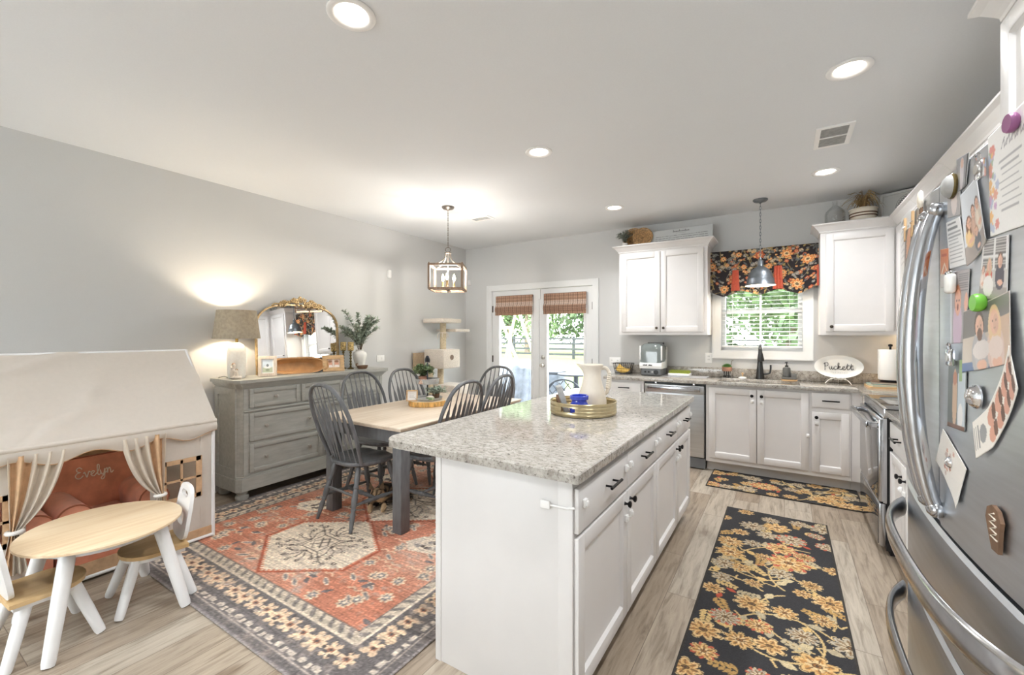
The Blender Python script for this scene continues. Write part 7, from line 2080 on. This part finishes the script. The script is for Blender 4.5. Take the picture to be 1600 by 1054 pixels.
# dried grass in a basket
dg_ = thing('dried_grass_basket', 'basket of drooping dried grass on wall cabinet beside the glass jug', 'plant', (.625, 5.20, ZTp))
mb = MB(); mb.lathe([(0, 0), (.085, 0), (.098, .05), (.104, .125), (.098, .125), (.09, .02), (0, .012)], 30, caps=False); mb.tube(ring(.104, 40, .125), .007, 6, closed=True); link('basket', mb, M['cream'], dg_)
mb = MB(); mb.tube(ring(.101, 40, .085), .006, 6, closed=True); mb.tube(ring(.099, 40, .06), .006, 6, closed=True); link('band', mb, M['wooddark'], dg_)
fm = MB(); q = random.Random(13)
for k in range(95):
    a = q.uniform(0, 6.283); rr = q.uniform(.06, .20) * (1 if math.sin(a) < .2 else .55); up_ = q.uniform(.04, .14); dr_ = q.uniform(-.02, .10)
    pts = cr([(0, 0, .11), (.35 * rr * math.cos(a), .35 * rr * math.sin(a), .14 + up_), (.8 * rr * math.cos(a), .8 * rr * math.sin(a), .13 + up_ - dr_ * .4), (rr * math.cos(a), rr * math.sin(a), .12 + up_ - dr_)], 5)
    fm.tube(pts, [.004 * (1 - i / len(pts)) + .0008 for i in range(len(pts))], 4, flat=(.3, 1.3))
for k in range(14):
    a = q.uniform(0, 6.283); fm.tube(cr([(0, 0, .1), (.01 * math.cos(a), .01 * math.sin(a), .18), (.045 * math.cos(a), .045 * math.sin(a), .255 + q.uniform(-.03, .015))], 5), .0035, 4)
link('foliage', fm, M['strawleaf'], dg_)
# framed scroll art leaning in the corner
def ph_scroll(cv):
    w_, h_ = cv.w, cv.h; cv.a[:] = (226, 224, 220)
    for r_ in (.112, .070):
        cv.ell(w_ / 2, h_ / 2, r_ + .003, r_ + .003, (120, 120, 120)); cv.ell(w_ / 2, h_ / 2, r_, r_, (232, 230, 226))
    for k in range(30):
        a = k * 6.283 / 30; x, y = w_ / 2 + .092 * math.cos(a), h_ / 2 + .092 * math.sin(a)
        cv.stroke([(x + .016 * math.cos(a + .9), y + .016 * math.sin(a + .9)), (x, y), (x + .016 * math.cos(a + 2.6), y + .016 * math.sin(a + 2.6))], .006, (60, 60, 62)); cv.ell(x, y, .005, .005, (50, 50, 52))
    cv.ell(w_ / 2, h_ / 2, .045, .06, (190, 186, 180))
frame_thing('large white framed scroll ornament picture leaning in the corner above cabinets', (.965, 5.215, ZTp), R_(-28), R_(10), .46, .275, .020, M['ceramic'], ph_scroll, name='framed_art', cat='picture', depth=.03, strut=False)

# ================================================================ PAPERS, PHOTOS AND MAGNETS ON THE FRIDGE
def onf(y, z, lift=.002):
    """settle a measured (y, z) of a flat plane x=.30 on the bowed front"""
    yy = y
    for _ in range(4): yy = y * float(fx_at(yy)) / .30
    k = yy / y
    return (float(fx_at(yy)) - lift, yy, 1.4 + (z - 1.4) * k)
def fpaper(name, label, cat, q4, wd, hg, fn, curl=0.0, lift=.003, res=.002, grp=None):
    """q4: TL, TR, BR, BL as (y, z)"""
    cv = CV(wd, hg, res, (236, 234, 230)); fn(cv)
    TL, TR, BR, BL = [np.array(onf(*p, lift)) for p in q4]
    def fm(X, Y, t_):
        u = X / wd; v_ = 1 - Y / hg
        P_ = [(TL[i] * (1 - u) + TR[i] * u) * (1 - v_) + (BL[i] * (1 - u) + BR[i] * u) * v_ for i in range(3)]
        x = np.minimum(P_[0], fx_at(P_[1]) - lift) - curl * (np.abs(u - .5) * 2) ** 3 * (.3 + .7 * v_) - .0
        return x + t_ , P_[1], P_[2]
    c_ = (TL + TR + BR + BL) / 4
    o = pattern_mesh(name, cv, M['photo'], None, loc=tuple(c_), fn=lambda X, Y, t_: tuple(a - b for a, b in zip(fm(X, Y, t_), c_)), thick=.0012, edge=(230, 228, 224))
    return tag(o, label, cat, grp)
def person(cv, x, y, k, shirt, hair, skin=(226, 180, 156), long_=False):
    cv.ell(x, y - k * 1.5, k * 1.05, k * 1.35, shirt)
    if long_: cv.ell(x, y - k * .3, k * .78, k * 1.15, hair)
    cv.ell(x, y + k * .14, k * .62, k * .74, hair); cv.ell(x, y - k * .02, k * .50, k * .66, skin)
    cv.ell(x + .16 * k, y - .1 * k, .30 * k, .48 * k, [v * .94 for v in skin])
    for dx in (-.2, .2): cv.ell(x + dx * k, y + .05 * k, .10 * k, .045 * k, [v * .62 for v in skin])
    cv.ell(x, y - .34 * k, .16 * k, .05 * k, [v * .8 for v in skin])
    cv.ell(x - .3 * k, y - 1.6 * k, .35 * k, .9 * k, [min(255, v * 1.07) for v in shirt]); cv.ell(x + .1 * k, y - 2.1 * k, .6 * k, .3 * k, skin)
def p_inv(cv):
    w_, h_ = cv.w, cv.h; cv.a[:] = (238, 236, 233); q = random.Random(6)
    for i in range(34):
        x = abs(q.gauss(.012, .012)); y = q.uniform(.0, h_ * .92); 
        cv.petal(x, y, q.uniform(.005, .012), q.choice((5, 6)), q.choice(((226, 170, 150), (236, 190, 130), (206, 170, 200), (224, 150, 140), (170, 186, 160), (190, 196, 214))), .35)
    xx = .055
    for k in range(5): cv.stroke([(xx, h_ * .78), (xx + .012, h_ * .86), (xx + .010, h_ * .76), (xx + .024, h_ * .83)], .0022, (150, 146, 150)); xx += .02
    for i in range(8):
        y = h_ * (.66 - .065 * i); cv.stroke([(.045 + .006 * (i % 3), y), (w_ - .012 - .010 * (i % 2), y)], .0026, (178, 176, 178))
fpaper('invitation', 'white floral-bordered invitation at the top right of the fridge door', 'card', [(1.071, 1.739), (.935, 1.742), (.935, 1.560), (1.060, 1.566)], .14, .18, p_inv)
def p_dark(cv): cv.a[:] = (150, 150, 154); cv.ell(cv.w * .5, cv.h * .45, .012, .036, (206, 200, 204)); cv.ell(cv.w * .5, cv.h * .78, .008, .010, (214, 180, 164)); cv.rect(cv.w - .006, 0, cv.w, cv.h, (40, 38, 40))
fpaper('photo_print', 'grey photo with black edge, uppermost above the round glass magnet', 'photo', [(1.232, 1.757), (1.162, 1.747), (1.179, 1.690), (1.228, 1.687)], .06, .07, p_dark)
def p_baby(cv): cv.a[:] = (176, 172, 172); cv.ell(cv.w * .55, cv.h * .45, .018, .026, (226, 214, 210)); cv.ell(cv.w * .5, cv.h * .75, .012, .012, (224, 188, 170))
fpaper('photo_print', 'pale baby photo directly beneath the round glass magnet', 'photo', [(1.292, 1.712), (1.214, 1.706), (1.214, 1.640), (1.290, 1.650)], .075, .065, p_baby, lift=.0025)
def p_fam(cv):
    w_, h_ = cv.w, cv.h; cv.a[:] = (206, 208, 212); cv.rect(0, 0, w_, h_ * .25, (158, 148, 142)); cv.rect(0, h_ * .6, w_, h_, (214, 218, 224))
    person(cv, w_ * .24, h_ * .52, .016, (222, 190, 140), (120, 80, 56), long_=True); person(cv, w_ * .5, h_ * .60, .017, (196, 160, 140), (96, 66, 50)); person(cv, w_ * .76, h_ * .64, .018, (220, 206, 190), (80, 60, 50)); person(cv, w_ * .52, h_ * .30, .013, (92, 96, 104), (170, 130, 96))
fpaper('photo_print', 'tall tilted family group photo between the list and the invitation', 'photo', [(1.204, 1.676), (1.120, 1.688), (1.063, 1.566), (1.152, 1.529)], .09, .135, p_fam, curl=.006)
def p_list(cv):
    w_, h_ = cv.w, cv.h; cv.a[:] = (234, 233, 232); cv.rect(.008, h_ * .80, w_ * .8, h_ * .86, (120, 120, 122)); cv.stroke([(.01, h_ * .93), (w_ * .7, h_ * .93)], .004, (130, 130, 132)); q = random.Random(2)
    for i in range(9): cv.stroke([(.008, h_ * (.72 - .075 * i)), (w_ * q.uniform(.7, .94), h_ * (.72 - .075 * i))], .0024, (156, 156, 158))
fpaper('paper_list', 'white typed list page hanging left of the family group photo', 'paper', [(1.299, 1.642), (1.215, 1.636), (1.169, 1.535), (1.274, 1.539)], .085, .105, p_list)
def p_slat(cv):
    w_, h_ = cv.w, cv.h; cv.a[:] = (196, 192, 188)
    for i in range(14): cv.rect(0, h_ * (.52 + .034 * i), w_, h_ * (.52 + .034 * i) + .0022, (112, 108, 108))
    for x in (0, .48, .94): cv.rect(w_ * x, h_ * .5, w_ * (x + .06), h_, (226, 224, 222))
    cv.rect(0, h_ * .70, w_, h_ * .74, (226, 224, 222)); cv.rect(0, 0, w_, h_ * .2, (160, 152, 148))
    person(cv, w_ * .74, h_ * .62, .016, (70, 66, 78), (110, 84, 70)); person(cv, w_ * .34, h_ * .56, .014, (206, 90, 70), (206, 176, 140), long_=True); person(cv, w_ * .12, h_ * .48, .011, (224, 206, 196), (120, 90, 70)); cv.ell(w_ * .34, h_ * .22, .02, .018, (236, 230, 226))
fpaper('photo_print', 'family photo before a slatted shutter, under the invitation', 'photo', [(1.091, 1.566), (.990, 1.556), (.997, 1.452), (1.114, 1.466)], .105, .10, p_slat)
def p_org(cv): cv.a[:] = (214, 132, 86); cv.rect(0, 0, cv.w, cv.h * .35, (200, 196, 196)); cv.stroke([(.008, .03), (.03, .055), (.045, .04)], .005, (236, 222, 200)); cv.rect(.008, cv.h * .8, cv.w - .008, cv.h * .88, (186, 90, 56))
fpaper('photo_magnet', 'narrow orange picture magnet beside the fridge handle', 'magnet', [(1.335, 1.590), (1.280, 1.584), (1.283, 1.500), (1.335, 1.504)], .055, .088, p_org, lift=.004)
def p_child(cv):
    w_, h_ = cv.w, cv.h; cv.a[:] = (168, 160, 160); cv.rect(0, 0, .012, h_, (214, 214, 216)); 
    for i in range(8): cv.rect(w_ * .5, h_ * (.72 + .032 * i), w_, h_ * (.72 + .032 * i) + .002, (110, 108, 110))
    cv.ell(w_ * .46, h_ * .22, .030, .05, (206, 180, 196)); cv.ell(w_ * .46, h_ * .60, .020, .030, (176, 110, 74)); cv.ell(w_ * .47, h_ * .56, .018, .026, (228, 172, 146)); cv.ell(w_ * .47, h_ * .50, .005, .007, (120, 50, 46))
    for dx in (-.007, .007): cv.ell(w_ * .47 + dx, h_ * .59, .003, .002, (60, 48, 44))
    cv.ell(w_ * .92, h_ * .55, .010, .02, (228, 172, 146))
fpaper('photo_print', 'tall photo of an open-mouthed child, under the clear jar magnet', 'photo', [(1.270, 1.531), (1.160, 1.525), (1.180, 1.384), (1.270, 1.380)], .105, .145, p_child)
def p_couple(cv):
    w_, h_ = cv.w, cv.h; cv.a[:] = (196, 182, 170); cv.rect(0, h_ * .55, w_, h_, (120, 114, 112)); cv.rect(w_ * .75, 0, w_, h_ * .7, (206, 176, 150)); cv.rect(0, 0, w_ * .8, h_ * .14, (92, 110, 150))
    person(cv, w_ * .34, h_ * .66, .034, (176, 172, 174), (84, 62, 50)); cv.ell(w_ * .34, h_ * .54, .012, .012, (110, 78, 60)); person(cv, w_ * .66, h_ * .66, .034, (216, 190, 178), (224, 192, 150), long_=True)
    cv.ell(w_ * .36, h_ * .30, .035, .018, (220, 210, 206)); cv.ell(w_ * .66, h_ * .28, .03, .02, (226, 206, 196))
fpaper('photo_print', 'large photo of a seated couple under the green round magnet', 'photo', [(1.182, 1.444), (.980, 1.468), (.960, 1.358), (1.169, 1.327)], .20, .12, p_couple, curl=.008)
def p_strip(cv):
    w_, h_ = cv.w, cv.h; cv.a[:] = (110, 116, 112); cv.rect(w_ * .6, 0, w_, h_ * .8, (196, 206, 212)); cv.rect(w_ * .65, h_ * .7, w_ * .8, h_, (150, 176, 120)); cv.ell(w_ * .42, h_ * .45, .014, .06, (206, 176, 146)); cv.ell(w_ * .42, h_ * .74, .012, .014, (190, 130, 96)); cv.ell(w_ * .75, h_ * .2, .014, .025, (232, 230, 228)); cv.rect(0, 0, w_, h_ * .06, (120, 86, 70))
fpaper('photo_print', 'narrow vertical outdoor photo held by the silver clip magnet', 'photo', [(1.282, 1.341), (1.175, 1.353), (1.186, 1.209), (1.290, 1.203)], .10, .14, p_strip)
def p_diam(cv):
    w_, h_ = cv.w, cv.h; cv.a[:] = (236, 230, 222); q = random.Random(3)
    for _ in range(16): cv.petal(w_ * .42 + q.gauss(0, .012), h_ * .5 + q.gauss(0, .016), .006, 5, q.choice(((216, 170, 150), (206, 186, 176), (190, 130, 110))), .3)
fpaper('folded_card', 'blank cream card hung diagonally below the fridge handle with silver magnet', 'card', [(1.317, 1.191), (1.172, 1.140), (1.222, 1.047), (1.359, 1.110)], .15, .10, p_diam, curl=.004)
def p_booth(cv):
    w_, h_ = cv.w, cv.h; cv.a[:] = (238, 232, 224)
    for i in range(4):
        for k in (0, 1): cv.ell(w_ * (.30 + .42 * k), h_ * (.36 + .17 * i), .013, .016, (216, 160, 138)); cv.ell(w_ * (.30 + .42 * k), h_ * (.36 + .17 * i) + .010, .012, .008, (110, 78, 64))
    cv.ell(w_ * .5, h_ * .17, .014, .012, (150, 150, 152))
    for i in range(3): cv.stroke([(w_ * .2, h_ * (.02 + .035 * i)), (w_ * .8, h_ * (.02 + .035 * i))], .003, (140, 138, 138))
cvb = CV(.058, .19, .002, (238, 232, 224)); p_booth(cvb)
cB = np.array(onf(1.02, 1.27))
def boothf(X, Y, t_):
    v_ = 1 - Y / .19; u = X / .058 - .5
    yc = np.interp(v_, [0, .35, .7, 1], [.940, .992, 1.052, 1.110]); zc_ = np.interp(v_, [0, .35, .7, 1], [1.352, 1.300, 1.242, 1.208])
    ty = np.interp(v_, [0, 1], [.55, .30]); 
    y = yc - u * .050 * ty * 1.2; z = zc_ - u * .056 * 1.1
    k = fx_at(y * 1.06) / .30
    return fx_at(y * k) - .004 - .006 * (2 * v_ - 1) ** 2 + t_ - cB[0], y * k - cB[1], 1.4 + (z - 1.4) * k - cB[2]
o = pattern_mesh('photo_booth_strip', cvb, M['photo'], None, loc=tuple(cB), fn=boothf, thick=.0012, edge=(230, 226, 220)); tag(o, 'curled photo booth strip of small faces at right edge of the fridge', 'photo')
# far door: calendar and small photo
def p_cal(cv):
    w_, h_ = cv.w, cv.h; cv.a[:] = (238, 238, 238)
    for i in range(6):
        for k in range(5): cv.rect(w_ * (.08 + .18 * k), h_ * (.40 + .08 * i), w_ * (.17 + .18 * k), h_ * (.43 + .08 * i), (176, 178, 182))
    cv.rect(w_ * .1, h_ * .90, w_ * .6, h_ * .95, (120, 122, 126))
fpaper('calendar', 'white wall calendar page on the far fridge door, partly behind handles', 'calendar', [(1.760, 1.748), (1.612, 1.748), (1.612, 1.520), (1.760, 1.512)], .15, .23, p_cal)
def p_hands(cv): cv.a[:] = (110, 106, 106); [cv.leafp(.02, .03 + .012 * i, .07, .009, .6, (232, 176, 140)) for i in range(6)]; cv.rect(0, 0, cv.w, .008, (60, 58, 58))
fpaper('photo_print', 'small photo pinned over the calendar by clothespin magnets', 'photo', [(1.663, 1.699), (1.550, 1.693), (1.563, 1.576), (1.679, 1.572)], .11, .12, p_hands, lift=.006)
# magnets
def magnet(name, label, y, z, mb_fn, mat, rot=0.0):
    x, yy, zz = onf(y, z, .003)
    sl = float(np.arctan2(fx_at(yy + .01) - fx_at(yy - .01), .02))
    o = bpy.data.objects.new(name, None); COL.objects.link(o); o.empty_display_size = .02
    o.matrix_world = Matrix.Translation((x, yy, zz)) @ Matrix.Rotation(-sl, 4, 'Z') @ Matrix.Rotation(R_(-90), 4, 'Y') @ Matrix.Rotation(rot, 4, 'Z')
    tag(o, label, 'magnet', 'fridge magnets')
    for nm, fn, mt in mb_fn(): link(nm, fn, M[mt], o)
    return o
def disc(r_, h_, mat):
    def f():
        mb = MB(); mb.lathe([(0, 0), (r_ * .8, 0), (r_, h_ * .3), (r_, h_ * .75), (r_ * .9, h_), (0, h_)], 28); return [('cap', mb, mat)]
    return f
magnet('magnet', 'plum round magnet holding the floral invitation', .963, 1.722, disc(.016, .012, 'pinkm'), None)
magnet('magnet', 'bright green round magnet holding the couple photo', 1.088, 1.456, disc(.017, .016, 'greenm'), None)
def dome(r_, mat, base='chrome'):
    def f():
        mb = MB(); mb.lathe([(0, 0), (r_, 0), (r_ * 1.05, r_ * .15), (r_ * .98, r_ * .25)], 28, caps=False); m2 = MB(); m2.lathe([(r_ * .97, r_ * .2), (r_ * .86, r_ * .45), (r_ * .55, r_ * .68), (0, r_ * .78)], 28, caps=False); return [('base', mb, base), ('dome', m2, mat)]
    return f
magnet('magnet', 'round glass dome magnet with brass rim over the baby photo', 1.249, 1.708, dome(.026, 'slate', 'brass'), None)
magnet('magnet', 'silver faceted dome magnet alone on bare steel', 1.117, 1.286, dome(.022, 'chrome'), None)
magnet('magnet', 'tiny silver ball magnet on the diagonal cream card', 1.269, 1.129, dome(.012, 'chrome'), None)
def jarm():
    mb = MB(); mb.box(-.022, -.016, 0, .022, .016, .016, .008, 3); m2 = MB(); m2.box(.018, -.013, .002, .028, .013, .014, .004); return [('jar', mb, 'ceramic'), ('lid', m2, 'chrome')]
magnet('magnet', 'little milk-jar shaped magnet above the child photo', 1.240, 1.505, jarm, None)
def clipm():
    mb = MB(); mb.box(-.018, -.013, .002, .018, .013, .012, .003); mb.tube(cr([(.014, -.008, .008), (.026, -.008, .010), (.031, 0, .010), (.026, .008, .010), (.014, .008, .008)], 5), .0018, 6); m2 = MB(); m2.lathe([(0, .010), (.009, .010), (.009, .014), (0, .014)], 14, (0, 0, 0)); return [('clip', mb, 'chrome'), ('disc', m2, 'nickel')]
magnet('clip_magnet', 'silver bulldog clip magnet at top of the narrow outdoor photo', 1.241, 1.352, clipm, None)
magnet('clip_magnet', 'small silver bulldog clip magnet left of the invitation', 1.082, 1.690, clipm, None)
def conem():
    mb = MB(); mb.prism([(-.040, -.010), (-.036, .012), (.0, .022), (.018, .026), (.036, .018), (.042, .0), (.034, -.018), (.015, -.026), (0, -.020)], 0, .006, 'z'); m2 = MB()
    for i in range(4): m2.tube([(-.018 + .012 * i, -.012, .0065), (-.012 + .012 * i, .010, .0065), (-.008 + .012 * i, -.008, .0065)], .0016, 5)
    return [('body', mb, 'wooddark'), ('lettering', m2, 'cream')]
magnet('wooden_magnet', 'brown cone-shaped wooden magnet low on the fridge door', 1.029, 1.078, conem, None, R_(8))
def pinm():
    mb = MB(); mb.box(-.036, -.0075, 0, .036, -.001, .006); mb.box(-.036, .001, 0, .036, .0075, .006); m2 = MB(); m2.tube([(.004 + .004 * math.cos(a), -.009 + .018 * a / 12.6, .0035 + .005 * math.sin(a)) for a in np.linspace(0, 12.6, 26)], .001, 5); return [('peg', mb, 'woodlight'), ('spring', m2, 'chrome')]
magnet('clothespin_magnet', 'wooden clothespin magnet at top of calendar, farther from the seam', 1.665, 1.702, pinm, None, R_(6))
magnet('clothespin_magnet', 'wooden clothespin magnet nearer the door seam, beside the white oval magnet', 1.575, 1.700, pinm, None, R_(-6))
def ovalm():
    mb = MB(); mb.lathe([(0, 0), (.012, 0), (.014, .004), (.010, .010), (0, .012)], 20, sx=1.9); m2 = MB(); m2.box(-.060, -.008, 0, -.018, .008, .006, .003); return [('oval', mb, 'cream'), ('holder', m2, 'wooddark')]
magnet('magnet', 'white oval magnet near the top of the far door seam', 1.487, 1.742, ovalm, None)

# ================================================================ OUTSIDE
mb = MB(); mb.box(-8, YB + TH + .04, -.30, 4, YB + 5.2, -.15); struct('patio', mb, M['concrete'])
mb = MB(); mb.box(-45, YB + 5.2, -.32, 30, 60, -.155); mb.box(-45, YB + TH + .04, -.32, -8, YB + 5.2, -.155); mb.box(4, YB + TH + .04, -.32, 30, YB + 5.2, -.155); struct('lawn', mb, M['lawn'])
GZ = -.155
fe = thing('paddock_fence', 'dark four-rail board fence across the lawn beyond the doors', 'fence', (-9, 25, GZ))
for i in range(13):
    x = -20 + 2.2 * i
    mb = MB(); mb.box(x - .07, 24.93, GZ, x + .07, 25.07, GZ + 1.42); link('post', mb, M['fence'], fe, world=True)
for z in (.28, .62, .96, 1.28):
    mb = MB(); mb.box(-20, 24.90, GZ + z - .06, 6.4, 24.93, GZ + z + .06); link('rail', mb, M['fence'], fe, world=True)
def tree(x, y, h_, cr_, mat, label, seed, name='tree', low=.28, dens=1.0):
    r = thing(name, label, 'tree', (x, y, GZ), 0, 'trees beyond the fence'); q = random.Random(seed)
    mb = MB(); mb.tube(cr([(0, 0, 0), (q.uniform(-.15, .15), 0, h_ * .3), (q.uniform(-.3, .3), 0, h_ * .62)], 5), [.03 * h_ * (1 - .06 * i) for i in range(11)], 8); link('trunk', mb, M['trunk'], r)
    fm = MB(); n_ = int(4600 * dens)
    blobs = [(q.uniform(-.55, .55) * cr_, q.uniform(-.4, .4) * cr_, h_ * q.uniform(low + .1, .86), cr_ * q.uniform(.38, .6)) for _ in range(11)]
    for _ in range(n_):
        b_ = q.choice(blobs); d = Vector((q.gauss(0, 1), q.gauss(0, 1), q.gauss(0, 1))).normalized(); p = Vector(b_[:3]) + d * b_[3] * q.uniform(.55, 1.05)
        s_ = q.uniform(.08, .17) * (h_ / 9) ** .5; t1 = d.orthogonal().normalized() * s_; t2 = d.cross(t1)
        e = Vector((q.uniform(-.6, .6), q.uniform(-.6, .6), q.uniform(-.6, .6))) * s_
        fm.add([p - t1 + e, p - t2, p + t1 - e, p + t2], [(0, 1, 2, 3)])
    link('crown', fm, M[mat], r)
TS = [(-21, 33, 10, 4.6, 'tree', 'leafy green tree beyond fence seen through the left door glass'), (-17.5, 30, 8, 3.6, 'tree2', 'paler green tree beyond fence at the middle of the left door glass'), (-14.0, 34, 11, 5, 'tree', 'tall green tree beyond the fence behind both doors'), (-10.5, 36, 9, 4.4, 'tree2', 'pale green tree beyond fence seen through the right door glass'), (-6.5, 37, 11, 5, 'tree', 'broad green tree right of the view through the right door'), (-2.6, 20, 9, 3.6, 'tree', 'green tree left of the view through the sink window'), (.2, 22, 10, 4.2, 'tree2', 'pale tree in the middle of the sink window view'), (2.6, 19, 9, 3.8, 'tree', 'green tree at right of the sink window view'), (-26, 38, 12, 5, 'tree', 'far green tree at the left edge of left door view'), (1.0, 30, 13, 6, 'tree', 'tall tree farther back in the sink window view')]
for i, t_ in enumerate(TS): tree(*t_[:4], t_[4], t_[5], 40 + i, low=.05 if i > 4 else .12)
# pale timber swing frame on the lawn
sw = thing('swing_frame', 'pale timber A-frame swing set on the lawn, through the left door', 'swing set', (-8.8, 14, GZ))
def beam(a, b, w_=.055, nm='beam'):
    mb = MB(); mb.tube([a, b], w_ * 1.2, 4); link(nm, mb, M['lumber'], sw, world=True)
beam((-9.6, 14.0, 2.55), (-8.35, 14.0, GZ), nm='leg'); beam((-8.95, 14.05, GZ), (-8.95, 14.05, 1.65), nm='leg'); beam((-10.3, 15.6, GZ), (-9.6, 15.6, 2.55), nm='leg'); beam((-8.5, 15.6, GZ), (-9.6, 15.6, 2.55), nm='leg'); beam((-9.6, 13.8, 2.55), (-9.6, 15.8, 2.55)); beam((-10.3, 14.05, 1.65), (-8.9, 14.05, 1.65))
# covered grill
gr = thing('covered_grill', 'grill under a crumpled grey cover on the patio outside left door', 'grill', (-4.12, 6.75, -.15))
mb = MB(); q = random.Random(17); n1, n2 = 44, 26
ph = [(q.uniform(0, 6.28), q.uniform(3, 9), q.uniform(.008, .022)) for _ in range(7)]
def tarp(u, v_):
    a = 2 * math.pi * u; c_, s_ = math.cos(a), math.sin(a); ex = .55
    k = .86 + .14 * min(1, v_ * 2.5); wob = sum(am * math.sin(fq * a + p_ + 3 * v_) for p_, fq, am in ph) * (.3 + v_)
    if v_ < .22:
        k *= (v_ / .22) ** .6; z = 1.06 - .10 * (v_ / .22) ** 2.2 + .03 * math.sin(a * 3)
    else: z = .96 - .92 * (v_ - .22) / .78
    return ((.40 * k + wob) * math.copysign(abs(c_) ** ex, c_), (.28 * k + wob) * math.copysign(abs(s_) ** ex, s_), z)
mb.sheet(tarp, 60, 40); link('cover', mb, M['tarp'], gr)
mb = MB(); mb.box(-.30, -.2, 0, .30, .2, .1); link('base', mb, M['iron'], gr)
# patio table with umbrella base, lattice chair, planter
po = thing('patio_table', 'round dark metal patio table outside the right door', 'table', (-2.98, 6.75, -.15))
mb = MB(); mb.lathe([(0, .86), (.30, .86), (.31, .87), (.31, .885), (0, .89)], 36); link('tabletop', mb, M['iron'], po)
mb = MB(); mb.lathe([(0, 0), (.24, 0), (.24, .03), (.05, .06), (.04, .86)], 24); link('pedestal', mb, M['iron'], po)
def lattice_chair(x, y, rz, lb):
    r = thing('patio_chair', lb, 'chair', (x, y, -.15), rz, 'metal patio chairs')
    mb = MB(); mb.prism(rounded_rect(-.25, -.23, .25, .24, (.08,) * 4), .42, .445, 'z'); link('seat', mb, M['iron'], r)
    mb = MB(); P_ = [(-.27, -.22, .44), (-.275, -.25, .62)] + [(.27 * math.cos(a), -.27, .66 + .22 * math.sin(a)) for a in np.linspace(math.pi, 0, 16)] + [(.275, -.25, .62), (.27, -.22, .44)]
    mb.tube(P_, .014, 8)
    for k in np.linspace(-.42, .42, 8):
        for s_ in (-1, 1):
            pts = [(k + s_ * u * .34 - s_ * .17, -.262, .46 + .40 * u) for u in np.linspace(0, 1, 12)]; pts = [p for p in pts if abs(p[0]) < .26 and p[2] < .66 + .21 * math.sqrt(max(0, 1 - (p[0] / .27) ** 2))]
            if len(pts) > 1: mb.tube(pts, .008, 5)
    link('lattice_back', mb, M['iron'], r)
    for sx_, sy_ in ((1, 1), (-1, 1), (1, -1), (-1, -1)):
        mb = MB(); mb.tube([(sx_ * .21, sy_ * .19, .43), (sx_ * .25, sy_ * .23, 0)], .013, 8); link('leg', mb, M['iron'], r)
lattice_chair(-2.80, 6.08, R_(8), 'dark lattice-back metal chair on the patio near the right door')
lattice_chair(-3.05, 7.75, R_(165), 'dark lattice-back metal chair behind the round patio table')
pb = thing('storage_bin', 'grey upright bin on the patio behind the door centre stile', 'bin', (-3.50, 6.95, -.15))
mb = MB(); mb.box(-.16, -.16, 0, .16, .16, .85, .02); link('body', mb, M['tarp'], pb); mb = MB(); mb.box(-.17, -.17, .85, .17, .17, .89, .012); link('lid', mb, M['iron'], pb)
